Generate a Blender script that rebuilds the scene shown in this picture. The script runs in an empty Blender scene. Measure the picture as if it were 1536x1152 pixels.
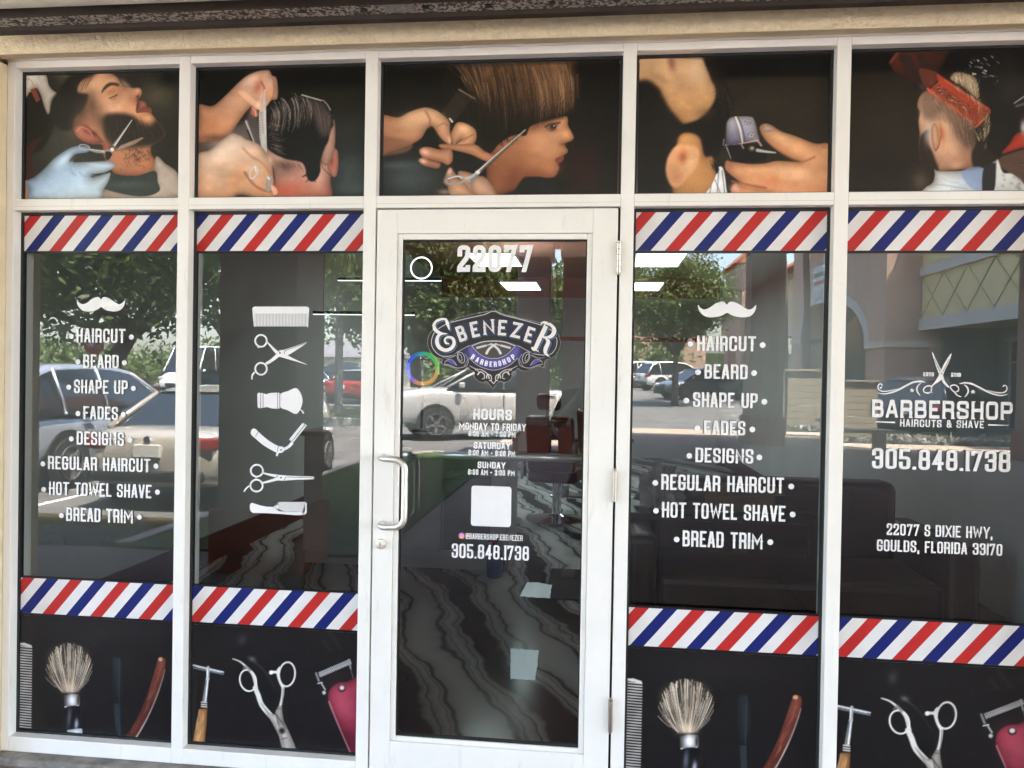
import bpy, bmesh, math, random
import numpy as np
from mathutils import Vector, Matrix

# ------------------------------------------------------------------ camera, light, exposure
scene = bpy.context.scene
COL = scene.collection
CAM_C = np.array([.38252, -2.87468, 1.58450])
CAM_A = np.radians([-0.60692, -0.96956, 6.19281])     # pitch, roll, yaw
FPX = 1157.23                                          # focal length on a 1536 px wide frame

def _rot(a):
    cx, sx, cy, sy, cz, sz = (math.cos(a[0]), math.sin(a[0]), math.cos(a[1]), math.sin(a[1]), math.cos(a[2]), math.sin(a[2]))
    Rz = np.array([[cz, -sz, 0], [sz, cz, 0], [0, 0, 1]])
    Rx = np.array([[1, 0, 0], [0, cx, -sx], [0, sx, cx]])
    Ry = np.array([[cy, 0, sy], [0, 1, 0], [-sy, 0, cy]])
    return Rz @ Rx @ Ry
CR = _rot(CAM_A)
cd = bpy.data.cameras.new('camera')
cd.sensor_width = 36; cd.lens = FPX / 1536 * 36; cd.clip_start = .05; cd.clip_end = 2000
cam = bpy.data.objects.new('camera', cd); COL.objects.link(cam)
M = Matrix.Identity(4)
for i in range(3):
    M[i][0] = CR[i, 0]; M[i][1] = CR[i, 2]; M[i][2] = -CR[i, 1]; M[i][3] = CAM_C[i]
cam.matrix_world = M
scene.camera = cam

SUN_EL, SUN_AZ = 68, 48      # azimuth clockwise from +y: a high midday sun, just behind the shop's right end
world = bpy.data.worlds.new('World'); scene.world = world; world.use_nodes = True
wn = world.node_tree.nodes; wl = world.node_tree.links
bg = wn['Background']
sky = wn.new('ShaderNodeTexSky'); sky.sky_type = 'NISHITA'; sky.sun_disc = False
sky.sun_elevation = math.radians(SUN_EL); sky.sun_rotation = math.radians(SUN_AZ)
sky.air_density = 1.0; sky.dust_density = 2.5
wl.new(sky.outputs[0], bg.inputs[0]); bg.inputs[1].default_value = .15
sd = bpy.data.lights.new('sun', 'SUN'); sd.energy = 4.5; sd.angle = math.radians(.5); sd.color = (1, .93, .83)
sun = bpy.data.objects.new('sun', sd); COL.objects.link(sun)
_e, _a = math.radians(SUN_EL), math.radians(SUN_AZ)
SUNV = Vector((math.sin(_a) * math.cos(_e), math.cos(_a) * math.cos(_e), math.sin(_e)))
sun.rotation_euler = SUNV.to_track_quat('Z', 'Y').to_euler(); sun.location = (-6, -20, 30)
vs = scene.view_settings
vs.view_transform = 'Standard'; vs.look = 'None'; vs.gamma = 1; vs.exposure = 4.65
scene.cycles.use_denoising = True; scene.cycles.adaptive_threshold = .006
scene.cycles.max_bounces = 10; scene.cycles.diffuse_bounces = 5; scene.cycles.glossy_bounces = 5
scene.cycles.transparent_max_bounces = 12; scene.cycles.sample_clamp_indirect = 6

GY = .05             # plane of the glass
AY = .046            # plane of the printed films, 4 mm proud of the glass
def at(px, py, y=GY):
    """point of a facade plane seen at a place in the photograph"""
    d = CR @ np.array([(px - 768) / FPX, 1, -(py - 576) / FPX]); t = (y - CAM_C[1]) / d[1]
    w = CAM_C + d * t; return float(w[0]), float(w[2])
def proj(x, y, z):
    w = np.stack([x - CAM_C[0], y - CAM_C[1] + 0 * x, z - CAM_C[2] + 0 * x], -1) @ CR
    return 768 + FPX * w[..., 0] / w[..., 1], 576 - FPX * w[..., 2] / w[..., 1]
R0 = random.Random(7)

# ------------------------------------------------------------------ helpers
def tag(o, label=None, cat=None, group=None, kind=None):
    if label: o['label'] = label
    if cat: o['category'] = cat
    if group: o['group'] = group
    if kind: o['kind'] = kind
    return o
def empty(name, loc=(0, 0, 0), rz=0):
    o = bpy.data.objects.new(name, None); COL.objects.link(o); o.location = loc; o.rotation_euler = (0, 0, rz)
    o.empty_display_size = .1
    return o
def thing(name, label, cat, loc=(0, 0, 0), rz=0, group=None):
    return tag(empty(name, loc, rz), label, cat, group)
def obj(name, bm, mat, parent=None, smooth=False, bevel=0, sub=0, seg=2, loc=None):
    me = bpy.data.meshes.new(name)
    if isinstance(bm, bmesh.types.BMesh):
        bm.to_mesh(me); bm.free()
    else:
        me.from_pydata(bm[0], [], bm[1])
    me.materials.append(mat)
    if smooth: me.polygons.foreach_set('use_smooth', [True] * len(me.polygons))
    o = bpy.data.objects.new(name, me); COL.objects.link(o)
    if parent: o.parent = parent
    if loc: o.location = loc
    if bevel:
        b = o.modifiers.new('bevel', 'BEVEL'); b.width = bevel; b.segments = seg; b.limit_method = 'ANGLE'; b.angle_limit = math.radians(40)
    if sub:
        s = o.modifiers.new('sub', 'SUBSURF'); s.levels = sub; s.render_levels = sub
    return o
def children(o): return [c for c in COL.objects if c.parent == o]
def copy_tree(o, parent=None):
    c = o.copy(); COL.objects.link(c)
    if parent: c.parent = parent
    for ch in children(o): copy_tree(ch, c)
    return c
def bx(bm, x0, x1, y0, y1, z0, z1, m=None):
    v = [bm.verts.new((x, y, z)) for z in (z0, z1) for y in (y0, y1) for x in (x0, x1)]
    for f in ((0, 2, 3, 1), (4, 5, 7, 6), (0, 1, 5, 4), (2, 6, 7, 3), (0, 4, 6, 2), (1, 3, 7, 5)):
        bm.faces.new([v[i] for i in f])
    if m is not None: bmesh.ops.transform(bm, matrix=m, verts=v)
    return v
def box(*a, m=None):
    bm = bmesh.new(); bx(bm, *a, m=m); return bm
def tube(bm, pts, r, n=10, cap=True):
    """tube along a polyline; r a number or a list"""
    pts = [Vector(p) for p in pts]; rings = []
    rr = r if isinstance(r, (list, tuple)) else [r] * len(pts)
    up = None
    for i, p in enumerate(pts):
        d = (pts[min(i + 1, len(pts) - 1)] - pts[max(i - 1, 0)]).normalized()
        if up is None:
            up = Vector((0, 0, 1)) if abs(d.z) < .9 else Vector((1, 0, 0))
        a = d.cross(up).normalized(); b = a.cross(d).normalized(); up = b
        rings.append([bm.verts.new(p + (a * math.cos(t) + b * math.sin(t)) * rr[i]) for t in [2 * math.pi * k / n for k in range(n)]])
    for A, B in zip(rings, rings[1:]):
        for k in range(n): bm.faces.new((A[k], A[(k + 1) % n], B[(k + 1) % n], B[k]))
    if cap:
        bm.faces.new(rings[0][::-1]); bm.faces.new(rings[-1])
    return bm
def lathe(bm, prof, n=24, c=(0, 0, 0), axis='z'):
    rings = []
    for r, h in prof:
        ring = []
        for k in range(n):
            t = 2 * math.pi * k / n
            p = (r * math.cos(t), r * math.sin(t), h)
            if axis == 'y': p = (p[0], p[2], p[1])
            elif axis == 'x': p = (p[2], p[0], p[1])
            ring.append(bm.verts.new((p[0] + c[0], p[1] + c[1], p[2] + c[2])))
        rings.append(ring)
    for A, B in zip(rings, rings[1:]):
        for k in range(n): bm.faces.new((A[k], A[(k + 1) % n], B[(k + 1) % n], B[k]))
    bm.faces.new(rings[0][::-1]); bm.faces.new(rings[-1])
    bmesh.ops.recalc_face_normals(bm, faces=bm.faces[:])
    return bm
def prism(bm, pts, y0, y1, axis='y'):
    """polygon (a, b) extruded; axis y: points are (x, z); axis x: points are (y, z)"""
    def P(a, b, h): return (a, h, b) if axis == 'y' else ((h, a, b) if axis == 'x' else (a, b, h))
    A = [bm.verts.new(P(a, b, y0)) for a, b in pts]; B = [bm.verts.new(P(a, b, y1)) for a, b in pts]
    n = len(pts)
    bm.faces.new(A); bm.faces.new(B[::-1])
    for k in range(n): bm.faces.new((A[k], B[k], B[(k + 1) % n], A[(k + 1) % n]))
    bmesh.ops.recalc_face_normals(bm, faces=bm.faces[:])
    return bm

# ------------------------------------------------------------------ materials
MATS = {}
def lin(c):
    out = []
    for v in c[:3]:
        v = v / 255.
        out.append(v / 12.92 if v <= .04045 else ((v + .055) / 1.055) ** 2.4)
    return tuple(out) + (1,)
def mat(name, col, rough=.5, metal=0, spec=.5, noise=0, nscale=8, bump=0, bscale=60, bdist=.01, emit=None, estr=0, coat=0, detail=6):
    m = bpy.data.materials.new(name); m.use_nodes = True
    nt = m.node_tree; b = nt.nodes['Principled BSDF']
    b.inputs['Base Color'].default_value = tuple(col[:3]) + (1,)
    b.inputs['Roughness'].default_value = rough; b.inputs['Metallic'].default_value = metal
    b.inputs['Specular IOR Level'].default_value = spec
    if coat: b.inputs['Coat Weight'].default_value = coat; b.inputs['Coat Roughness'].default_value = .05
    tc = nt.nodes.new('ShaderNodeTexCoord')
    if noise:
        n = nt.nodes.new('ShaderNodeTexNoise'); n.inputs['Scale'].default_value = nscale; n.inputs['Detail'].default_value = detail
        nt.links.new(tc.outputs['Object'], n.inputs['Vector'])
        r = nt.nodes.new('ShaderNodeValToRGB')
        r.color_ramp.elements[0].position = .3; r.color_ramp.elements[1].position = .7
        r.color_ramp.elements[0].color = tuple(max(0, c * (1 - noise)) for c in col[:3]) + (1,)
        r.color_ramp.elements[1].color = tuple(min(1, c * (1 + noise)) for c in col[:3]) + (1,)
        nt.links.new(n.outputs['Fac'], r.inputs['Fac']); nt.links.new(r.outputs['Color'], b.inputs['Base Color'])
    if bump:
        n = nt.nodes.new('ShaderNodeTexNoise'); n.inputs['Scale'].default_value = bscale; n.inputs['Detail'].default_value = 5
        nt.links.new(tc.outputs['Object'], n.inputs['Vector'])
        bp = nt.nodes.new('ShaderNodeBump'); bp.inputs['Strength'].default_value = bump; bp.inputs['Distance'].default_value = bdist
        nt.links.new(n.outputs['Fac'], bp.inputs['Height']); nt.links.new(bp.outputs['Normal'], b.inputs['Normal'])
    if emit:
        b.inputs['Emission Color'].default_value = tuple(emit[:3]) + (1,); b.inputs['Emission Strength'].default_value = estr
    MATS[name] = m
    return m
def glassmat(name, tint, refl, edge=.9):
    """clear pane: mirror reflection that grows at grazing angles over a tinted see-through layer"""
    m = bpy.data.materials.new(name); m.use_nodes = True; nt = m.node_tree; nt.nodes.clear()
    out = nt.nodes.new('ShaderNodeOutputMaterial'); mix = nt.nodes.new('ShaderNodeMixShader')
    # both layers get an even share of the samples; their colours carry the real amounts of light
    K = .45; tr = nt.nodes.new('ShaderNodeBsdfTransparent'); tr.inputs[0].default_value = tuple(min(1, c * (1 - refl) / (1 - K)) for c in tint) + (1,)
    gl = nt.nodes.new('ShaderNodeBsdfGlossy'); gl.inputs['Roughness'].default_value = 0
    lw = nt.nodes.new('ShaderNodeLayerWeight'); lw.inputs['Blend'].default_value = .5
    pw = nt.nodes.new('ShaderNodeMath'); pw.operation = 'POWER'; pw.inputs[1].default_value = 4
    mr = nt.nodes.new('ShaderNodeMapRange'); mr.inputs['To Min'].default_value = refl / K; mr.inputs['To Max'].default_value = min(1, edge / K); mix.inputs[0].default_value = K
    nt.links.new(lw.outputs['Facing'], pw.inputs[0]); nt.links.new(pw.outputs[0], mr.inputs['Value'])
    nt.links.new(mr.outputs[0], gl.inputs[0]); nt.links.new(tr.outputs[0], mix.inputs[1]); nt.links.new(gl.outputs[0], mix.inputs[2])
    nt.links.new(mix.outputs[0], out.inputs[0]); MATS[name] = m
    return m
def attrmat(name, rough=.35, spec=.4, coat=0):
    m = bpy.data.materials.new(name); m.use_nodes = True; nt = m.node_tree; b = nt.nodes['Principled BSDF']
    a = nt.nodes.new('ShaderNodeAttribute'); a.attribute_name = 'print'
    nt.links.new(a.outputs['Color'], b.inputs['Base Color'])
    b.inputs['Roughness'].default_value = rough; b.inputs['Specular IOR Level'].default_value = spec
    # faint orange peel of the film
    tc = nt.nodes.new('ShaderNodeTexCoord'); n = nt.nodes.new('ShaderNodeTexNoise'); n.inputs['Scale'].default_value = 90
    bp = nt.nodes.new('ShaderNodeBump'); bp.inputs['Strength'].default_value = .06; bp.inputs['Distance'].default_value = .002
    nt.links.new(tc.outputs['Object'], n.inputs['Vector']); nt.links.new(n.outputs['Fac'], bp.inputs['Height']); nt.links.new(bp.outputs['Normal'], b.inputs['Normal'])
    return m

frame_m = mat('frame_white', (.83, .80, .755), .4, noise=.035, nscale=5, bump=.05, bscale=40)
stucco_m = mat('stucco', (.85, .71, .48), .9, noise=.07, nscale=30, bump=.9, bscale=55, bdist=.016)
smooth_stucco_m = mat('stucco_smooth', (.72, .60, .41), .85, noise=.08, nscale=9, bump=.25, bscale=60)
# faint scuffs and rain marks of the paint
_nt = frame_m.node_tree; _b = _nt.nodes['Principled BSDF']; _old = _b.inputs['Base Color'].links[0].from_socket
_tc = _nt.nodes.new('ShaderNodeTexCoord'); _mp = _nt.nodes.new('ShaderNodeMapping'); _mp.inputs['Scale'].default_value = (26, 26, 5); _n = _nt.nodes.new('ShaderNodeTexNoise'); _n.inputs['Scale'].default_value = 1; _n.inputs['Detail'].default_value = 9; _n.inputs['Roughness'].default_value = .7
_r = _nt.nodes.new('ShaderNodeValToRGB'); _r.color_ramp.elements[0].position = .58; _r.color_ramp.elements[1].position = .74; _r.color_ramp.elements[0].color = (1, 1, 1, 1); _r.color_ramp.elements[1].color = (.78, .75, .70, 1)
_mx = _nt.nodes.new('ShaderNodeMix'); _mx.data_type = 'RGBA'; _mx.blend_type = 'MULTIPLY'; _mx.inputs[0].default_value = .8
_nt.links.new(_tc.outputs['Object'], _mp.inputs[0]); _nt.links.new(_mp.outputs[0], _n.inputs['Vector']); _nt.links.new(_n.outputs['Fac'], _r.inputs[0]); _nt.links.new(_old, _mx.inputs[6]); _nt.links.new(_r.outputs[0], _mx.inputs[7]); _nt.links.new(_mx.outputs[2], _b.inputs['Base Color'])
gasket_m = mat('black_gasket', (.008, .008, .009), .5, bump=.3, bscale=120)
glass_m = glassmat('glass', (.53, .56, .56), .066)
dglass_m = glassmat('door_glass', (.56, .59, .585), .066)
white_m = mat('white_vinyl', (.80, .785, .79), .45, spec=.3, noise=.02, nscale=30)
line_m = mat('dark_line', (.03, .03, .032), .5)
black_film_m = mat('black_film', (.011, .010, .012), .28, spec=.35, noise=.2, nscale=3)
red_m = mat('red_print', (.46, .024, .022), .35, spec=.22, noise=.05, nscale=14)
blue_m = mat('blue_print', (.009, .017, .135), .35, spec=.22, noise=.05, nscale=14)
band_white_m = mat('band_white', (.70, .68, .67), .35, spec=.35, noise=.05, nscale=9)
steel_m = mat('brushed_steel', (.80, .75, .68), .46, 1, noise=.06, nscale=30, bump=.05, bscale=200)
nickel_m = mat('nickel', (.50, .44, .38), .38, 1, noise=.1, nscale=20)
dark_m = mat('dark_plastic', (.015, .015, .016), .45, noise=.2, nscale=10)
print_m = attrmat('printed_film', .32, .35)
badge_m = attrmat('badge_film', .4, .3)

# ------------------------------------------------------------------ ground
XJ0, XM1, XM2, XM3, XM4, XJ1 = (-1.9567, (-1.2609, -1.2148), (-.511, -.4625), (.4625, .5113), (1.2189, 1.2682), 1.978)
ZS, ZT0, ZT1, ZH = .09, 2.2156, 2.2615, 2.7851          # sill, transom bar, head
paver_m = mat('walk_concrete', (.20, .145, .125), .85, noise=.25, nscale=2.2, bump=.4, bscale=45)
asphalt_m = mat('asphalt', (.11, .108, .105), .9, noise=.22, nscale=1.3, bump=.5, bscale=70, detail=10)
kerb_m = mat('kerb_concrete', (.38, .36, .32), .9, noise=.2, nscale=5, bump=.3)
ykerb_m = mat('yellow_kerb', (.46, .31, .07), .8, noise=.25, nscale=6, bump=.3)
grass_m = mat('grass_ground', (.055, .085, .02), .95, noise=.5, nscale=1.6, bump=.8, bscale=40, detail=10)
mulch_m = mat('mulch', (.05, .045, .035), .95, noise=.5, nscale=6, bump=.8, bscale=30)
paint_m = mat('road_paint', (.62, .62, .58), .7, noise=.15, nscale=9)
tan_m = mat('tan_walk', (.34, .28, .22), .85, noise=.15, nscale=3, bump=.3)
PZ = -.10      # level of the parking lot
def flat(name, poly, z, m, kind='structure', label=None):
    o = obj(name, ([(x, y, z) for x, y in poly], [tuple(range(len(poly)))]), m); tag(o, label, kind=kind)
    return o
flat('parking_lot', [(-300, -400), (300, -400), (300, 30), (-300, 30)], PZ - .004, asphalt_m)
sw = obj('sidewalk', box(-16, 12.5, -3.45, .16, -.3, 0), paver_m, bevel=.01); tag(sw, kind='structure')
sw2 = obj('shaded_terrace', box(-1.5, 12.4, -14.4, -3.452, -.3, -.003), paver_m, bevel=.01); tag(sw2, kind='structure')
sw3 = obj('terrace_edge', box(-1.9, 12.3, -16.2, -14.402, -.3, -.001), tan_m, bevel=.015); tag(sw3, kind='structure')
# control joints of the walk
bm = bmesh.new()
for k in range(11): bx(bm, -9 + k * 1.8, -8.988 + k * 1.8, -3.44, -.0, .0005, .002)
bx(bm, -16, 12, -1.75, -1.738, .0005, .0024)
tag(obj('pavement_joint', bm, mat('joint', (.06, .045, .04), .9)), kind='structure')
# planting bed and kerb between the walk and the parked cars, grass island to their right
tag(obj('planting_bed', box(-16, -3.86, -4.42, -3.452, -.25, -.03), mulch_m), kind='structure')
tag(obj('yellow_kerb', box(-16, -3.86, -4.62, -4.425, -.3, .05), ykerb_m, bevel=.03), kind='structure')
isl = [(-3.72, -4.60), (-3.72, -3.452), (-1.502, -3.452), (-1.502, -10.8), (-2.0, -12.0), (-2.8, -12.3), (-3.5, -11.2), (-3.68, -9.5), (-3.64, -7.3)]
bm = bmesh.new(); prism(bm, isl, -.25, .02, axis='z')
tag(obj('grass_island', bm, grass_m), kind='structure')
bm = bmesh.new()
kl = [(-3.78, -3.46), (-3.76, -5), (-3.70, -7.3), (-3.75, -9.5), (-3.57, -11.25), (-2.83, -12.4), (-1.96, -12.08), (-1.57, -11.2)]
for a, b in zip(kl, kl[1:]):
    d = Vector((b[0] - a[0], b[1] - a[1], 0)); n = Vector((-d.y, d.x, 0)).normalized() * .07
    prism(bm, [(a[0] + n.x, a[1] + n.y), (b[0] + n.x, b[1] + n.y), (b[0] - n.x, b[1] - n.y), (a[0] - n.x, a[1] - n.y)], -.25, .045, axis='z')
tag(obj('island_kerb', bm, kerb_m), kind='structure')
# stall lines of the parking lot
bm = bmesh.new()
for x in (-6.4, -9.1, -11.8): bx(bm, x - .05, x + .05, -10, -4.7, PZ - .002, PZ + .002)
for k in range(7): bx(bm, 4.6 + k * .1, 9.4, -20.2 - 2.7 * k, -20.1 - 2.7 * k, PZ - .002, PZ + .002)
for k in range(7): bx(bm, -3, 3.2, -38.2 - 2.7 * k, -38.1 - 2.7 * k, PZ - .002, PZ + .002)
tag(obj('parking_line', bm, paint_m), kind='structure')
tag(obj('far_lot', box(-60, -3.5, -80, -26.51, -.25, .28), asphalt_m), kind='structure')
# far grass verge with its kerb
tag(obj('grass_verge', box(-60, -3.5, -26.5, -21.8, -.25, .22), mat('dry_grass', (.17, .16, .07), .95, noise=.5, nscale=2.5, bump=.6)), kind='structure')
tag(obj('verge_kerb', box(-60, -3.4, -21.78, -21.5, -.25, .12), kerb_m, bevel=.03), kind='structure')
tag(obj('manhole_cover', lathe(bmesh.new(), [(.36, PZ - .003), (.36, PZ + .003), (.3, PZ + .004)], 28, c=(-4.35, -14.6, 0)), mat('iron', (.03, .03, .03), .6, noise=.3)),
    'round dark iron manhole cover set in the asphalt', 'manhole cover')

# ------------------------------------------------------------------ the shop building
B = thing('shop_building', 'cream stucco shop building whose deep walkway roof shades the white storefront', 'building', (0, 0, 0))
bm = bmesh.new()                                           # stucco above the storefront, its soffit return slopes down and out
prism(bm, [(-.10, 2.800), (.0, 2.822), (.14, 2.822), (.14, 3.6), (-.10, 3.6)], -9, 9, axis='x')
obj('stucco_wall', bm, stucco_m, B)
bm = bmesh.new(); prism(bm, [(-.0975, 2.7985), (-.0005, 2.8195), (-.0005, 2.824), (-.0975, 2.803)], -1.99, 2.01, axis='x')
obj('soffit_return', bm, smooth_stucco_m, B)
bm = bmesh.new(); bx(bm, -9, -1.992, -.1, .14, -.0, 2.798); bx(bm, 2.012, 9, -.1, .14, 0, 2.798)
obj('side_wall', bm, smooth_stucco_m, B)
roof_under_m = mat('walkway_soffit', (.60, .53, .43), .9, noise=.1, nscale=2)
bm = bmesh.new(); bx(bm, -16, 12.5, -4.2, -.101, 3.60, 3.9); bx(bm, -2.5, 12.5, -10.0, -4.202, 4.3, 4.7); bx(bm, -1.2, 12.5, -13.6, -10.002, 4.3, 4.7)  # right-hand slabs are unseen, their outline stepped to shade terrace and grass
bx(bm, -2.5, 12.5, -4.201, -4.0, 3.902, 4.69)
obj('walkway_roof', bm, roof_under_m, B)
bm = bmesh.new(); bx(bm, -16, 12.5, .141, 14, 3.61, 5.2)
obj('roof', bm, roof_under_m, B)
# low plinth under the storefront
bm = bmesh.new(); bx(bm, -2.6, -.515, -.055, .12, -.02, .028)
obj('plinth', bm, mat('plinth_concrete', (.22, .20, .175), .95, noise=.4, nscale=14, bump=.8, bscale=50), B, bevel=.008)
bm = bmesh.new(); bx(bm, .515, 2.6, -.055, .12, -.02, .028); bx(bm, -.514, .514, -.03, .12, -.02, .018)
obj('plinth', bm, MATS['plinth_concrete'], B, bevel=.006)

# roller shutter housing above the stucco: mottled galvanised underside, rolled cover
S = thing('shutter_track', 'mottled galvanised steel shutter track fixed along the top of the stucco', 'shutter track', (0, -.25, 2.83))
gm = bpy.data.materials.new('galvanised_mottled'); gm.use_nodes = True; nt = gm.node_tree; b = nt.nodes['Principled BSDF']
tc = nt.nodes.new('ShaderNodeTexCoord'); vo = nt.nodes.new('ShaderNodeTexNoise'); vo.inputs['Scale'].default_value = 75; vo.inputs['Detail'].default_value = 3; vo.inputs['Distortion'].default_value = .6
rp = nt.nodes.new('ShaderNodeValToRGB'); rp.color_ramp.elements[0].position = .46; rp.color_ramp.elements[1].position = .56
rp.color_ramp.elements[0].color = (.07, .06, .05, 1); rp.color_ramp.elements[1].color = (.55, .50, .44, 1)
nt.links.new(tc.outputs['Object'], vo.inputs['Vector']); nt.links.new(vo.outputs['Fac'], rp.inputs['Fac']); nt.links.new(rp.outputs['Color'], b.inputs['Base Color'])
b.inputs['Roughness'].default_value = .6; b.inputs['Metallic'].default_value = .2
cover_m = mat('grey_steel_cover', (.52, .48, .41), .6, .3, noise=.2, nscale=7, bump=.15, bscale=30)
lip_m = mat('brown_steel_lip', (.05, .036, .028), .6, .2, noise=.3, nscale=6)
bm = bmesh.new(); bx(bm, -1.83, 3.2, -.078, .0, .002, .05); obj('channel', bm, gm, S)
bm = bmesh.new(); bx(bm, -1.9, 3.2, .002, .012, -.0135, .05); bx(bm, -1.9, 3.2, .012, .034, -.0135, -.006)
bx(bm, -1.9, 3.2, -.09, -.079, -.004, .05); obj('lip', bm, lip_m, S)
bm = bmesh.new(); tube(bm, [(-2.4, -.19, .08), (3.2, -.19, .08)], .095, 18); obj('rolled_cover', bm, cover_m, S, smooth=True)
for k in range(22): obj('hole_disc', lathe(bmesh.new(), [(.011, -.0005), (.013, .0018)], 12, c=(-1.72 + .215 * k, -.038 - .004 * (k % 2), 0)), dark_m, S)  # dark discs stand in for the holes along the channel
obj('end_plate', box(-1.86, -1.832, -.085, .002, .0, .055), lip_m, S)
bm = bmesh.new(); bx(bm, -.36, -.255, -.07, -.012, -.0005, .0018); obj('rating_plate', bm, mat('plate_grey', (.35, .34, .32), .5, .3, noise=.35, nscale=60), S)
# dark strip standing in for shade in the gap between track and wall
obj('gap_shade_strip', box(-1.9, 3.2, .036, .149, .075, .09), lip_m, S)

# ------------------------------------------------------------------ storefront frame
F = thing('storefront_frame', 'white painted aluminium storefront frame around the shop windows', 'storefront frame', (0, 0, 0))
def bar(name, x0, x1, z0, z1, y0=0, y1=.115, parent=F, bevel=.0025, m=frame_m):
    return obj(name, box(x0, x1, y0, y1, z0, z1), m, parent, bevel=bevel)
bar('jamb', -1.990, XJ0, .03, 2.818); bar('jamb', XJ1, 2.010, .03, 2.818)
for a, b_ in (XM1, XM2, XM3, XM4): bar('mullion', a, b_, .03, 2.818, -.001, .116)
XS = [(XJ0, XM1[0]), (XM1[1], XM2[0]), (XM2[1], XM3[0]), (XM3[1], XM4[0]), (XM4[1], XJ1)]
for i, (a, b_) in enumerate(XS):
    bar('head_rail', a + .0003, b_ - .0003, ZH, 2.816)
    bar('transom_bar', a + .0003, b_ - .0003, ZT0, ZT1)
    # shallow groove line of the snap-on cover
    obj('cover_joint', box(a + .0004, b_ - .0004, -.0006, .002, ZT0 + .0155, ZT0 + .0168), mat('joint_line', (.52, .50, .47), .6) if 'joint_line' not in MATS else MATS['joint_line'], F)
    if i != 2: bar('sill', a + .0003, b_ - .0003, .03, ZS)
# caulk line round the frame
bm = bmesh.new(); rr = random.Random(3)
pts = [(-1.985 + .2 * k, -.004, 2.817 + rr.uniform(-.0025, .003)) for k in range(21)]
tube(bm, pts, .006, 6); obj('caulk', bm, mat('caulk', (.70, .67, .60), .7), F, smooth=True)
def gasket(x0, x1, z0, z1, w=.010, parent=F, y=.040):
    bm = bmesh.new()
    for a in ((x0, x1, z1 - w, z1), (x0, x1, z0, z0 + w), (x0, x0 + w, z0 + w, z1 - w), (x1 - w, x1, z0 + w, z1 - w)):
        bx(bm, a[0], a[1], y, GY + .012, a[2], a[3])
    return obj('gasket', bm, gasket_m, parent)
# sheets of glass; the two right-hand panes sit a fraction out of true, as the reflections show
def pane(x0, x1, z0, z1, m=glass_m, parent=F, tilt=0., name='glass_pane'):
    cz = (z0 + z1) / 2; h = (z1 - z0) / 2; w = (x1 - x0) / 2
    v = [(-w, 0, -h), (w, 0, -h), (w, 0, h), (-w, 0, h)]
    o = obj(name, (v, [(0, 1, 2, 3)]), m, parent); o.location = ((x0 + x1) / 2, GY + h * math.tan(math.radians(abs(tilt))), cz)
    o.rotation_euler = (math.radians(tilt), 0, 0)
    return o
TILT = [0, 0, 0, .62, .2]
for i, (a, b_) in enumerate(XS):
    gasket(a, b_, ZT1, ZH)
    if i != 2:
        gasket(a, b_, ZS, ZT0)
        pane(a + .004, b_ - .004, .579, 2.057, tilt=TILT[i])

# ------------------------------------------------------------------ the door
D = thing('shop_door', 'white framed glass shop door with steel pull handle and three hinges', 'door', (0, 0, 0))
DX0, DX1, DZ0, DZ1 = -.4555, .4535, .022, 2.2085
GX0, GX1, GZ0, GZ1 = -.358, .342, .196, 2.096
def dbar(name, x0, x1, z0, z1, y0=-.003, y1=.042, bevel=.0015): return obj(name, box(x0, x1, y0, y1, z0, z1), frame_m, D, bevel=bevel)
dbar('stile', DX0, GX0 - .020, DZ0, DZ1); dbar('stile', GX1 + .020, DX1, DZ0, DZ1)
dbar('top_rail', GX0 - .0197, GX1 + .0197, GZ1 + .022, DZ1 - .0003); dbar('bottom_rail', GX0 - .0197, GX1 + .0197, DZ0 + .0003, GZ0 - .018)
bm = bmesh.new()
for a in ((GX0 - .0195, GX0, GZ0 - .0175, GZ1 + .0215), (GX1, GX1 + .0195, GZ0 - .0175, GZ1 + .0215), (GX0 + .0002, GX1 - .0002, GZ1, GZ1 + .0215), (GX0 + .0002, GX1 - .0002, GZ0 - .0175, GZ0)):
    bx(bm, a[0], a[1], .0045, .040, a[2], a[3])
obj('glazing_stop', bm, frame_m, D, bevel=.003)
bm = bmesh.new(); w = .0045
for a in ((GX0, GX1, GZ1 - w, GZ1), (GX0, GX1, GZ0, GZ0 + w), (GX0, GX0 + w, GZ0 + w, GZ1 - w), (GX1 - w, GX1, GZ0 + w, GZ1 - w)): bx(bm, a[0], a[1], .012, .034, a[2], a[3])
obj('gasket', bm, gasket_m, D)
DGY = .022
o = obj('glass_pane', ([(GX0, DGY, GZ0), (GX1, DGY, GZ0), (GX1, DGY, GZ1), (GX0, DGY, GZ1)], [(0, 1, 2, 3)]), dglass_m, D)
# dark gap round the leaf
bm = bmesh.new(); bx(bm, -.4622, -.4556, .03, .06, .02, 2.2155); bx(bm, .4536, .4622, .03, .06, .02, 2.2155); bx(bm, -.4555, .4535, .03, .06, 2.2087, 2.2153)
obj('weather_seal', bm, gasket_m, D)
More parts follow.
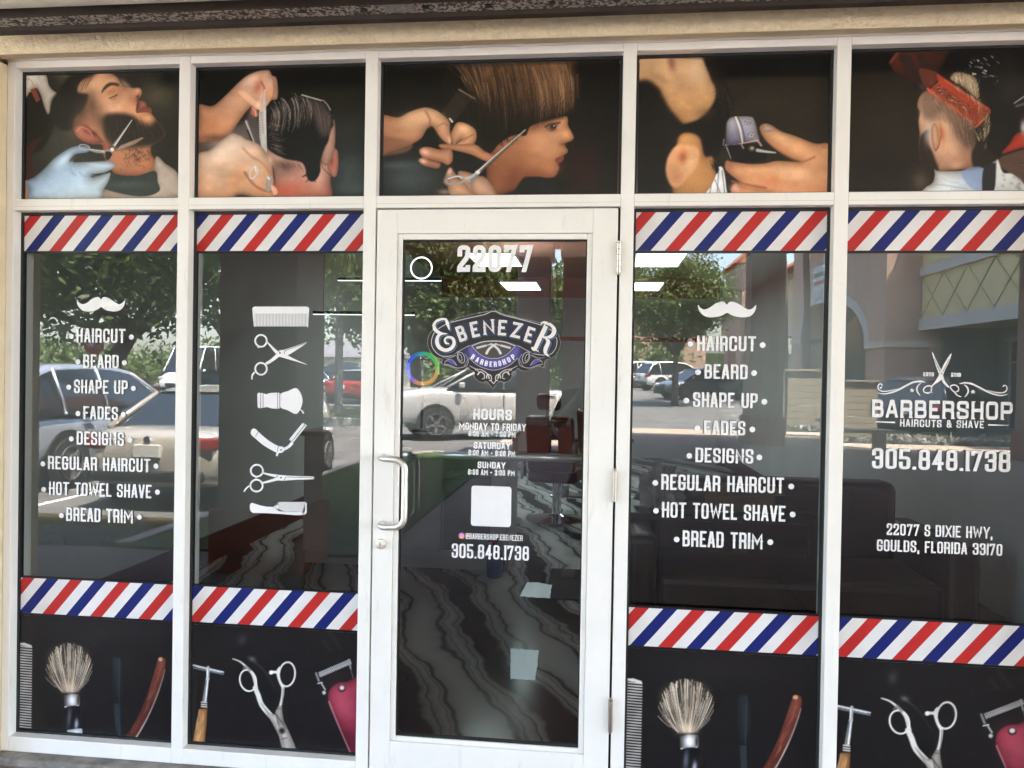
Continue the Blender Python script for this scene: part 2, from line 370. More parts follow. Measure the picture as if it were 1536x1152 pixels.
# pull handle: bent tube with two round feet
hx, hz0, hz1 = -.418, 1.012, 1.267
bm = bmesh.new(); pts = [(hx, -.001, hz1), (hx, -.03, hz1)]
for k in range(1, 8):
    t = k / 8 * math.pi / 2; pts.append((hx + .05 * (1 - math.cos(t)), -.03 - .045 * math.sin(t), hz1))
pts += [(hx + .075, -.0755, hz1 - .002)]
for k in range(1, 8):
    t = k / 8 * math.pi / 2; pts.append((hx + .075 + .028 * math.sin(t), -.076, hz1 - .002 - .036 * (1 - math.cos(t)) - .004))
low = [(x, y, hz0 + hz1 - z) for x, y, z in pts[::-1]]
pts += [(hx + .103, -.076, hz1 - .06), (hx + .103, -.076, hz0 + .06)]
tube(bm, pts + low, .0125, 16)
obj('pull_handle', bm, steel_m, D, smooth=True)
lk = obj('lock_cylinder', lathe(bmesh.new(), [(.020, -.003), (.020, -.012), (.017, -.017), (.012, -.0175), (.0115, -.020), (.002, -.0202)], 28, c=(-.4215, 0, .935), axis='y'), steel_m, D, smooth=False, bevel=.0008)
obj('keyhole', box(-.4227, -.4203, -.0212, -.0203, .929, .941), dark_m, lk)
for z0, z1 in ((1.962, 2.088), (1.124, 1.250), (.270, .401)):
    bm = bmesh.new(); n = 5
    for k in range(n):
        a = z0 + .008 + (z1 - z0 - .016) * k / n; b_ = z0 + .008 + (z1 - z0 - .016) * (k + 1) / n - .0015
        lathe(bm, [(.0085, a), (.0085, b_)], 16, c=(.458, -.012, 0))
    lathe(bm, [(.004, z0 - .001), (.0075, z0 + .004), (.0075, z0 + .0065)], 16, c=(.458, -.012, 0)); lathe(bm, [(.0075, z1 - .0065), (.0075, z1 - .004), (.004, z1 + .001)], 16, c=(.458, -.012, 0))
    obj('hinge', bm, nickel_m, D)
bm = bmesh.new(); tube(bm, [(GX0 + .005, .105, 1.270), (GX1 + .03, .105, 1.270)], .016, 14); bx(bm, GX0 - .05, GX0 + .02, .044, .118, 1.245, 1.295); bx(bm, GX1, GX1 + .05, .044, .118, 1.245, 1.295)
obj('push_bar', bm, mat('bar_alu', (.72, .72, .70), .3, .8, noise=.04, nscale=20), D, smooth=True)

# ------------------------------------------------------------------ printed films: the pictures are computed point by point
def smooth_poly(pts, closed=True, n=6):
    P = np.array(pts, float); m = len(P); out = []
    rng = range(m) if closed else range(m - 1)
    for i in rng:
        if closed: p0, p1, p2, p3 = P[(i - 1) % m], P[i], P[(i + 1) % m], P[(i + 2) % m]
        else: p0, p1, p2, p3 = P[max(i - 1, 0)], P[i], P[i + 1], P[min(i + 2, m - 1)]
        for k in range(n):
            t = k / n
            out.append(.5 * ((2 * p1) + (p2 - p0) * t + (2 * p0 - 5 * p1 + 4 * p2 - p3) * t * t + (3 * p1 - p0 - 3 * p2 + p3) * t ** 3))
    if not closed: out.append(P[-1])
    return np.array(out)
class Canvas:
    def __init__(s, x0, x1, z0, z1, cell, o, sc, mapf=None, y=AY, bg=(20, 20, 20)):
        s.nx = int((x1 - x0) / cell) + 1; s.nz = int((z1 - z0) / cell) + 1
        xs = np.linspace(x0, x1, s.nx); zs = np.linspace(z1, z0, s.nz)
        s.gx, s.gz = np.meshgrid(xs, zs); s.y = y
        fx, fz = (s.gx, s.gz) if mapf is None else mapf(s.gx, s.gz)
        px, py = proj(fx, y, fz)
        s.X = (px - o[0]) * sc; s.Y = (py - o[1]) * sc
        s.cx = s.X[s.nz // 2]; s.cy = s.Y[:, s.nx // 2]
        s.C = np.zeros((s.nz, s.nx, 3)) + np.array(bg, float)
        s.rng = np.random.RandomState(5)
    def sl(s, x0, x1, y0, y1, m=14):
        c = np.where((s.cx >= x0 - m) & (s.cx <= x1 + m))[0]; r = np.where((s.cy >= y0 - m - 20) & (s.cy <= y1 + m + 20))[0]
        if len(c) == 0 or len(r) == 0: return None
        return slice(r[0], r[-1] + 1), slice(c[0], c[-1] + 1)
    def put(s, S, a, col):
        X, Y = s.X[S], s.Y[S]
        c = col(X, Y) if callable(col) else np.array(col, float)
        s.C[S] = s.C[S] * (1 - a[..., None]) + c * a[..., None]
    def fill(s, pts, col, soft=3, a=1, sm=True, rim=.42, rw=26):
        P = smooth_poly(pts) if sm else np.array(pts, float)
        S = s.sl(P[:, 0].min() - soft, P[:, 0].max() + soft, P[:, 1].min() - soft, P[:, 1].max() + soft)
        if S is None: return
        X, Y = s.X[S].ravel(), s.Y[S].ravel(); d2 = np.full(X.shape, 1e18); ins = np.zeros(X.shape, bool)
        for A, B in zip(P, np.roll(P, -1, 0)):
            ex, ey = B - A; L = ex * ex + ey * ey + 1e-9
            t = np.clip(((X - A[0]) * ex + (Y - A[1]) * ey) / L, 0, 1)
            d2 = np.minimum(d2, (X - A[0] - t * ex) ** 2 + (Y - A[1] - t * ey) ** 2)
            if A[1] != B[1]:
                ins ^= ((A[1] > Y) != (B[1] > Y)) & (X < ex * (Y - A[1]) / (ey if ey else 1e-9) + A[0])
        sd_ = np.sqrt(d2) * np.where(ins, 1, -1)
        al = np.clip(.5 + sd_ / (2 * soft), 0, 1); al = al * al * (3 - 2 * al) * a
        al = al.reshape(s.X[S].shape)
        if rim and (callable(col) or (a > .99 and soft <= 8 and len(pts) > 4 and 140 < col[0] < 250 and col[0] > col[2] + 40)):        # rounded forms fall off towards their edges
            sh = (1 - rim * np.exp(-np.maximum(sd_, 0) / rw)).reshape(al.shape)[..., None] ** np.array((.85, 1, 1.1)); f0 = col if callable(col) else (lambda X, Y, k=np.array(col, float): k + 0 * X[..., None]); s.put(S, al, lambda X, Y: f0(X, Y) * sh)
        else: s.put(S, al, col)
    def blob(s, cx, cy, rx, ry, col, a=1, ang=0, p=1.):
        m = max(rx, ry) * 2.6
        S = s.sl(cx - m, cx + m, cy - m, cy + m)
        if S is None: return
        dx, dy = s.X[S] - cx, s.Y[S] - cy; c, n = math.cos(math.radians(ang)), math.sin(math.radians(ang))
        r2 = ((dx * c + dy * n) / rx) ** 2 + ((-dx * n + dy * c) / ry) ** 2
        s.put(S, a * np.exp(-r2 ** p), col)
    def line(s, pts, w, col, a=1, soft=2, sm=False):
        """w: one width or (start, end)"""
        P = smooth_poly(pts, False) if sm else np.array(pts, float)
        w0, w1 = w if isinstance(w, tuple) else (w, w); mw = max(w0, w1)
        S = s.sl(P[:, 0].min() - mw, P[:, 0].max() + mw, P[:, 1].min() - mw, P[:, 1].max() + mw)
        if S is None: return
        X, Y = s.X[S], s.Y[S]; best = np.full(X.shape, -1e9); n = len(P) - 1
        for i in range(n):
            A, B = P[i], P[i + 1]; ex, ey = B - A; L = ex * ex + ey * ey + 1e-9
            t = np.clip(((X - A[0]) * ex + (Y - A[1]) * ey) / L, 0, 1)
            r = (w0 + (w1 - w0) * (i + t) / n) / 2
            best = np.maximum(best, r - np.hypot(X - A[0] - t * ex, Y - A[1] - t * ey))
        al = np.clip(.5 + best / (2 * soft), 0, 1) * a
        s.put(S, al, col)
    def ring(s, cx, cy, rx, ry, w, col, ang=0, soft=2, a=1):
        c, n = math.cos(math.radians(ang)), math.sin(math.radians(ang))
        s.line([(cx + rx * math.cos(t) * c - ry * math.sin(t) * n, cy + rx * math.cos(t) * n + ry * math.sin(t) * c) for t in np.linspace(0, 2 * math.pi, 26)], w, col, a, soft)
    def strands(s, starts, ends, n, bend, w, cols, a=.7, seed=1, soft=2, jit=8):
        """n hair strands between two guide curves"""
        rg = np.random.RandomState(seed); A = smooth_poly(starts, False); Bq = smooth_poly(ends, False)
        for _ in range(n):
            t = rg.rand(); i, j = t * (len(A) - 1), t * (len(Bq) - 1)
            p = A[int(i)] + (A[min(int(i) + 1, len(A) - 1)] - A[int(i)]) * (i % 1) + rg.randn(2) * jit
            q = Bq[int(j)] + (Bq[min(int(j) + 1, len(Bq) - 1)] - Bq[int(j)]) * (j % 1) + rg.randn(2) * jit
            u0 = rg.rand() * .5; u1 = u0 + .25 + rg.rand() * .5
            mid = (p + q) / 2 + np.array(bend) * (.6 + .8 * rg.rand())
            tt = np.linspace(u0, min(u1, 1), 5)[:, None]
            pts = p * (1 - tt) ** 2 + 2 * mid * tt * (1 - tt) + q * tt ** 2
            s.line(pts, (w * (.5 + rg.rand()), w * .4), cols[rg.randint(len(cols))], a * (.4 + .6 * rg.rand()), soft)
    def grain(s, amt=3, blur=1):
        g = s.rng.randn(s.nz, s.nx) * amt * 1.5
        for f, k in ((6, .035), (14, .03), (30, .02)):      # uneven skin and cloth tones
            n_ = s.rng.randn(f + 2, f + 2); yy = np.linspace(0, f, s.nz); xx = np.linspace(0, f, s.nx); iy, ix = yy.astype(int), xx.astype(int); fy, fx = (yy - iy)[:, None], (xx - ix)[None]
            v = n_[np.ix_(iy, ix)] * (1 - fy) * (1 - fx) + n_[np.ix_(iy + 1, ix)] * fy * (1 - fx) + n_[np.ix_(iy, ix + 1)] * (1 - fy) * fx + n_[np.ix_(iy + 1, ix + 1)] * fy * fx
            s.C *= 1 + k * v[..., None]
        s.C = 255 * np.clip(s.C / 255, 0, 1) ** 1.06
        s.C += g[..., None]
    def build(s, name, m, parent=None, keep=None, alb=1.08):
        c = np.clip(s.C, 0, 255) / 255.; c = c * .88 + .12 * (c @ np.array((.3, .59, .11)))[..., None]
        L = np.where(c <= .04045, c / 12.92, ((c + .055) / 1.055) ** 2.4) * alb
        nv = s.nx * s.nz; co = np.empty((nv, 3)); co[:, 0] = s.gx.ravel(); co[:, 1] = s.y; co[:, 2] = s.gz.ravel()
        idx = np.arange(nv).reshape(s.nz, s.nx)
        q = np.stack([idx[1:, :-1], idx[1:, 1:], idx[:-1, 1:], idx[:-1, :-1]], -1).reshape(-1, 4)
        if keep is not None:
            kk = keep.reshape(s.nz, s.nx); k4 = (kk[1:, :-1] & kk[1:, 1:] & kk[:-1, 1:] & kk[:-1, :-1]).ravel(); q = q[k4]
        me = bpy.data.meshes.new(name); me.vertices.add(nv); me.vertices.foreach_set('co', co.ravel())
        me.loops.add(q.size); me.loops.foreach_set('vertex_index', q.ravel().astype(np.int32))
        me.polygons.add(len(q)); me.polygons.foreach_set('loop_start', np.arange(0, q.size, 4, dtype=np.int32))
        me.update(calc_edges=True)
        at_ = me.attributes.new('print', 'FLOAT_COLOR', 'POINT')
        rgba = np.ones((nv, 4)); rgba[:, :3] = L.reshape(-1, 3); at_.data.foreach_set('color', rgba.ravel().astype(np.float32))
        me.materials.append(m)
        o = bpy.data.objects.new(name, me); COL.objects.link(o)
        if parent: o.parent = parent
        return o
def grad(c0, c1, p0, p1):
    c0, c1 = np.array(c0, float), np.array(c1, float); d = np.array(p1, float) - np.array(p0, float); L = (d ** 2).sum()
    return lambda X, Y: c0 + (c1 - c0) * np.clip(((X - p0[0]) * d[0] + (Y - p0[1]) * d[1]) / L, 0, 1)[..., None]
CELL = .0026
def transom(i, o, sc, bg): return Canvas(XS[i][0] + .012, XS[i][1] - .012, ZT1 + .012, ZH - .012, CELL, o, sc, bg=bg)
SK = (216, 160, 118)

# --- first picture: bearded man lying back, gloved hand with scissors
c = transom(0, (0, 60), 4.43, (40, 36, 28))
c.blob(1060, 350, 130, 120, (92, 84, 62), .7); c.blob(1130, 250, 90, 60, (15, 13, 10), .9); c.blob(1120, 760, 150, 140, (36, 33, 26), .8)
c.blob(300, 700, 260, 220, (58, 58, 54), .7); c.blob(430, 240, 60, 60, (92, 86, 58), .8)  # large grey blob at lower left paints a reflection haze into the print
c.fill([(150, 330), (230, 320), (330, 480), (360, 560), (300, 700), (220, 760), (150, 760)], (20, 17, 15), 14)
c.fill([(150, 740), (280, 640), (235, 720), (205, 800), (225, 920), (150, 980)], (64, 26, 20), 12)
c.fill([(160, 222), (292, 218), (325, 300), (352, 335), (378, 356), (352, 400), (338, 440), (322, 495), (298, 455), (268, 360), (240, 320), (200, 345), (162, 385)], grad((236, 234, 228), (196, 190, 180), (200, 230), (330, 490)), 4)
c.line([(255, 240), (300, 330), (322, 470)], 16, (175, 168, 158), .5, 9)
c.ring(196, 300, 26, 44, 7, (196, 168, 96), -25); c.fill([(200, 330), (235, 318), (268, 398), (242, 415)], (128, 62, 48), 3, sm=False)
c.fill([(560, 255), (640, 212), (690, 205), (770, 240), (805, 290), (830, 312), (880, 318), (925, 318), (943, 348), (930, 380), (908, 400), (928, 404), (962, 412), (973, 440), (1004, 456), (1008, 490), (1040, 530), (1082, 580), (1100, 620), (1080, 660), (1012, 700), (1004, 750), (1030, 800), (1032, 885), (900, 905), (760, 885), (690, 770), (680, 700), (600, 690), (520, 650), (485, 590), (470, 510), (500, 400), (520, 300)],
       grad((222, 164, 124), (196, 122, 84), (760, 260), (860, 860)), 3)
c.blob(620, 330, 110, 60, (232, 178, 136), .7, -20); c.blob(680, 430, 130, 70, (226, 170, 128), .6); c.blob(560, 560, 120, 110, (178, 118, 86), .5)
c.fill([(345, 500), (345, 405), (395, 330), (450, 255), (530, 225), (648, 205), (606, 238), (545, 262), (508, 300), (520, 348), (585, 362), (575, 420), (545, 470), (500, 520), (480, 590), (420, 600), (365, 560)], (27, 23, 18), 16)
c.blob(640, 470, 60, 110, (120, 82, 62), .6, -10); c.blob(610, 420, 34, 90, (84, 58, 44), .55, -8); c.blob(690, 540, 40, 60, (74, 52, 40), .7); c.blob(540, 470, 55, 90, (66, 46, 34), .75, 10); c.blob(500, 560, 40, 60, (88, 62, 46), .6)
c.strands([(420, 320), (530, 240), (640, 212)], [(380, 500), (470, 420), (560, 360)], 60, (-20, -10), 3, [(58, 48, 38), (15, 12, 10)], .5, 2)
c.fill([(676, 352), (690, 314), (730, 283), (782, 288), (790, 306), (742, 302), (702, 326)], (58, 38, 28), 9)
c.blob(745, 342, 40, 24, (190, 116, 60), .7, -20); c.line([(726, 386), (752, 378), (778, 364)], (4, 9), (40, 24, 20), .95, 4, True); c.line([(730, 392), (755, 395), (776, 380)], 6, (140, 84, 62), .6, 4)
c.blob(800, 350, 24, 60, (190, 128, 98), .6, 20); c.blob(880, 385, 26, 30, (196, 112, 88), .7); c.blob(760, 450, 60, 30, (238, 190, 156), .5, -20); c.blob(840, 300, 16, 50, (236, 192, 160), .5, -50); c.blob(915, 376, 14, 9, (92, 40, 32), .95, -40); c.blob(915, 335, 20, 12, (240, 190, 160), .6)
c.fill([(700, 505), (760, 488), (850, 494), (905, 520), (945, 562), (1000, 578), (1040, 540), (1088, 592), (1098, 628), (1075, 668), (1000, 698), (900, 716), (800, 722), (742, 706), (702, 640), (688, 570)], (42, 33, 26), 24)
c.blob(960, 620, 120, 60, (38, 30, 24), .9, -15); c.blob(800, 620, 90, 70, (34, 27, 22), .85)
c.strands([(700, 560), (780, 500), (900, 520), (1000, 560)], [(730, 700), (820, 720), (950, 705), (1085, 650)], 130, (14, 0), 3, [(96, 74, 56), (24, 18, 14), (60, 46, 36)], .6, 3, jit=14)
c.fill([(903, 468), (912, 412), (936, 402), (928, 440), (914, 482)], (74, 44, 34), 7, .9)
c.fill([(926, 404), (965, 412), (973, 440), (946, 458), (915, 484), (922, 446)], (190, 112, 96), 4); c.fill([(918, 482), (960, 450), (1004, 460), (1006, 486), (968, 480)], (182, 104, 88), 4); c.line([(915, 484), (950, 455), (985, 448)], 5, (120, 46, 40), .8, 3)
c.blob(985, 520, 30, 22, (232, 170, 110), .8)
c.fill([(494, 606), (506, 572), (552, 561), (592, 580), (640, 622), (672, 658), (684, 678), (640, 688), (596, 688), (545, 668), (508, 640)], grad((224, 138, 112), (180, 100, 76), (520, 570), (660, 690)), 5)
c.blob(575, 600, 26, 34, (140, 66, 50), .8, -30); c.blob(620, 622, 26, 16, (96, 44, 34), .85, 20); c.line([(512, 605), (540, 580), (590, 600), (615, 640)], 9, (236, 160, 130), .6, 6, True)
c.blob(720, 720, 40, 50, (170, 88, 64), .7); c.blob(880, 770, 90, 60, (170, 112, 78), .5)
rg = np.random.RandomState(4)
for _ in range(150):
    x, y = rg.normal(920, 55), rg.normal(765, 32)
    if x < 1015: c.line([(x, y), (x + rg.uniform(-8, 8), y + 12)], 3, (74, 46, 34), .7, 2)
c.fill([(640, 1060), (700, 985), (850, 1000), (1000, 990), (1032, 780), (1100, 822), (1185, 895), (1185, 1060)], grad((212, 196, 182), (170, 150, 138), (1050, 800), (900, 1050)), 5)
c.fill([(712, 940), (735, 885), (800, 898), (905, 904), (1030, 870), (1048, 940), (1060, 1000), (980, 1036), (850, 1030), (690, 985)], (50, 57, 55), 5)
c.blob(860, 960, 140, 24, (84, 94, 90), .6)
c.fill([(150, 955), (185, 940), (225, 1060), (150, 1060)], (204, 134, 88), 5)
c.fill([(172, 942), (232, 908), (300, 848), (370, 778), (482, 711), (560, 704), (598, 718), (580, 746), (500, 760), (464, 796), (482, 812), (600, 810), (722, 804), (766, 826), (754, 852), (690, 882), (604, 896), (622, 912), (702, 890), (733, 882), (724, 932), (690, 990), (630, 1060), (215, 1060), (190, 995)], grad((150, 186, 226), (198, 220, 238), (320, 760), (520, 1040)), 4)
c.line([(480, 810), (470, 860), (500, 900)], 14, (128, 168, 212), .6, 9, True); c.line([(604, 898), (560, 905), (530, 880)], 12, (130, 166, 206), .7, 7, True); c.line([(700, 888), (650, 905), (605, 900)], 8, (110, 146, 190), .7, 5, True)
c.blob(420, 800, 70, 30, (206, 226, 242), .7, -40); c.blob(650, 830, 80, 14, (206, 226, 242), .6, 5); c.line([(180, 945), (195, 1000), (225, 1050)], 14, (112, 152, 204), .8, 7)
c.line([(595, 730), (640, 742), (700, 745), (742, 728)], (12, 20), (150, 150, 150), 1, 3); c.line([(600, 726), (690, 738)], 5, (236, 236, 232), .9, 2)
c.ring(560, 712, 36, 16, 6, (170, 176, 184), 12); c.fill([(700, 745), (728, 742), (745, 760), (722, 795), (704, 790)], (26, 28, 28), 3)
c.line([(750, 712), (877, 532)], (20, 5), (206, 206, 204), 1, 2); c.line([(746, 708), (870, 536)], (5, 2), (96, 96, 96), .8, 2)
c.fill([(762, 742), (800, 700), (945, 645), (956, 652), (900, 690), (775, 742)], (214, 190, 172), 2, sm=False); c.line([(770, 740), (952, 654)], 4, (120, 96, 80), .7, 2)
c.blob(745, 722, 22, 22, (70, 66, 62), 1, p=3); c.blob(745, 728, 15, 15, (222, 214, 200), 1, p=3)
c.fill([(150, 185), (1190, 170), (1190, 215), (150, 228)], (52, 52, 50), 6, .35, sm=False)
c.grain(2.2); T1 = c

# --- second picture: two hands combing wet black hair, seen from behind
c = transom(1, (270, 60), 4.43, (8, 7, 6))
c.fill([(640, 330), (1230, 320), (1230, 620), (1000, 640), (700, 600)], (30, 25, 18), 60, .9, sm=False); c.blob(1140, 620, 130, 120, (44, 44, 40), .8); c.blob(1130, 860, 150, 150, (96, 112, 110), .55); c.blob(1150, 990, 140, 70, (92, 104, 100), .6)
c.blob(330, 640, 200, 80, (96, 84, 84), .8); c.fill([(110, 660), (400, 560), (480, 450), (560, 700), (300, 760), (110, 790)], (104, 90, 88), 24, .7)
c.blob(260, 690, 80, 40, (170, 160, 158), .5)
c.fill([(110, 470), (130, 425), (215, 438), (300, 370), (380, 290), (450, 235), (540, 200), (590, 197), (612, 235), (640, 250), (652, 320), (645, 395), (610, 400), (575, 440), (545, 470), (515, 455), (520, 500), (500, 512), (470, 485), (478, 440), (430, 490), (380, 560), (320, 640), (220, 672), (110, 668)], grad((226, 178, 148), (206, 140, 100), (450, 230), (280, 640)), 5)
c.blob(520, 300, 26, 60, (204, 104, 74), .8, 15); c.blob(470, 270, 60, 36, (244, 206, 180), .7, -35); c.blob(440, 390, 70, 26, (214, 140, 100), .7, 35); c.fill([(385, 345), (430, 340), (500, 400), (546, 425), (540, 470), (505, 455), (450, 410)], (236, 188, 156), 8, .8); c.blob(520, 432, 14, 18, (250, 214, 196), .9)
c.line([(545, 350), (560, 320), (540, 280)], 9, (150, 64, 42), .8, 6, True); c.line([(620, 260), (628, 330), (618, 390)], 9, (176, 104, 76), .8, 5); c.fill([(545, 350), (590, 315), (612, 330), (600, 400), (560, 450)], (226, 158, 116), 8, .8)
c.blob(215, 560, 80, 70, (196, 128, 88), .7); c.blob(240, 650, 110, 22, (120, 76, 56), .8); c.line([(110, 480), (160, 470), (165, 600)], 8, (200, 150, 120), .4, 8); c.blob(488, 480, 20, 26, (196, 92, 66), .7); c.line([(478, 450), (500, 470), (505, 505)], 6, (240, 190, 160), .7, 3)
c.fill([(565, 620), (575, 760), (620, 850), (630, 960), (640, 1060), (985, 1060), (1000, 930), (1015, 800), (1015, 700), (900, 720)], grad((206, 158, 140), (176, 100, 78), (700, 800), (760, 1050)), 6)
c.blob(690, 1000, 110, 50, (196, 88, 64), .8); c.blob(920, 900, 60, 100, (216, 170, 150), .7); c.blob(720, 880, 110, 40, (150, 110, 96), .6)
c.fill([(985, 800), (1010, 730), (1030, 720), (1050, 745), (1052, 840), (1040, 900), (1015, 908), (985, 860)], (222, 144, 124), 5); c.blob(1010, 800, 14, 60, (170, 70, 58), .8); c.fill([(935, 800), (960, 660), (1010, 540), (1030, 560), (1028, 720), (985, 830)], (206, 158, 138), 8)
c.line([(938, 800), (950, 850), (1000, 900)], 5, (60, 50, 46), .8, 3, True)
c.fill([(575, 470), (590, 430), (660, 385), (740, 370), (830, 362), (900, 385), (950, 400), (985, 440), (1002, 490), (1020, 560), (1000, 600), (985, 670), (960, 720), (935, 800), (930, 880), (895, 935), (850, 925), (815, 820), (700, 790), (610, 745), (575, 700), (570, 580)], (17, 15, 14), 8)
c.fill([(840, 410), (920, 400), (975, 450), (1008, 540), (990, 620), (940, 640), (900, 560), (880, 480)], (74, 62, 58), 24, .8)
c.strands([(590, 450), (680, 380), (830, 365)], [(600, 600), (700, 620), (870, 560)], 170, (60, -50), 3.4, [(150, 132, 122), (92, 80, 74), (44, 38, 36), (200, 186, 176)], .8, 5, jit=10)
c.strands([(830, 375), (900, 390), (980, 450)], [(910, 590), (950, 640), (985, 640)], 90, (24, -6), 3, [(130, 112, 104), (54, 46, 44), (96, 80, 74)], .7, 6)
c.strands([(580, 540), (585, 640), (600, 720)], [(680, 560), (690, 660), (720, 760)], 90, (10, 20), 3, [(130, 108, 98), (60, 48, 44), (170, 150, 136)], .6, 7, jit=12)
c.line([(810, 365), (880, 385), (940, 402)], 6, (240, 236, 230), .9, 3, True); c.line([(950, 400), (980, 430), (1000, 465)], 5, (226, 220, 214), .8, 3)
for k, (a, b) in enumerate([((860, 900), (810, 905)), ((870, 915), (835, 945)), ((885, 930), (905, 945)), ((850, 880), (815, 912))]): c.line([a, b], (9, 2), (20, 16, 14), .9, 3)
c.blob(700, 830, 90, 40, (80, 52, 44), .6); c.strands([(640, 800), (800, 810)], [(690, 870), (830, 880)], 40, (10, 10), 2.5, [(60, 40, 34)], .5, 8)
c.fill([(523, 475), (545, 465), (558, 330), (566, 330), (572, 470), (578, 765), (540, 720), (528, 640)], (196, 190, 186), 3, sm=False)
for k in range(44): c.line([(526, 480 + 6 * k), (540, 482 + 6 * k)], 2.2, (96, 92, 92), .7, 1.5)
c.line([(545, 480), (552, 620)], 10, (110, 100, 96), .5, 8); c.fill([(500, 430), (545, 470), (548, 330), (525, 400)], (232, 180, 148), 7); c.blob(520, 432, 14, 18, (250, 216, 200), .9)
c.line([(440, 540), (495, 680)], (18, 12), (120, 118, 118), 1, 3); c.line([(438, 540), (490, 680)], 5, (226, 224, 222), .9, 2); c.line([(450, 600), (478, 670)], 12, (14, 13, 13), .9, 3)
c.fill([(110, 780), (200, 730), (290, 655), (345, 620), (400, 635), (440, 660), (520, 690), (580, 760), (615, 850), (628, 960), (650, 1000), (640, 1035), (580, 1060), (400, 1030), (330, 1060), (110, 1060)], grad((238, 208, 184), (214, 156, 114), (330, 660), (430, 1020)), 5)
c.blob(300, 740, 120, 50, (246, 222, 202), .6, -30); c.blob(380, 930, 60, 90, (214, 146, 100), .7, 30); c.line([(420, 720), (470, 770), (560, 830), (620, 940)], 12, (190, 120, 84), .7, 8, True); c.line([(430, 880), (490, 960), (560, 1000), (630, 1010)], 13, (150, 86, 58), .8, 8, True); c.blob(600, 800, 16, 50, (240, 200, 170), .6, -20)
c.blob(400, 1045, 50, 26, (70, 60, 60), .8); c.ring(490, 880, 22, 44, 11, (206, 200, 196), 25); c.line([(500, 842), (504, 870)], 6, (255, 255, 252), .9, 3); c.ring(592, 955, 14, 46, 15, (150, 148, 152), 10); c.line([(584, 912), (594, 925)], 7, (250, 250, 250), .9, 3)
c.fill([(605, 965), (640, 985), (648, 1020), (620, 1025)], (232, 170, 140), 5)
c.fill([(90, 165), (1240, 140), (1240, 185), (90, 215)], (40, 38, 37), 6, .5, sm=False)
c.grain(2.); T2 = c

# --- third picture: boy with a brown fringe, hand with comb and scissors
c = transom(2, (550, 60), 3.84, (15, 12, 10))
c.blob(1270, 760, 120, 190, (62, 22, 14), .8); c.blob(1400, 500, 120, 300, (14, 10, 8), .9); c.blob(220, 380, 160, 80, (26, 18, 15), .8); c.blob(250, 800, 200, 110, (92, 108, 112), .6); c.blob(180, 720, 120, 26, (120, 140, 150), .4)
c.fill([(730, 560), (860, 520), (960, 470), (1080, 450), (1152, 440), (1160, 490), (1180, 530), (1194, 560), (1180, 580), (1140, 600), (1160, 635), (1150, 655), (1132, 668), (1132, 690), (1105, 715), (1108, 740), (1085, 785), (1040, 794), (960, 790), (905, 790), (870, 850), (760, 900), (700, 900), (690, 740), (705, 660)], grad((214, 150, 104), (150, 88, 54), (1100, 520), (800, 800)), 4)
c.blob(1000, 590, 90, 70, (222, 160, 114), .7); c.blob(880, 660, 80, 110, (168, 102, 66), .6); c.blob(960, 500, 110, 30, (120, 70, 44), .6, -12); c.blob(850, 800, 60, 70, (120, 60, 36), .8); c.blob(1060, 740, 60, 40, (214, 130, 84), .6); c.blob(960, 770, 70, 30, (150, 74, 40), .6); c.blob(1150, 545, 26, 28, (240, 170, 110), .7); c.blob(1130, 600, 20, 10, (140, 60, 36), .7)
c.fill([(1034, 502), (1055, 490), (1106, 482), (1088, 508), (1062, 520)], (176, 152, 134), 4); c.blob(1074, 501, 19, 17, (40, 26, 20), 1, p=2); c.blob(1079, 495, 4, 4, (230, 226, 220), .9); c.blob(1070, 520, 40, 12, (150, 92, 62), .5); c.line([(1028, 500), (1058, 484), (1114, 476)], 7, (44, 24, 16), .95, 4, True); c.line([(1032, 506), (1065, 526), (1090, 512)], 4, (120, 66, 44), .8, 3, True); c.line([(1030, 470), (1080, 455), (1130, 450)], 7, (96, 56, 32), .6, 5)
c.fill([(1085, 690), (1110, 672), (1134, 668), (1134, 688), (1106, 714)], (186, 98, 78), 4); c.line([(1085, 692), (1134, 682)], 4, (130, 50, 38), .8, 3)
c.fill([(720, 660), (735, 700), (758, 705), (752, 722), (728, 720)], (220, 140, 90), 4)
c.fill([(430, 310), (440, 240), (475, 140), (520, 95), (1150, 95), (1195, 160), (1220, 250), (1215, 350), (1190, 420), (1100, 445), (1000, 475), (940, 500), (915, 550), (860, 545), (800, 570), (760, 600), (700, 660), (640, 600), (600, 540), (520, 480), (440, 420)], (22, 15, 10), 6)
def hairc(X, Y):
    t = np.clip((Y - 95) / 380, 0, 1)[..., None]; u = np.clip((X - 560) / 560, 0, 1)[..., None]
    top = np.array((66, 46, 32)) * (1 - u) + np.array((160, 112, 74)) * u
    return top * (1 - t) ** 1.5 + np.array((40, 25, 15)) * (1 - (1 - t) ** 1.5)
c.fill([(560, 95), (1150, 95), (1192, 160), (1216, 260), (1210, 350), (1180, 415), (1090, 440), (980, 470), (900, 440), (760, 330), (620, 240)], hairc, 40, .95)
c.strands([(480, 110), (620, 90), (900, 90), (1150, 100)], [(640, 380), (700, 520), (960, 480), (1180, 410)], 420, (30, -30), 3.6, [(190, 144, 102), (112, 78, 50), (56, 38, 26), (146, 104, 70), (28, 19, 13)], .7, 9, jit=12)
c.strands([(900, 92), (1150, 100)], [(1000, 460), (1190, 405)], 220, (40, -20), 3, [(200, 152, 108), (138, 98, 64), (70, 47, 30)], .6, 10, jit=10)
c.strands([(450, 200), (600, 240)], [(620, 560), (800, 560)], 160, (10, 0), 3, [(46, 32, 22), (12, 8, 6)], .7, 11)
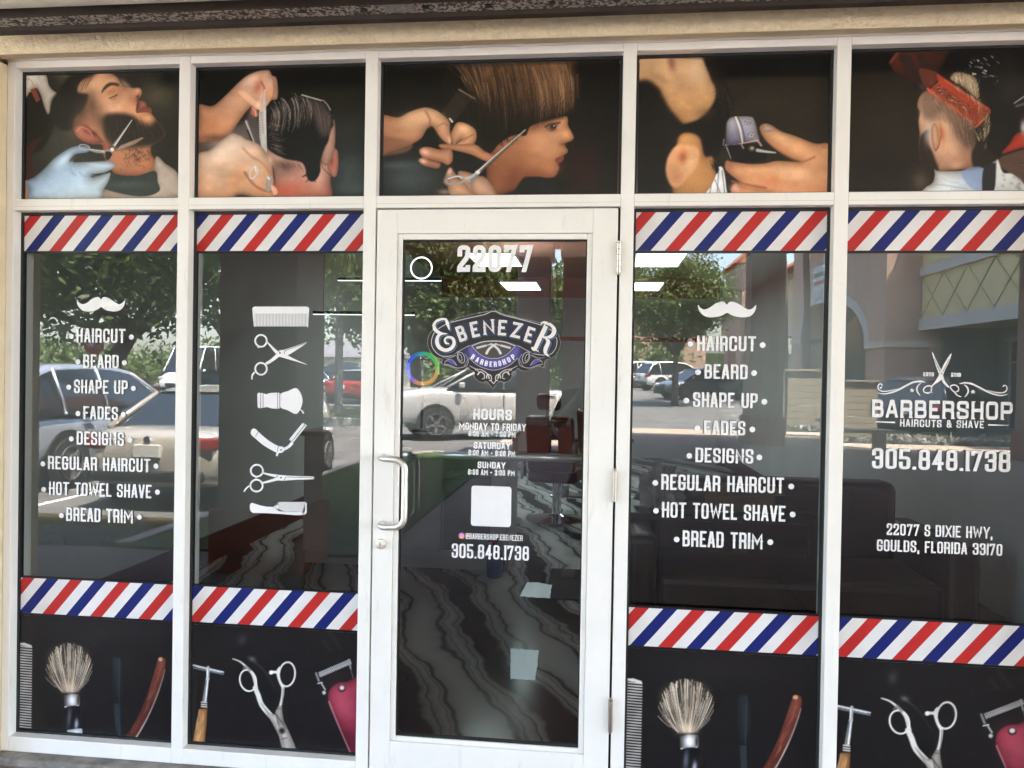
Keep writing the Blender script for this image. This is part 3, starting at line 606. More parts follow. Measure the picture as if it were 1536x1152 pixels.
c.blob(690, 190, 20, 40, (180, 130, 84), .4, 20); c.blob(680, 500, 110, 90, (14, 10, 8), .8); c.line([(1212, 200), (1218, 330)], 8, (150, 96, 56), .5, 5)
c.strands([(760, 560), (920, 510)], [(770, 610), (915, 560)], 30, (0, 5), 4, [(18, 12, 8)], .9, 12)
c.fill([(870, 900), (905, 800), (1040, 800), (1130, 900)], (22, 22, 22), 8)
# comb
c.line([(532, 285), (622, 338)], (8, 5), (150, 130, 112), .9, 3)
for k in range(19):
    t = k / 18; a = (530 - 98 * t, 290 + 132 * t); c.line([a, (a[0] + 74, a[1] + 46)], 3, (92, 80, 68), .75, 2)
c.line([(478, 455), (492, 470)], 12, (232, 220, 200), 1, 3); c.line([(440, 420), (482, 470)], 8, (70, 60, 52), .8, 3)
# upper hand
c.fill([(60, 445), (180, 446), (240, 418), (300, 395), (345, 388), (400, 405), (450, 440), (478, 475), (480, 520), (490, 580), (486, 606), (455, 590), (420, 555), (380, 500), (350, 510), (320, 560), (280, 590), (210, 620), (120, 650), (60, 680)], grad((232, 178, 132), (190, 124, 84), (300, 410), (200, 620)), 4)
c.blob(280, 450, 110, 40, (240, 190, 146), .6, -10); c.line([(340, 410), (365, 460), (360, 505)], 10, (150, 86, 56), .7, 7, True); c.line([(405, 500), (445, 480), (474, 500)], 9, (168, 96, 64), .7, 6, True); c.blob(440, 540, 26, 50, (226, 160, 116), .7, -30); c.blob(476, 575, 10, 22, (240, 188, 158), .8, -10)
c.fill([(60, 560), (140, 560), (260, 590), (240, 640), (130, 665), (60, 660)], (150, 98, 70), 12, .7)
c.fill([(485, 560), (488, 530), (515, 480), (545, 473), (590, 490), (628, 520), (632, 570), (610, 610), (575, 625), (530, 622), (518, 600), (545, 575), (520, 590), (500, 606)], (226, 166, 120), 4); c.blob(560, 510, 40, 24, (242, 190, 146), .7); c.line([(550, 575), (585, 560), (612, 545)], 8, (160, 90, 60), .8, 5, True); c.blob(548, 607, 30, 13, (244, 196, 168), .9)
c.fill([(420, 600), (500, 600), (620, 600), (680, 640), (735, 670), (730, 690), (690, 700), (600, 660), (500, 635), (430, 625)], (226, 158, 112), 4); c.blob(690, 668, 30, 16, (206, 120, 92), .7)
c.fill([(303, 640), (325, 618), (365, 616), (420, 630), (485, 625), (496, 690), (470, 720), (430, 705), (360, 690), (320, 672)], (214, 150, 108), 4); c.blob(335, 645, 28, 18, (240, 184, 156), .9, 25); c.fill([(300, 690), (325, 676), (380, 690), (425, 712), (410, 740), (350, 730), (312, 712)], (206, 140, 104), 4); c.blob(326, 698, 22, 13, (236, 182, 158), .9, 20); c.line([(360, 690), (430, 706)], 7, (120, 62, 42), .8, 4)
# lower fingers and scissors
c.fill([(440, 815), (470, 745), (485, 738), (520, 780), (560, 840), (620, 900), (740, 900), (730, 850), (680, 790), (640, 780), (560, 755), (525, 765), (545, 850), (600, 900), (490, 900), (470, 850)], (214, 158, 122), 5); c.fill([(470, 800), (540, 805), (600, 870), (620, 900), (490, 900)], (228, 170, 130), 5); c.blob(478, 758, 13, 20, (240, 190, 170), .9, 20); c.fill([(610, 790), (690, 800), (745, 900), (640, 900), (600, 850)], (222, 170, 140), 8); c.blob(450, 875, 40, 18, (170, 140, 120), .8)
c.line([(632, 768), (730, 680), (830, 600), (916, 517)], (22, 7), (118, 112, 106), 1, 3); c.line([(632, 764), (730, 674), (912, 518)], (6, 3), (236, 230, 222), .95, 2); c.line([(660, 760), (760, 668), (880, 560)], (10, 3), (70, 60, 52), .9, 2)
c.line([(640, 765), (600, 790), (560, 800)], (18, 14), (176, 178, 180), 1, 3); c.ring(510, 808, 52, 22, 11, (150, 158, 164), -8); c.line([(470, 800), (520, 785), (550, 795)], 5, (240, 244, 246), .9, 2, True); c.line([(640, 770), (610, 815), (580, 835)], (16, 12), (120, 134, 140), 1, 3); c.blob(640, 762, 14, 12, (226, 220, 214), 1, p=2)
c.fill([(70, 130), (1490, 92), (1490, 128), (70, 168)], (40, 34, 30), 6, .45, sm=False)
c.grain(2.2); T3 = c

# --- fourth picture: clippers at a blurred head
c = transom(3, (930, 60), 4.389, (38, 31, 22))
c.fill([(560, 70), (1420, 60), (1420, 235), (700, 250)], (5, 5, 5), 30, sm=False); c.blob(1150, 420, 260, 120, (46, 38, 26), .7); c.blob(1000, 900, 300, 200, (26, 21, 16), .5)
c.fill([(90, 230), (200, 250), (330, 420), (430, 560), (560, 600), (640, 700), (620, 780), (400, 700), (330, 900), (400, 1060), (90, 1060)], (22, 17, 13), 24)
c.fill([(100, 95), (520, 95), (570, 170), (610, 260), (640, 310), (640, 420), (600, 520), (500, 560), (420, 560), (340, 480), (280, 380), (250, 320), (180, 270), (100, 262)], grad((228, 182, 134), (196, 140, 86), (400, 130), (420, 520)), 26)
c.fill([(330, 500), (420, 590), (560, 560), (640, 470), (600, 640), (400, 640)], (20, 15, 12), 46); c.blob(340, 150, 26, 60, (150, 96, 72), .85, -10); c.blob(260, 250, 90, 30, (170, 124, 84), .6, 30); c.blob(500, 200, 70, 90, (232, 190, 150), .7); c.blob(400, 290, 60, 60, (196, 146, 100), .6); c.blob(470, 420, 90, 50, (204, 152, 96), .7); c.blob(180, 180, 70, 60, (210, 164, 116), .6)
c.fill([(540, 95), (590, 95), (650, 180), (700, 300), (745, 400), (730, 500), (690, 560), (680, 680), (640, 760), (560, 760), (520, 690), (540, 620), (400, 600), (420, 560), (520, 520), (600, 440), (640, 340), (600, 240)], (15, 11, 9), 16)
c.strands([(560, 100), (640, 220), (690, 320)], [(640, 460), (690, 520), (740, 470)], 70, (30, -10), 3, [(64, 46, 36), (96, 74, 60), (20, 16, 14)], .6, 13)
c.blob(560, 480, 60, 40, (120, 84, 58), .5)
c.fill([(370, 700), (400, 620), (470, 610), (530, 650), (560, 760), (610, 770), (640, 880), (620, 960), (540, 1060), (370, 1060), (340, 900)], grad((214, 152, 88), (196, 134, 76), (450, 650), (480, 1000)), 14)
c.fill([(300, 860), (320, 760), (380, 690), (470, 690), (520, 730), (510, 820), (450, 900), (380, 970), (330, 950)], (222, 160, 108), 14); c.blob(415, 770, 30, 44, (176, 84, 44), .85); c.blob(460, 820, 36, 60, (232, 180, 136), .7, 20); c.blob(370, 900, 40, 40, (210, 132, 92), .7); c.blob(440, 660, 50, 30, (206, 146, 84), .8)
c.strands([(590, 770), (620, 830)], [(600, 850), (640, 900)], 30, (6, 0), 2.5, [(40, 28, 20)], .7, 14)
c.fill([(540, 1060), (600, 960), (635, 880), (650, 835), (680, 850), (698, 960), (695, 1060)], (224, 222, 226), 5)
for a, b in (((650, 850), (640, 1010)), ((600, 960), (590, 1010)), ((672, 860), (690, 1010)), ((625, 920), (660, 1010))): c.line([a, b], 6, (70, 70, 80), .7, 4)
c.fill([(620, 800), (650, 840), (640, 880), (625, 850)], (20, 18, 18), 5)
# clipper head
c.fill([(700, 570), (712, 525), (735, 508), (780, 503), (865, 505), (885, 530), (900, 580), (905, 610), (918, 655), (905, 672), (800, 680), (700, 698), (690, 690), (705, 640)], grad((190, 188, 206), (120, 118, 142), (840, 520), (740, 690)), 3)
c.fill([(700, 590), (712, 530), (760, 520), (790, 600), (800, 676), (705, 692)], grad((206, 204, 218), (110, 106, 140), (760, 520), (730, 680)), 5, .9); c.line([(775, 508), (800, 560), (826, 672)], 9, (84, 80, 90), .9, 3, True); c.line([(762, 508), (790, 590), (806, 676)], 10, (240, 236, 226), .9, 4, True)
for x, y in ((842, 540), (864, 628)):
    c.blob(x, y, 25, 18, (120, 116, 124), 1, p=4); c.blob(x, y, 19, 13, (206, 202, 206), 1, p=3); c.line([(x - 16, y - 4), (x + 16, y + 4)], 5, (60, 58, 62), .9, 2); c.line([(x - 4, y + 10), (x + 6, y - 10)], 5, (80, 78, 82), .8, 2)
c.line([(690, 694), (800, 682), (905, 660)], (4, 9), (220, 176, 176), .9, 3); c.line([(684, 655), (680, 690)], 5, (206, 210, 216), .8, 3)
for k in range(16): c.line([(705 + 5.5 * k, 690 - k), (703 + 5.5 * k, 700 - k)], 2.4, (60, 58, 66), .7, 1.5)
c.fill([(700, 700), (730, 780), (800, 800), (950, 790), (960, 740), (900, 690), (800, 690)], (12, 11, 11), 8); c.line([(702, 706), (730, 780)], (7, 4), (196, 196, 196), .9, 3)
c.blob(868, 714, 24, 20, (96, 84, 66), 1, p=3); c.blob(870, 712, 11, 9, (206, 176, 120), 1, p=2); c.line([(905, 726), (960, 735), (1024, 742)], (22, 8), (196, 190, 184), 1, 3); c.line([(800, 690), (812, 712)], 10, (196, 150, 140), .9, 3); c.line([(905, 660), (930, 695)], 12, (206, 170, 160), .9, 3)
# hand
c.fill([(920, 590), (928, 560), (960, 549), (1000, 562), (1060, 600), (1150, 630), (1280, 680), (1400, 712), (1400, 1060), (800, 1060), (730, 1000), (750, 945), (790, 940), (720, 880), (690, 840), (700, 795), (735, 800), (850, 815), (950, 812), (1040, 795), (1180, 802), (1120, 775), (1040, 730), (960, 660)], grad((234, 172, 120), (226, 152, 104), (1100, 650), (1100, 980)), 4)
c.fill([(934, 585), (955, 553), (1000, 570), (1018, 592), (985, 604), (950, 604)], (244, 204, 180), 5); c.blob(1050, 640, 60, 26, (240, 184, 136), .7, 30); c.blob(1040, 700, 110, 22, (206, 128, 84), .6, 35); c.line([(1060, 740), (1180, 802), (1280, 770)], 10, (150, 82, 48), .7, 8, True)
c.blob(1150, 880, 160, 40, (244, 194, 146), .7, 5); c.line([(740, 930), (850, 955), (960, 975)], 14, (146, 84, 50), .85, 8, True); c.blob(720, 830, 24, 40, (176, 102, 66), .6, -20); c.blob(1000, 930, 60, 40, (200, 116, 70), .6); c.blob(760, 975, 34, 28, (232, 170, 150), .9); c.line([(790, 960), (900, 985), (1000, 1000)], 24, (176, 108, 66), .6, 14); c.blob(900, 860, 110, 24, (232, 168, 116), .6)
c.line([(1330, 700), (1400, 725)], 8, (180, 100, 70), .7, 5)
c.fill([(100, 95), (1430, 62), (1430, 105), (560, 130), (100, 110)], (60, 56, 52), 6, .35, sm=False)
c.grain(2.2); T4 = c

# --- fifth picture: fair-haired man from behind, orange comb
c = transom(4, (1236, 60), 4.43, (34, 27, 17))
c.fill([(170, 50), (1600, 20), (1600, 200), (900, 215), (170, 220)], (7, 6, 5), 25, sm=False); c.blob(400, 460, 200, 180, (42, 34, 22), .8); c.blob(640, 930, 60, 80, (96, 80, 64), .8); c.blob(400, 850, 220, 100, (22, 17, 11), .6)
c.fill([(1000, 90), (1500, 60), (1500, 700), (1200, 780), (1150, 840), (1000, 840), (1080, 500), (1020, 260)], (14, 12, 12), 20); c.blob(1270, 330, 120, 120, (46, 44, 44), .8); c.blob(1250, 620, 140, 120, (12, 10, 10), .9)
c.fill([(1185, 755), (1230, 690), (1290, 615), (1400, 620), (1500, 560), (1500, 700), (1330, 715)], (214, 62, 42), 6); c.fill([(1150, 830), (1180, 775), (1330, 725), (1500, 690), (1500, 1060), (1330, 1060), (1250, 900)], (92, 66, 54), 10); c.strands([(1200, 780), (1300, 880)], [(1450, 760), (1450, 900)], 40, (0, -20), 5, [(120, 92, 78), (70, 48, 38)], .5, 15)
c.fill([(440, 150), (470, 90), (520, 50), (830, 45), (760, 220), (740, 300), (690, 300), (670, 340), (620, 320), (520, 250), (460, 210)], grad((100, 40, 28), (46, 24, 20), (500, 60), (700, 280)), 8)
for a, b in (((560, 120), (640, 300)), ((520, 110), (560, 240)), ((640, 110), (720, 290))): c.line([a, b], (40, 18), (34, 30, 32), .8, 14)
c.line([(440, 150), (500, 70)], 18, (156, 74, 46), .7, 9); c.blob(715, 280, 20, 30, (70, 72, 78), .9, -20); c.blob(650, 310, 16, 24, (74, 74, 80), .8, -30)
c.fill([(640, 480), (620, 440), (640, 370), (700, 340), (800, 400), (900, 470), (1000, 560), (1020, 640), (1080, 680), (1060, 780), (1000, 845), (900, 860), (760, 870), (745, 840), (700, 790), (640, 790), (630, 700), (635, 620), (628, 540)], grad((216, 170, 136), (176, 122, 92), (760, 600), (960, 800)), 5)
c.fill([(640, 470), (660, 350), (720, 340), (830, 420), (1000, 560), (1000, 700), (960, 720), (880, 640), (840, 560), (780, 520), (700, 530)], (124, 96, 76), 30, .85); c.blob(720, 420, 60, 40, (146, 112, 88), .7); c.blob(960, 640, 70, 90, (74, 54, 42), .8, -30)
c.strands([(700, 380), (840, 480), (940, 560)], [(760, 520), (900, 660), (1000, 760)], 160, (20, -10), 2.6, [(70, 52, 40), (180, 148, 122), (110, 84, 66)], .5, 16, jit=22)
c.fill([(1000, 560), (1090, 470), (1100, 560), (1090, 660), (1070, 720), (1160, 790), (1010, 850), (980, 760), (1010, 680)], (32, 25, 18), 14)
c.fill([(690, 600), (640, 640), (628, 700), (630, 780), (680, 850), (735, 870), (760, 860), (740, 800), (720, 740), (700, 690)], (44, 32, 26), 16); c.blob(690, 630, 26, 70, (206, 196, 190), .6)
c.fill([(712, 600), (722, 562), (742, 556), (756, 590), (764, 640), (770, 690), (750, 735), (735, 735), (715, 680)], grad((244, 206, 176), (222, 160, 118), (730, 570), (745, 720)), 5); c.blob(780, 620, 18, 60, (190, 92, 44), .85, -10); c.line([(740, 735), (765, 700), (775, 640)], 6, (120, 60, 40), .7, 4, True); c.blob(840, 720, 60, 60, (220, 170, 136), .6); c.blob(880, 830, 50, 30, (226, 180, 140), .6); c.blob(780, 500, 40, 30, (206, 158, 122), .5); c.blob(645, 520, 16, 60, (232, 186, 150), .6)
c.fill([(840, 260), (870, 215), (940, 220), (1000, 250), (1025, 310), (1020, 390), (960, 340), (900, 295)], (200, 176, 140), 8); c.strands([(850, 240), (930, 220), (1010, 260)], [(870, 290), (960, 340), (1022, 400)], 90, (10, -10), 3, [(240, 226, 200), (150, 124, 92), (96, 76, 56), (226, 206, 176)], .8, 17)
c.strands([(860, 180), (960, 190)], [(840, 230), (980, 250)], 26, (0, -6), 3, [(70, 54, 40)], .7, 18)
oc = grad((236, 88, 50), (206, 64, 34), (800, 260), (1000, 560))
c.fill([(640, 190), (770, 230), (690, 325), (650, 270)], (120, 50, 34), 6, .8); c.fill([(745, 225), (770, 232), (1105, 455), (1108, 485), (1085, 500), (760, 285)], oc, 3, sm=False)
for k in range(40):
    t = k / 39; a = np.array((764 + 316 * t, 280 + 214 * t)); d = np.array((-72 - 4 * t, 64 + 22 * t)); c.line([a, a + d], 5.4, (226, 80, 44), .95, 1.6)
c.line([(690, 325), (715, 350)], 16, (226, 84, 50), 1, 3); c.line([(1092, 500), (1006, 580)], 11, (230, 84, 46), 1, 3); c.line([(800, 265), (1090, 458)], 5, (250, 130, 90), .7, 3); c.line([(770, 262), (1075, 470)], 4, (150, 44, 24), .6, 3)
c.strands([(720, 330), (830, 380), (960, 470)], [(790, 320), (880, 390), (985, 460)], 110, (4, 14), 3, [(244, 220, 190), (60, 44, 34), (160, 120, 90), (40, 30, 26)], .85, 19, jit=14)
c.strands([(1020, 380), (1090, 440), (1095, 540)], [(1010, 560), (1060, 600), (1060, 680)], 70, (26, 10), 3, [(226, 206, 160), (130, 108, 76), (70, 56, 40)], .8, 20)
c.strands([(690, 345), (860, 430), (1000, 540)], [(740, 420), (900, 540), (1000, 640)], 130, (14, 4), 3, [(60, 46, 36), (200, 172, 146), (120, 94, 74)], .6, 23, jit=16); c.strands([(860, 290), (960, 340), (1020, 390)], [(900, 350), (990, 420), (1060, 460)], 60, (8, -4), 3, [(216, 194, 156), (80, 62, 46)], .8, 24); c.strands([(1000, 600), (1080, 580)], [(1030, 690), (1070, 650)], 50, (10, 10), 3, [(220, 200, 160), (120, 96, 70)], .8, 21)
rg = np.random.RandomState(8)
for _ in range(34):
    x, y = rg.uniform(960, 1150), rg.uniform(100, 290); c.line([(x, y), (x + rg.uniform(4, 22), y + rg.uniform(2, 14))], rg.uniform(2, 7), (226, 226, 230), rg.uniform(.3, 1), 2)
c.line([(1265, 420), (1330, 375), (1420, 370)], 8, (220, 222, 226), .8, 4); c.line([(1280, 440), (1340, 420)], 16, (150, 152, 156), .7, 8); c.blob(1325, 580, 20, 50, (226, 226, 226), .9)
c.fill([(640, 1060), (670, 985), (720, 950), (735, 900), (735, 855), (760, 870), (930, 868), (1060, 850), (1150, 800), (1165, 900), (1150, 1060)], grad((222, 228, 230), (176, 192, 210), (800, 880), (1060, 980)), 4)
c.fill([(925, 865), (1055, 850), (1060, 990), (1000, 995), (930, 930)], (136, 158, 200), 8, .8); c.line([(720, 955), (800, 965), (950, 990)], 6, (150, 164, 176), .7, 4, True); c.line([(760, 900), (830, 940), (900, 950)], 6, (170, 180, 190), .6, 5, True)
c.fill([(1060, 855), (1145, 825), (1140, 960), (1130, 1060), (1060, 1060)], (40, 38, 42), 6); c.fill([(1140, 960), (1145, 830), (1155, 795), (1190, 880), (1250, 890), (1330, 960), (1340, 1060), (1130, 1060)], (214, 216, 216), 6)
for _ in range(12):
    x, y = rg.uniform(1160, 1310), rg.uniform(900, 1000); c.blob(x, y, 12, 8, (140, 146, 152), .6, 30)
c.fill([(170, 50), (1600, 20), (1600, 62), (170, 95)], (44, 40, 38), 6, .5, sm=False)
c.grain(2.2); T5 = c

PRN = [(T1, 'window print of a bearded man trimmed with scissors by a blue gloved hand'),
       (T2, 'window print of hands combing wet black hair seen from behind'),
       (T3, 'wide window print over the door of a boy getting his brown fringe cut'),
       (T4, 'window print of a hand holding chrome clippers beside a blurred ear'),
       (T5, 'window print of a fair haired man under an orange comb')]
for c, l in PRN:
    tag(c.build('photo_print', print_m), l, 'window print', 'photo prints in the transom windows')

# ------------------------------------------------------------------ barber stripes
def clip_poly(poly, x0, x1):
    for s, lim in ((1, x0), (-1, x1)):
        out = []
        for (ax, az), (bx_, bz) in zip(poly, poly[1:] + poly[:1]):
            ia, ib = s * (ax - lim) >= 0, s * (bx_ - lim) >= 0
            if ia: out.append((ax, az))
            if ia != ib:
                t = (lim - ax) / (bx_ - ax); out.append((lim, az + t * (bz - az)))
        poly = out
        if len(poly) < 3: return []
    return poly
PER, LEAN = .208, .121
def stripes(i, z1, z0, xred, label):
    """stripe band; xred = left edge of a red stripe at the top edge"""
    x0, x1 = XS[i][0] + .0105, XS[i][1] - .0105
    root = thing('barber_stripe_band', label, 'stripe band', (0, 0, 0), group='barber stripe bands on the windows')
    V = {'red': ([], []), 'blue': ([], []), 'white': ([], [])}
    k0 = int((x0 - xred) / PER) - 2
    for k in range(k0, k0 + 9):
        for j, n in enumerate(('red', 'white', 'blue', 'white')):
            a = xred + k * PER + j * PER / 4; b_ = a + PER / 4
            P = clip_poly([(a, z1), (b_, z1), (b_ - LEAN, z0), (a - LEAN, z0)], x0, x1)
            if not P: continue
            vs_, fs = V[n]; fs.append(tuple(range(len(vs_), len(vs_) + len(P)))); vs_.extend((x, AY, z) for x, z in P)
    for n, m in (('red', red_m), ('blue', blue_m), ('white', band_white_m)): obj(n + '_stripe', V[n], m, root)
    b = .0095
    vs_ = []; fs = []
    for za, zb in ((z0 - b, z0 - .0002), (z1 + .0002, z1 + b)):
        fs.append(tuple(range(len(vs_), len(vs_) + 4))); vs_ += [(x0, AY, za), (x1, AY, za), (x1, AY, zb), (x0, AY, zb)]
    obj('border', (vs_, fs), black_film_m, root)
where = ['far left window', 'window left of the door', '', 'window right of the door', 'far right window']
for i, xr, yr, ylo in ((0, 44.3, 324, 863.7), (1, 260 + 278 / 3.84, 324, 880), (3, 930 + 126 / 3.84, 319, 911), (4, 1236 + 295 / 3.84, 317, 931)):
    stripes(i, 2.203, 2.060, at(xr, yr, AY)[0], 'red, white and blue stripes along the top of the %s' % where[i])
for i, xr, yr in ((0, 34.5, 864), (1, 260 + 250 / 3.84, 879), (3, 920 + 125 / 3.84, 911), (4, 1236 + 250 / 3.84, 933)):
    stripes(i, .7235, .580, at(xr, yr, AY)[0], 'red, white and blue stripes above the tool print of the %s' % where[i])

# ------------------------------------------------------------------ black prints of barber tools below the stripes
def tools_left(i, dx):
    s = XS[i]
    c = Canvas(s[0] + .0105, s[1] - .0105, ZS + .0105, .5702, CELL, (0, 852), 3.84, mapf=lambda x, z: (x - dx, z), bg=(24, 22, 25))
    c.blob(600, 380, 300, 60, (34, 31, 33), .6); c.blob(880, 760, 200, 160, (20, 18, 22), .6)
    rg = np.random.RandomState(2)
    for _ in range(10): c.blob(rg.uniform(200, 950), rg.uniform(330, 900), rg.uniform(4, 60), rg.uniform(2, 16), (50, 48, 50), .25, rg.uniform(20, 60))
    # comb
    c.fill([(100, 433), (140, 430), (182, 446), (183, 458), (100, 440)], (216, 212, 204), 2, sm=False)
    n = 32
    for k in range(n):
        y = 452 + 14.9 * k; c.line([(98, y - 2), (183 - .18 * k, y + 6)], 6.2, (208, 206, 202), .95, 1.6)
    c.line([(100, 440), (100, 930)], 5, (190, 188, 184), .9, 2)
    # brush
    c.fill([(262, 530), (280, 475), (330, 440), (400, 430), (470, 440), (515, 480), (531, 535), (510, 590), (470, 660), (440, 712), (360, 715), (310, 640), (275, 580)], (44, 40, 36), 14)
    rg = np.random.RandomState(12)
    for _ in range(520):
        u = rg.uniform(-1, 1); w = 1 - .25 * abs(u) ** 2; tip = np.array((397 + 136 * u, 430 + 110 * abs(u) ** 2.4 + abs(rg.randn()) * 42)); base = np.array((402 + 44 * u, 712))
        mid = (tip + base) / 2 + np.array((18 * u, 0)); t0, t1 = (0, rg.uniform(.3, .9)) if rg.rand() < .6 else (rg.uniform(.2, .6), 1)
        tt = np.linspace(t0, t1, 5)[:, None]; pts = tip * (1 - tt) ** 2 + 2 * mid * tt * (1 - tt) + base * tt ** 2
        kk = rg.randint(5); colr = [(222, 206, 184), (150, 136, 120), (54, 46, 42), (186, 166, 142), (24, 20, 20)][kk]
        c.line(pts, (2.5 + 2 * rg.rand(), 3), colr, .75, 1.6)
    c.blob(402, 690, 44, 34, (232, 204, 172), .7); c.blob(400, 600, 40, 60, (206, 184, 156), .25)
    c.line([(358, 718), (405, 724), (454, 712)], 8, (110, 84, 66), .95, 3, True); c.line([(362, 728), (450, 722)], 8, (20, 18, 18), .9, 3)
    c.fill([(368, 740), (372, 732), (440, 726), (455, 735), (460, 780), (448, 796), (380, 804), (370, 790)], grad((90, 90, 92), (196, 194, 196), (368, 760), (412, 762)), 3); c.blob(412, 762, 20, 40, (240, 238, 238), .9); c.blob(450, 760, 9, 34, (40, 40, 42), .9); c.line([(375, 800), (450, 793)], 6, (236, 236, 234), .9, 2)
    c.fill([(376, 806), (455, 796), (488, 850), (492, 905), (480, 940), (490, 975), (392, 975), (396, 930), (380, 880)], (12, 12, 15), 4); c.blob(398, 860, 14, 60, (92, 94, 106), .9, 4); c.blob(440, 900, 12, 34, (190, 196, 214), .8, 4); c.blob(470, 850, 10, 50, (52, 50, 52), .5)
    c.fill([(388, 938), (400, 932), (465, 925), (474, 940), (468, 975), (398, 975)], (176, 180, 190), 3); c.blob(440, 945, 20, 8, (244, 246, 250), .8)
    # dark razor blade
    c.fill([(645, 516), (660, 510), (688, 516), (708, 565), (711, 715), (690, 776), (653, 776), (643, 690)], grad((44, 54, 60), (32, 38, 44), (650, 540), (700, 760)), 4, sm=False); c.line([(688, 520), (684, 770)], 4, (60, 72, 80), .8, 2)
    c.fill([(655, 780), (690, 780), (692, 880), (700, 985), (682, 985), (664, 900)], (40, 48, 54), 4, sm=False)
    # wooden scales
    W = [(905, 540), (912, 518), (932, 514), (954, 528), (950, 580), (930, 655), (890, 770), (840, 880), (780, 995), (712, 995), (790, 860), (850, 720)]
    c.fill(W, grad((150, 78, 62), (98, 44, 36), (900, 560), (760, 960)), 3)
    rg = np.random.RandomState(3)
    for _ in range(70):
        t = rg.rand(); o = rg.uniform(.1, .9); y = 545 + 420 * t; xl = 905 - 55 * t - 130 * t * t; x = xl + o * (44 + 26 * t); L = rg.uniform(30, 80)
        c.line([(x, y), (x - L * .42, y + L)], 3, [(66, 28, 24), (176, 104, 82), (84, 40, 32)][rg.randint(3)], .45, 2)
    c.line([(951, 585), (930, 660), (890, 772), (835, 890), (775, 990)], (3, 9), (214, 196, 190), .8, 3, True)
    c.blob(924, 526, 13, 12, (214, 160, 120), 1, p=3)
    c.grain(1.2)
    return c
def tools_right(i, mp):
    s = XS[i]
    c = Canvas(s[0] + .0105, s[1] - .0105, ZS + .0105, .5702, CELL, (260, 852), 3.84, mapf=mp, bg=(24, 22, 25))
    rg = np.random.RandomState(6)
    # powder smudges
    c.blob(395, 415, 22, 30, (86, 84, 86), .5); c.blob(455, 525, 22, 14, (120, 118, 120), .7, 20); c.line([(470, 540), (530, 600), (590, 700)], (10, 3), (78, 76, 80), .6, 6, True); c.line([(865, 420), (900, 470)], 16, (62, 60, 62), .5, 9); c.line([(900, 370), (960, 460)], 18, (58, 56, 58), .5, 10)
    for _ in range(14): c.blob(rg.uniform(300, 950), rg.uniform(380, 980), rg.uniform(3, 40), rg.uniform(2, 8), (52, 50, 54), .3, rg.uniform(30, 70))
    # safety razor
    for a, b, w, col in (((116, 560), (288, 600), 9, (196, 200, 206)), ((118, 575), (288, 612), 7, (120, 124, 130)), ((130, 568), (275, 602), 3, (250, 250, 250))): c.line([a, b], w, col, 1, 2)
    c.line([(200, 572), (198, 640)], 17, (168, 170, 174), 1, 3); c.line([(196, 580), (194, 640)], 5, (244, 246, 248), .9, 2); c.line([(196, 640), (180, 765)], (17, 24), (190, 192, 196), 1, 3); c.line([(190, 650), (174, 765)], 6, (70, 72, 76), .8, 3); c.line([(197, 650), (186, 765)], 6, (246, 248, 250), .8, 2)
    for y in (772, 785, 797): c.line([(162, y), (192, y + 4)], 7, (210, 206, 200), 1, 2)
    c.line([(160, 806), (194, 810)], 8, (60, 52, 48), 1, 3)
    c.fill([(146, 812), (196, 812), (192, 900), (178, 1025), (108, 1025), (128, 910)], grad((226, 176, 116), (186, 128, 74), (135, 900), (190, 900)), 3, sm=False)
    for _ in range(40):
        t = rg.rand(); x = 140 + rg.uniform(0, 48); y = 815 + 180 * t; c.line([(x - 14 * t, y), (x - 14 * t - 6, y + 40)], 3, [(160, 104, 58), (240, 200, 150)][rg.randint(2)], .4, 2)
    # scissors
    SC = (214, 210, 202)
    c.line([(342, 523), (385, 540), (425, 575), (460, 620), (478, 690)], (5, 20), SC, 1, 3, True)
    c.ring(430, 648, 46, 62, 9, SC, -14); c.ring(430, 648, 48, 64, 3, (250, 248, 244), -14); c.line([(405, 580), (420, 565), (440, 590)], 14, (120, 116, 112), .8, 5)
    c.line([(470, 690), (488, 730), (510, 790), (560, 850)], (26, 30), SC, 1, 3, True)
    c.fill([(505, 780), (560, 838), (600, 845), (640, 890), (710, 1058), (640, 1060), (604, 960), (545, 850)], grad((232, 230, 226), (170, 166, 162), (560, 850), (690, 1010)), 3); c.line([(625, 975), (690, 1060)], 16, (120, 118, 118), .7, 6)
    c.ring(655, 612, 46, 70, 10, SC, 6); c.line([(602, 600), (570, 600)], 16, SC, 1, 3); c.blob(563, 602, 12, 13, (236, 234, 230), 1, p=3); c.line([(612, 575), (600, 600), (612, 650), (632, 690)], 14, SC, 1, 3, True)
    c.line([(632, 688), (628, 740), (616, 792)], (16, 14), SC, 1, 3, True); c.line([(634, 690), (628, 790)], 5, (110, 106, 102), .8, 2)
    c.fill([(606, 792), (626, 795), (628, 830), (640, 900), (655, 960), (600, 900), (585, 832)], grad((206, 204, 200), (150, 146, 142), (600, 800), (630, 920)), 3, sm=False); c.line([(600, 810), (626, 812)], 5, (80, 78, 76), .8, 2); c.line([(585, 835), (650, 925)], 5, (40, 38, 38), .8, 2)
    c.fill([(605, 900), (650, 925), (690, 1060), (630, 1060)], grad((226, 224, 220), (190, 188, 184), (610, 900), (670, 1050)), 4, .6); c.line([(608, 905), (648, 1060)], 4, (96, 94, 92), .7, 2)
    c.blob(626, 938, 19, 20, (26, 24, 26), 1, p=4); c.ring(626, 938, 15, 16, 4, (120, 118, 116)); c.line([(626, 985), (655, 978)], 5, (70, 68, 66), .9, 2)
    # clippers
    c.line([(838, 620), (1020, 545)], 6, (90, 88, 90), 1, 2)
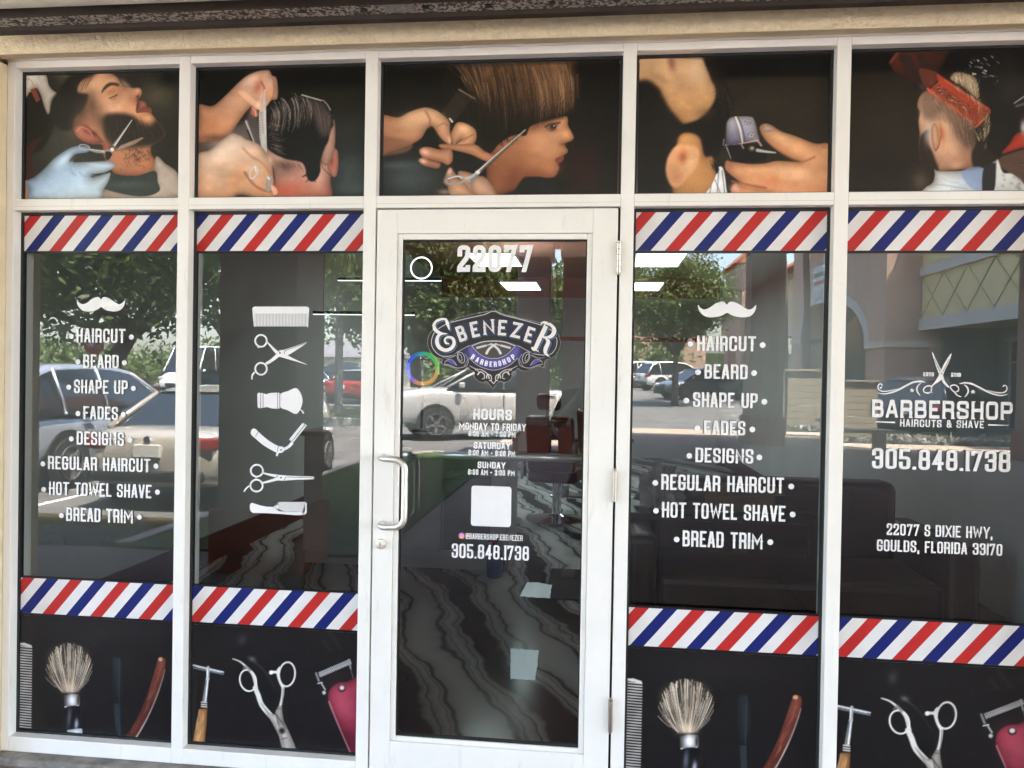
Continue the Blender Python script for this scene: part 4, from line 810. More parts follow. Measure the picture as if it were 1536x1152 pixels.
    for k in range(38):
        t = k / 37; x, y = 838 + 178 * t, 602 - 76 * t; c.line([(x, y), (x + 9, y + 26)], 3.2, (206, 206, 206), .95, 1.4)
    c.line([(836, 604), (1014, 528)], 4, (150, 150, 150), .9, 2); c.line([(1010, 528), (1022, 580)], 9, (150, 150, 154), 1, 3); c.line([(1020, 580), (1035, 630)], 4, (120, 120, 124), .9, 2)
    c.line([(822, 606), (838, 650)], 12, (130, 130, 134), 1, 3); c.line([(832, 665), (858, 660)], 6, (214, 214, 214), 1, 2); c.line([(850, 660), (874, 700)], 8, (180, 180, 184), 1, 3); c.blob(868, 718, 11, 12, (200, 200, 200), 1, p=2)
    c.fill([(892, 735), (905, 695), (945, 665), (1000, 655), (1100, 650), (1100, 1090), (1025, 1085), (985, 985), (935, 870), (900, 790)], grad((166, 54, 78), (112, 26, 48), (960, 720), (1040, 1000)), 4); c.line([(896, 770), (940, 880), (985, 985), (1030, 1085)], 7, (206, 150, 164), .8, 4, True); c.blob(985, 790, 60, 120, (196, 92, 112), .5, -20)
    c.blob(971, 694, 21, 20, (40, 16, 24), 1, p=4); c.blob(971, 690, 15, 14, (206, 204, 206), 1, p=3)
    c.grain(1.2)
    return c
tag(tools_left(0, 0).build('tool_print', print_m), 'black window print of comb, shaving brush and wooden razor in the far left window', 'window print', 'barber tool prints at the foot of the windows')
tag(tools_left(3, XS[3][0] - XS[0][0] + .002).build('tool_print', print_m), 'black window print of comb, shaving brush and wooden razor right of the door', 'window print', 'barber tool prints at the foot of the windows')
tag(tools_right(1, None).build('tool_print', print_m), 'black window print of safety razor, scissors and red clippers left of the door', 'window print', 'barber tool prints at the foot of the windows')
dx = XS[4][0] - XS[1][0] - .016
tag(tools_right(4, lambda x, z: (x - dx, z + .004)).build('tool_print', print_m), 'black window print of safety razor, scissors and red clippers in the far right window', 'window print', 'barber tool prints at the foot of the windows')

# ------------------------------------------------------------------ lettering: condensed stencil-like capitals drawn as ribbons
G = {  # width, strokes (closed strokes repeat the first point), r marks rounded corners
 'A': (1, [('', [(0, 0), (.40, 1), (.60, 1), (1, 0)]), ('', [(.2, .28), (.8, .28)])], [(.2, .5), (.8, .5)]),
 'B': (1, [('r1', [(0, .5), (0, 1), (.93, 1), (.93, .53), (0, .53)]), ('r3', [(0, .51), (1, .51), (1, 0), (0, 0), (0, .5)])], [(0, .5)]),
 'C': (1, [('r', [(1, .70), (1, 1), (0, 1), (0, 0), (1, 0), (1, .30)])], [(0, .5)]),
 'D': (1, [('r14', [(0, .5), (0, 1), (1, 1), (1, 0), (0, 0), (0, .5)])], [(0, .5), (1, .5)]),
 'E': (.9, [('', [(1, 1), (0, 1), (0, 0), (1, 0)]), ('', [(0, .5), (.7, .5)])], [(0, .5)]),
 'F': (.9, [('', [(1, 1), (0, 1), (0, 0)]), ('', [(0, .5), (.7, .5)])], [(0, .5)]),
 'G': (1, [('r', [(1, .72), (1, 1), (0, 1), (0, 0), (1, 0), (1, .45)]), ('', [(1, .45), (.6, .45)])], [(0, .5)]),
 'H': (1, [('', [(0, 0), (0, 1)]), ('', [(1, 0), (1, 1)]), ('', [(0, .5), (1, .5)])], [(0, .5), (1, .5)]),
 'I': (0, [('', [(0, 0), (0, 1)])], [(0, .5)]),
 'K': (1, [('', [(0, 0), (0, 1)]), ('', [(1, 1), (.1, .45), (1, 0)])], []),
 'L': (.85, [('', [(0, 1), (0, 0), (1, 0)])], [(0, .5)]),
 'M': (1.5, [('', [(0, 0), (0, 1), (.5, .35), (1, 1), (1, 0)])], [(0, .5), (1, .5)]),
 'N': (1.1, [('', [(0, 0), (0, 1), (1, 0), (1, 1)])], [(0, .5), (1, .5)]),
 'O': (1, [('r', [(0, .5), (0, 1), (1, 1), (1, 0), (0, 0), (0, .5)])], [(0, .5), (1, .5)]),
 'P': (1, [('r1', [(0, 0), (0, 1), (1, 1), (1, .43), (.15, .43)])], [(0, .5)]),
 'R': (1, [('r1', [(0, 0), (0, 1), (1, 1), (1, .47), (.15, .47)]), ('r', [(.6, .47), (1, .40), (1, 0)])], [(0, .5)]),
 'S': (1, [('r', [(1, .72), (1, 1), (0, 1), (0, .56), (1, .44), (1, 0), (0, 0), (0, .28)])], []),
 'T': (1, [('', [(0, 1), (1, 1)]), ('', [(.5, 0), (.5, .98)])], [(.5, .5)]),
 'U': (1, [('r', [(0, 1), (0, 0), (1, 0), (1, 1)])], [(0, .5), (1, .5)]),
 'V': (1, [('', [(0, 1), (.42, 0), (.58, 0), (1, 1)])], [(.22, .5), (.78, .5)]),
 'W': (1.6, [('', [(0, 1), (.22, 0), (.5, .8), (.78, 0), (1, 1)])], [(.1, .5), (.9, .5)]),
 'X': (1.1, [('', [(0, 0), (1, 1)]), ('', [(0, 1), (1, 0)])], []),
 'Y': (1.1, [('', [(0, 1), (.5, .45), (.5, 0)]), ('', [(1, 1), (.5, .45)])], []),
 'Z': (1, [('', [(0, 1), (1, 1), (0, 0), (1, 0)])], []),
 '0': (1, [('r', [(0, .5), (0, 1), (1, 1), (1, 0), (0, 0), (0, .5)])], []),
 '1': (.25, [('', [(.9, 0), (.9, 1)]), ('', [(.9, .95), (0, .80)])], []),
 '2': (1, [('r', [(0, .70), (0, 1), (1, 1), (1, .60), (0, .12), (0, .02)]), ('', [(0, 0), (1, 0), (1, .10)])], []),
 '3': (1, [('r', [(0, .74), (0, 1), (1, 1), (1, .53), (.4, .53)]), ('r', [(.8, .53), (1, .5), (1, 0), (0, 0), (0, .26)])], []),
 '4': (1, [('', [(.72, 0), (.72, .99)]), ('', [(.72, .97), (0, .30), (1, .30)])], []),
 '5': (1, [('r12', [(.95, 1), (0, 1), (0, .57), (1, .57), (1, 0), (0, 0), (0, .26)])], []),
 '6': (1, [('r', [(1, .75), (1, 1), (0, 1), (0, 0), (1, 0), (1, .55), (0, .55)])], []),
 '7': (1, [('', [(0, .88), (0, 1), (1, 1), (.35, 0)])], []),
 '8': (1, [('r', [(.5, .53), (.04, .53), (.04, 1), (.96, 1), (.96, .53), (.5, .53)]), ('r', [(.5, .52), (0, .52), (0, 0), (1, 0), (1, .52), (.5, .52)])], []),
 '9': (1, [('r', [(0, .25), (0, 0), (1, 0), (1, 1), (0, 1), (0, .45), (1, .45)])], []),
 '@': (1.3, [('r', [(.75, .35), (.75, .68), (.38, .68), (.38, .32), (1, .32), (1, 1), (0, 1), (0, 0), (.9, 0)])], []),
 '&': (1.1, [('r', [(1, .5), (1, .3), (.7, 0), (0, 0), (0, .45), (.7, .62), (.7, 1), (.1, 1), (.1, .65), (1, 0)])], []),
 '-': (.7, [('', [(.1, .5), (.9, .5)])], []), '.': (0, [('', [(0, 0), (0, .02)])], []), ',': (0, [('', [(.2, .05), (-.3, -.16)])], []), ':': (0, [('', [(0, .2), (0, .22)]), ('', [(0, .75), (0, .77)])], []), ' ': (.55, [], []),
}
def round_corners(P, r, skip=()):
    closed = P[0] == P[-1]; P = [np.array(p, float) for p in P]; out = [P[0]]
    for i in range(1, len(P) - 1):
        a, b_, c_ = P[i - 1], P[i], P[i + 1]; u = a - b_; v = c_ - b_; lu, lv = np.hypot(*u), np.hypot(*v)
        d = min(r, lu * .49, lv * .49); u, v = u / lu, v / lv
        if abs(np.dot(u, v)) > .98 or i in skip: out.append(b_); continue
        for t in (0, .25, .5, .75, 1): out.append((b_ + u * d) * (1 - t) ** 2 + 2 * b_ * t * (1 - t) + (b_ + v * d) * t * t)
    out.append(P[-1]); return out, closed
def ribbon(P, w, closed=False):
    """quads of a polyline with mitred joints"""
    P = [np.array(p, float) for p in P]; n = len(P); L = []; Rr = []
    for i in range(n):
        if closed and i in (0, n - 1): a, c_ = P[n - 2], P[1]; b_ = P[i]
        else: a, b_, c_ = P[max(i - 1, 0)], P[i], P[min(i + 1, n - 1)]
        d1 = b_ - a; d2 = c_ - b_
        if np.hypot(*d1) < 1e-9: d1 = d2
        if np.hypot(*d2) < 1e-9: d2 = d1
        d1 = d1 / np.hypot(*d1); d2 = d2 / np.hypot(*d2); n1 = np.array((-d1[1], d1[0])); n2 = np.array((-d2[1], d2[0]))
        m = n1 + n2; lm = np.hypot(*m)
        m = n1 if lm < .3 else m / lm; k = 1 / max(.45, float(np.dot(m, n1)))
        ww = w[i] if isinstance(w, (list, tuple)) else w
        L.append(b_ + m * ww / 2 * k); Rr.append(b_ - m * ww / 2 * k)
    return [[L[i], L[i + 1], Rr[i + 1], Rr[i]] for i in range(n - 1)]
def layout(text, t=.17, gw=.42, gap=.10, spur=.05, serif=0):
    """list of (layer, polygon) with cap height 1, and the advance width"""
    polys = []; x = 0
    for ch in text:
        wd, strokes, spurs = G[ch]; W = t if wd == 0 and ch != ' ' else wd * gw
        def mp(p): return (x + t / 2 + p[0] * max(W - t, 0), t / 2 + p[1] * (1 - t))
        for li, (fl, P) in enumerate(strokes):
            Q = [mp(p) for p in P]; closed = Q[0] == Q[-1] and len(Q) > 2
            if 'r' in fl: Q, closed = round_corners(Q, .55 * t + .04, [int(k) for k in fl[1:]])
            Q = [np.array(q) for q in Q]
            if not closed and ch not in '.:':
                for e, f in ((0, 1), (-1, -2)):
                    d = Q[e] - Q[f]; d = d / np.hypot(*d); Q[e] = Q[e] + d * t / 2 * (1.4 if abs(d[0]) > .05 and abs(d[1]) > .3 else 1)
            if ch in '.:':
                c_ = np.array(mp(P[0])); Q = [c_ - (0, t / 2), c_ + (0, t / 2)]
            for q in ribbon(Q, t, closed):
                if ch != ',': q = [(p[0], min(max(p[1], 0), 1)) for p in q]
                polys.append((li, q))
        if spur:
            for sx, sy in spurs:
                cx_, cy_ = mp((sx, sy)); hl = t / 2 + spur
                polys.append((3, [(cx_ - hl, cy_), (cx_, cy_ - .075), (cx_ + hl, cy_), (cx_, cy_ + .075)]))
        if serif:
            for fl, P in strokes:
                for p, q in ((P[0], P[1]), (P[-1], P[-2])):
                    if abs(p[0] - q[0]) < .02 and p[1] in (0, 1) and ch not in '.:,0O':
                        cx_, cy_ = mp(p); yy = 0 if p[1] == 0 else 1; s = 1 if yy == 0 else -1
                        polys.append((4, [(cx_ - t / 2 - serif, yy), (cx_ + t / 2 + serif, yy), (cx_ + t / 2, yy + s * .09), (cx_ - t / 2, yy + s * .09)]))
        x += W + gap
    return polys, x - gap
def text_mesh(text, x0, x1, zc, h, y, **kw):
    polys, W = layout(text, **kw); V = []; Fc = []; sx = (x1 - x0) / W
    last = None; qi = 0
    for li, q in polys:      # no two pieces of a letter share a plane
        qi = qi + 1 if li == last else 0; last = li
        Fc.append(tuple(range(len(V), len(V) + len(q)))); V += [(x0 + p[0] * sx, y - li * .0006 - (qi % 25) * .00002, zc - h / 2 + p[1] * h) for p in q]
    return V, Fc
TY = AY - .0008
def text(name, s, pl, pr, hpx, parent, y=TY, m=white_m, bullets=None, **kw):
    """a line of letters between two points measured in the photograph (left and right end at mid height)"""
    xa, za = at(*pl, y); xb, zb = at(*pr, y); xm = at((pl[0] + pr[0]) / 2, (pl[1] + pr[1]) / 2 - hpx / 2, y); xn = at((pl[0] + pr[0]) / 2, (pl[1] + pr[1]) / 2 + hpx / 2, y)
    o = obj(name, text_mesh(s, xa, xb, (za + zb) / 2, xm[1] - xn[1], y, **kw), m, parent)
    return o
def disc(parent, px, y=TY, r=.0105, name='bullet'):
    x, z = at(*px, y); n = 16
    return obj(name, ([(x + r * math.cos(2 * math.pi * k / n), y, z + r * math.sin(2 * math.pi * k / n)) for k in range(n)], [tuple(range(n))]), white_m, parent)
def shape(name, pts, parent, y=TY, m=white_m, sm=True, n=5, o=(0, 0), s=1, close=True):
    """flat cut film; points measured in the photograph"""
    P = smooth_poly(pts, True, n) if sm else np.array(pts, float)
    V = []
    for p in P:
        x, z = at(p[0] / s + o[0], p[1] / s + o[1], y); V.append((x, y, z))
    bm = bmesh.new(); f = bm.faces.new([bm.verts.new(v) for v in V]); bmesh.ops.triangulate(bm, faces=[f], ngon_method='EAR_CLIP')
    bmesh.ops.recalc_face_normals(bm, faces=bm.faces[:])
    return obj(name, bm, m, parent)
def stroke(name, pts, w, parent, y=TY, m=white_m, sm=True, o=(0, 0), s=1, closed=False):
    """flat band along a line; width in photograph units, one number or one per point"""
    if sm and not closed: P = smooth_poly(pts, False, 6)
    elif sm: P = smooth_poly(pts, True, 6); P = np.vstack([P, P[:1]])
    else: P = np.array(pts, float)
    if isinstance(w, (list, tuple)): w = list(np.interp(np.linspace(0, 1, len(P)), np.linspace(0, 1, len(w)), w))
    V = []; Fc = []
    for q in ribbon([tuple(p) for p in P], w, closed):
        Fc.append(tuple(range(len(V), len(V) + 4)))
        for p in q:
            x, z = at(p[0] / s + o[0], p[1] / s + o[1], y); V.append((x, y, z))
    return obj(name, (V, Fc), m, parent)

def service_list(lines, mst, label, kw):
    root = thing('service_list', label, 'window lettering', (0, 0, 0), group='white service lists on the windows')
    o, s = mst[0], mst[1]
    shape('moustache', mst[2], root, o=o, s=s)
    for t, xl, xr, yl, yr, h, bl, br in lines:
        g = text('text_line', t, (xl, yl), (xr, yr), h, root, **kw)
        sl = (yr - yl) / (xr - xl)
        for bx_ in (bl, br):
            disc(root, (bx_, (yl + yr) / 2 + sl * (bx_ - (xl + xr) / 2) + 1.5))
KW = dict(t=.14, gw=.43, gap=.085, spur=.05)
M1 = [(443, 576), (458, 592), (480, 600), (505, 590), (530, 570), (556, 559), (572, 562), (582, 572), (592, 562), (610, 559), (634, 570), (660, 588), (685, 600), (705, 592), (719, 576), (720, 590), (712, 612), (694, 632), (668, 641), (636, 640), (606, 632), (583, 617), (562, 630), (535, 640), (500, 642), (472, 634), (452, 612), (444, 592)]
service_list([('HAIRCUT', 114.6, 188, 503, 504, 21, 107, 197), ('BEARD', 125, 178, 541.5, 542.5, 20, 117, 186.5), ('SHAPE UP', 111, 191.5, 579.5, 581, 20.5, 103, 200),
              ('FADES', 125, 177, 619, 620, 19.5, 117, 185), ('DESIGNS', 115, 186, 657, 658.5, 20, 107, 195), ('REGULAR HAIRCUT', 72, 225.5, 694.5, 697.5, 20, 64.3, 234),
              ('HOT TOWEL SHAVE', 73.5, 227, 733, 736.5, 20, 65.6, 236), ('BREAD TRIM', 99.5, 199.5, 772, 774, 20.5, 92, 209)],
             ((0, 300), 3.84, M1), 'white service list lettering under a moustache in the far left window', KW)
M4 = [(450, 604), (465, 622), (490, 630), (520, 618), (550, 597), (584, 586), (603, 589), (615, 602), (628, 589), (648, 586), (680, 597), (712, 618), (742, 631), (766, 622), (783, 604), (783, 622), (772, 648), (750, 668), (715, 676), (672, 672), (640, 662), (616, 650), (590, 664), (560, 673), (515, 675), (480, 664), (458, 640), (450, 620)]
service_list([('HAIRCUT', 1045.5, 1134, 514.5, 516, 22.5, 1035.5, 1144), ('BEARD', 1056.8, 1121.4, 557, 558, 22, 1047, 1131), ('SHAPE UP', 1039.5, 1136.5, 599.5, 601, 22.5, 1029.5, 1146.5),
              ('FADES', 1056, 1118, 641, 642.5, 21.5, 1046, 1128.5), ('DESIGNS', 1043.3, 1130, 682.5, 684.5, 22, 1034, 1139), ('REGULAR HAIRCUT', 992, 1176, 723, 728, 23.5, 983, 1187),
              ('HOT TOWEL SHAVE', 993, 1178, 765, 770, 23.5, 984, 1189), ('BREAD TRIM', 1024, 1144, 808, 811.5, 24, 1015, 1155.5)],
             ((930, 300), 3.84, M4), 'white service list lettering under a moustache right of the door', KW)

# --- barbershop sign of the far right window
root = thing('barbershop_sign', 'white barbershop emblem, phone and address lettering in the far right window', 'window lettering', (0, 0, 0))
o, s = (1290, 520), 5.76
text('text_line', 'BARBERSHOP', (1308, 612.8), (1519, 616.3), 27, root, t=.185, gw=.74, gap=.17, spur=0, serif=.05)
text('text_line', 'HAIRCUTS & SHAVE', (1350, 634.3), (1476, 636.7), 11.2, root, t=.17, gw=.60, gap=.17, spur=0, serif=.0)
text('text_line', 'ESTD', (1384.8, 561.3), (1401, 561.6), 6, root, t=.24, gw=.66, gap=.12, spur=0)
text('text_line', '2019', (1426.4, 562), (1441.3, 562.3), 6, root, t=.24, gw=.62, gap=.12, spur=0)
text('text_line', '305.848.1738', (1308, 687.5), (1515.5, 692.5), 31, root, t=.14, gw=.43, gap=.085, spur=0, serif=.03)
text('text_line', '22077 S DIXIE HWY,', (1330, 794.5), (1489, 798.5), 17.5, root, **KW)
text('text_line', 'GOULDS, FLORIDA 33170', (1315.4, 818.5), (1503.5, 824), 17.5, root, **KW)
A = dict(parent=root, o=o, s=s)
shape('scissor_blade', [(622, 56), (630, 54), (660, 120), (690, 180), (712, 222), (722, 262), (735, 300), (770, 345), (760, 352), (722, 318), (700, 280), (680, 230), (650, 150)], **A)
shape('scissor_blade', [(788, 58), (790, 68), (770, 130), (740, 190), (722, 235), (708, 268), (690, 296), (640, 330), (622, 352), (612, 344), (640, 312), (668, 270), (690, 225), (720, 160), (760, 95)], y=TY - .0006, **A)
stroke('finger_ring', [(610, 340), (575, 342), (550, 365), (555, 392), (585, 400), (610, 392), (618, 362)], 11, closed=True, **A)
stroke('finger_ring', [(785, 338), (820, 332), (848, 350), (850, 378), (828, 390), (800, 380), (784, 358)], 11, closed=True, **A)
stroke('finger_ring', [(600, 388), (625, 396)], 8, sm=False, **A); stroke('finger_ring', [(815, 388), (840, 420), (874, 434)], [14, 10, 5], **A)
disc(root, (1290 + 703 / 5.76, 520 + 233 / 5.76), y=TY - .0012, r=.0022, name='pivot').data.materials[0] = line_m
stroke('blade_line', [(640, 105), (692, 215)], 4, y=TY - .0012, m=line_m, sm=False, **A); stroke('blade_line', [(772, 105), (718, 215)], 4, y=TY - .0012, m=line_m, sm=False, **A)
for mir in (0, 1):
    f = (lambda p: (1425 - p[0] + 0, p[1] + 13)) if mir else (lambda p: p)
    stroke('flourish', [f(p) for p in [(150, 398), (200, 408), (250, 402), (320, 378), (400, 336), (460, 308), (520, 300), (566, 308)]], [4, 9, 13, 15, 15, 16, 15, 4], **A)
    stroke('flourish', [f(p) for p in [(192, 335), (182, 322), (165, 324), (155, 342), (160, 366), (182, 382), (220, 386), (280, 376), (330, 362)]], [7, 9, 9, 9, 10, 10, 9, 7, 3], y=TY - .0004, **A)
    stroke('flourish', [f(p) for p in [(530, 312), (502, 335), (490, 365), (498, 395), (522, 424)]], [4, 13, 16, 12, 3], y=TY - .0004, **A)
    cxs, cys = f((448, 377)); st = []
    for k in range(10):
        r_ = 24 if k % 2 == 0 else 10; st.append((cxs + r_ * math.sin(k * math.pi / 5), cys - r_ * math.cos(k * math.pi / 5)))
    shape('star', st, sm=False, **A)
shape('rule', [(132, 645), (303, 648), (303, 662), (132, 652)], sm=False, **A); shape('rule', [(1107, 669), (1283, 678), (1283, 682), (1107, 683)], sm=False, **A)

# --- white tool icons in the window left of the door
root = thing('tool_icon_column', 'column of six white barber tool cut-outs in the window left of the door', 'window graphic', (0, 0, 0))
A = dict(parent=root, o=(260, 300), s=3.84); LN = dict(m=line_m, y=TY - .0012)
cb = tag(empty('comb_icon'), None); cb.parent = root
shape('comb_back', [(455, 625), (460, 617), (470, 614), (765, 614), (777, 617), (783, 628), (780, 655), (457, 655)], cb, o=A['o'], s=3.84, sm=False)
bmV = []; bmF = []
def teeth(xa, xb, ya, yb, n, wr, o, parent, slant=0):
    V = []; Fc = []
    for k in range(n):
        x = xa + (xb - xa) * (k + .5) / n; w = (xb - xa) / n * wr / 2
        Fc.append(tuple(range(len(V), len(V) + 4)))
        for p in ((x - w, ya), (x + w, ya), (x + w + slant, yb), (x - w + slant, yb)):
            X, Z = at(p[0] / 3.84 + o[0], p[1] / 3.84 + o[1], TY); V.append((X, TY, Z))
    obj('tooth', (V, Fc), white_m, parent)
teeth(470, 770, 655.4, 728, 36, .72, (260, 300), cb)
shape('end_tooth', [(457, 655.4), (469, 655.4), (470, 730), (464, 728)], cb, o=A['o'], s=3.84, sm=False); shape('end_tooth', [(770.5, 655.4), (780, 655.4), (776, 733), (771, 732)], cb, o=A['o'], s=3.84, sm=False)
def icon(name):
    e = empty(name); e.parent = root; return e
def ringpts(cx, cy, rx, ry, n=14): return [(cx + rx * math.cos(2 * math.pi * k / n), cy + ry * math.sin(2 * math.pi * k / n)) for k in range(n)]
I = icon('scissors_icon'); A = dict(parent=I, o=(260, 300), s=3.84)
shape('blade', [(536, 815), (560, 832), (600, 868), (625, 876), (640, 884), (690, 912), (770, 948), (700, 928), (630, 908), (600, 895), (560, 848)], **A)
shape('blade', [(768, 821), (700, 842), (640, 862), (612, 866), (600, 880), (560, 918), (530, 938), (540, 948), (580, 925), (612, 902), (645, 900), (700, 870)], y=TY - .0006, **A)
stroke('finger_ring', ringpts(505, 811, 33, 34), 10, closed=True, **A); stroke('finger_ring', ringpts(505, 972, 33, 34), 10, closed=True, **A)
stroke('finger_rest', [(468, 992), (455, 1010), (452, 1034)], [9, 9, 7], **A); shape('stud', ringpts(490, 848, 6, 5, 8), **A)
shape('pivot', ringpts(614, 881, 5, 5, 10), y=TY - .0012, m=line_m, parent=I, o=(260, 300), s=3.84); stroke('blade_line', [(640, 886), (642, 868), (758, 826)], 3, sm=False, parent=I, o=(260, 300), s=3.84, **LN); stroke('blade_line', [(596, 864), (612, 875)], 3, sm=False, parent=I, o=(260, 300), s=3.84, **LN)
I = icon('brush_icon'); A = dict(parent=I, o=(260, 580), s=3.84)
shape('handle', [(484, 42), (490, 35), (512, 37), (535, 44), (560, 36), (600, 34), (616, 37), (616, 124), (600, 127), (565, 125), (540, 117), (515, 122), (492, 124), (485, 116)], sm=False, **A)
shape('bristle', [(617, 45), (660, 26), (706, 8), (732, 36), (744, 80), (732, 128), (706, 157), (660, 136), (617, 116)], **A)
for x in (502, 517, 600, 613): stroke('band_line', [(x, 34), (x, 127)], 3, sm=False, parent=I, o=(260, 580), s=3.84, m=MATS.get('purple_line') or mat('purple_line', (.16, .12, .26), .5), y=TY - .0009)
stroke('cord', [(730, 132), (742, 140), (750, 154)], [4, 8, 8], **A)
I = icon('razor_icon'); A = dict(parent=I, o=(260, 580), s=3.84)
shape('handle', [(446, 260), (455, 244), (470, 242), (486, 256), (530, 296), (570, 324), (605, 342), (630, 346), (638, 362), (630, 378), (606, 382), (575, 370), (520, 338), (470, 296), (450, 278)], **A)
shape('blade', [(667, 304), (745, 208), (770, 222), (690, 322)], sm=False, **A)
stroke('shank', [(632, 362), (664, 346), (686, 322)], [16, 15, 18], y=TY - .0005, **A); shape('tang', [(596, 380), (606, 382), (600, 402), (590, 396)], sm=False, **A)
stroke('line', [(473, 288), (490, 258)], 3, sm=False, parent=I, o=(260, 580), s=3.84, **LN); stroke('line', [(597, 376), (606, 342)], 3, sm=False, parent=I, o=(260, 580), s=3.84, **LN); stroke('line', [(684, 314), (760, 216)], 3, sm=False, parent=I, o=(260, 580), s=3.84, **LN); shape('pivot', ringpts(620, 364, 4.5, 4.5, 10), parent=I, o=(260, 580), s=3.84, **LN)
I = icon('closed_scissors_icon'); A = dict(parent=I, o=(260, 580), s=3.84)
stroke('finger_ring', ringpts(481, 484, 35, 34), 10, closed=True, **A); stroke('finger_ring', ringpts(479, 570, 35, 34), 10, closed=True, **A)
stroke('shank', [(512, 496), (550, 506), (600, 515)], [8, 12, 18], **A); stroke('shank', [(510, 555), (550, 546), (600, 530)], [10, 13, 18], y=TY - .0004, **A)
shape('blade', [(594, 507), (650, 512), (720, 515), (808, 518), (808, 533), (720, 536), (640, 541), (592, 540), (586, 524)], y=TY - .0006, sm=False, **A)
stroke('finger_rest', [(437, 572), (420, 586), (406, 606)], [8, 9, 6], **A); shape('stud', ringpts(476, 524, 6, 4, 8), **A); shape('pivot', ringpts(620, 524, 5, 5, 10), parent=I, o=(260, 580), s=3.84, **LN); stroke('blade_line', [(638, 540), (648, 520), (806, 525)], 3, sm=False, parent=I, o=(260, 580), s=3.84, **LN); stroke('blade_line', [(590, 524), (606, 506)], 3, sm=False, parent=I, o=(260, 580), s=3.84, **LN)
I = icon('handled_comb_icon'); A = dict(parent=I, o=(260, 580), s=3.84)
shape('handle', [(440, 700), (442, 680), (450, 668), (470, 674), (500, 684), (540, 692), (575, 692), (598, 682), (605, 664), (608, 716), (640, 720), (700, 722), (758, 720), (760, 668), (768, 668), (768, 720), (764, 733), (740, 740), (700, 740), (640, 735), (560, 730), (490, 728), (460, 728), (446, 718)], sm=False, **A)
teeth(608.5, 759.5, 664, 719.5, 26, .72, (260, 580), I)

# --- lettering of the door
DY = DGY - .0012
root = thing('door_lettering', 'white house number, opening hours and phone lettering on the door glass', 'window lettering', (0, 0, 0))
text('text_line', '22077', (686, 388), (799, 387.6), 40.5, root, y=DY, t=.175, gw=.47, gap=.09, spur=0, serif=.05)
K2 = dict(t=.20, gw=.50, gap=.11, spur=0, y=DY)
text('text_line', 'HOURS', (710, 621.3), (768, 622.2), 16.3, root, y=DY, t=.18, gw=.56, gap=.12, spur=.06)
text('text_line', 'MONDAY TO FRIDAY', (688.6, 639.2), (789, 641.2), 11, root, y=DY, t=.19, gw=.56, gap=.10, spur=.04)
text('text_line', '8:00 AM - 7:00 PM', (703, 650.3), (773.2, 651.7), 8.7, root, **K2)
text('text_line', 'SATURDAY', (710.4, 668), (765.6, 669), 10, root, y=DY, t=.19, gw=.56, gap=.10, spur=.04)
text('text_line', '8:00 AM - 6:00 PM', (702.6, 679), (772.8, 680.4), 8.7, root, **K2)
text('text_line', 'SUNDAY', (716.5, 697.3), (758.3, 698.1), 10, root, y=DY, t=.19, gw=.56, gap=.10, spur=.04)
text('text_line', '8:00 AM - 2:00 PM', (702, 708), (772, 709.4), 8.7, root, **K2)
text('text_line', '@BARBERSHOP.EBENEZER', (698.5, 804.3), (784, 807), 8.6, root, y=DY, t=.15, gw=.46, gap=.10, spur=0)
text('text_line', '305.848.1738', (677.6, 826.5), (793.5, 829.5), 21.5, root, y=DY, t=.14, gw=.43, gap=.085, spur=0, serif=.03)
# round camera emblem in its pink to orange gradient
x, z = at(692.5, 803.5, DY)
ig = bpy.data.materials.new('pink_orange'); ig.use_nodes = True; nt = ig.node_tree; tc = nt.nodes.new('ShaderNodeTexCoord'); sp = nt.nodes.new('ShaderNodeSeparateXYZ'); rp = nt.nodes.new('ShaderNodeValToRGB')
nt.links.new(tc.outputs['Generated'], sp.inputs[0]); nt.links.new(sp.outputs['Z'], rp.inputs[0]); nt.links.new(rp.outputs[0], nt.nodes['Principled BSDF'].inputs['Base Color'])
rp.color_ramp.elements[0].color = (.85, .40, .08, 1); rp.color_ramp.elements[1].color = (.25, .10, .50, 1); e = rp.color_ramp.elements.new(.45); e.color = (.75, .10, .22, 1)
n = 24; r = .0125
obj('camera_emblem', ([(x + r * math.cos(2 * math.pi * k / n), DY, z + r * math.sin(2 * math.pi * k / n)) for k in range(n)], [tuple(range(n))]), ig, root)
sq = [(x + a * .0062, z + b_ * .0062) for a, b_ in ((-1, -.6), (-.6, -1), (.6, -1), (1, -.6), (1, .6), (.6, 1), (-.6, 1), (-1, .6), (-1, -.6))]
V = []; Fc = []
for P_, w in ((sq, .0014), ([(x + .0028 * math.cos(t), z + .0028 * math.sin(t)) for t in np.linspace(0, 2 * math.pi, 13)], .0013)):
    for q in ribbon(P_, w, True): Fc.append(tuple(range(len(V), len(V) + 4))); V += [(p[0], DY - .0004, p[1]) for p in q]
obj('camera_glyph', (V, Fc), white_m, root)
# blank white sticker
P = [at(px, py, DY) for px, py in ((706, 728), (768, 730), (767.5, 791), (705.5, 789))]; cx = sum(p[0] for p in P) / 4; cz = sum(p[1] for p in P) / 4; hw = .0765; pts = []
for sx, sz, a0 in ((1, 1, 0), (-1, 1, 90), (-1, -1, 180), (1, -1, 270)):
    for k in range(5): t = math.radians(a0 + 22.5 * k); pts.append((cx + sx * (hw - .011) + .011 * math.cos(t), DY, cz + sz * (hw - .011) + .011 * math.sin(t)))
tag(obj('sticker', (pts, [tuple(range(len(pts)))]), white_m), 'blank white square sticker with round corners on the door glass', 'sticker')

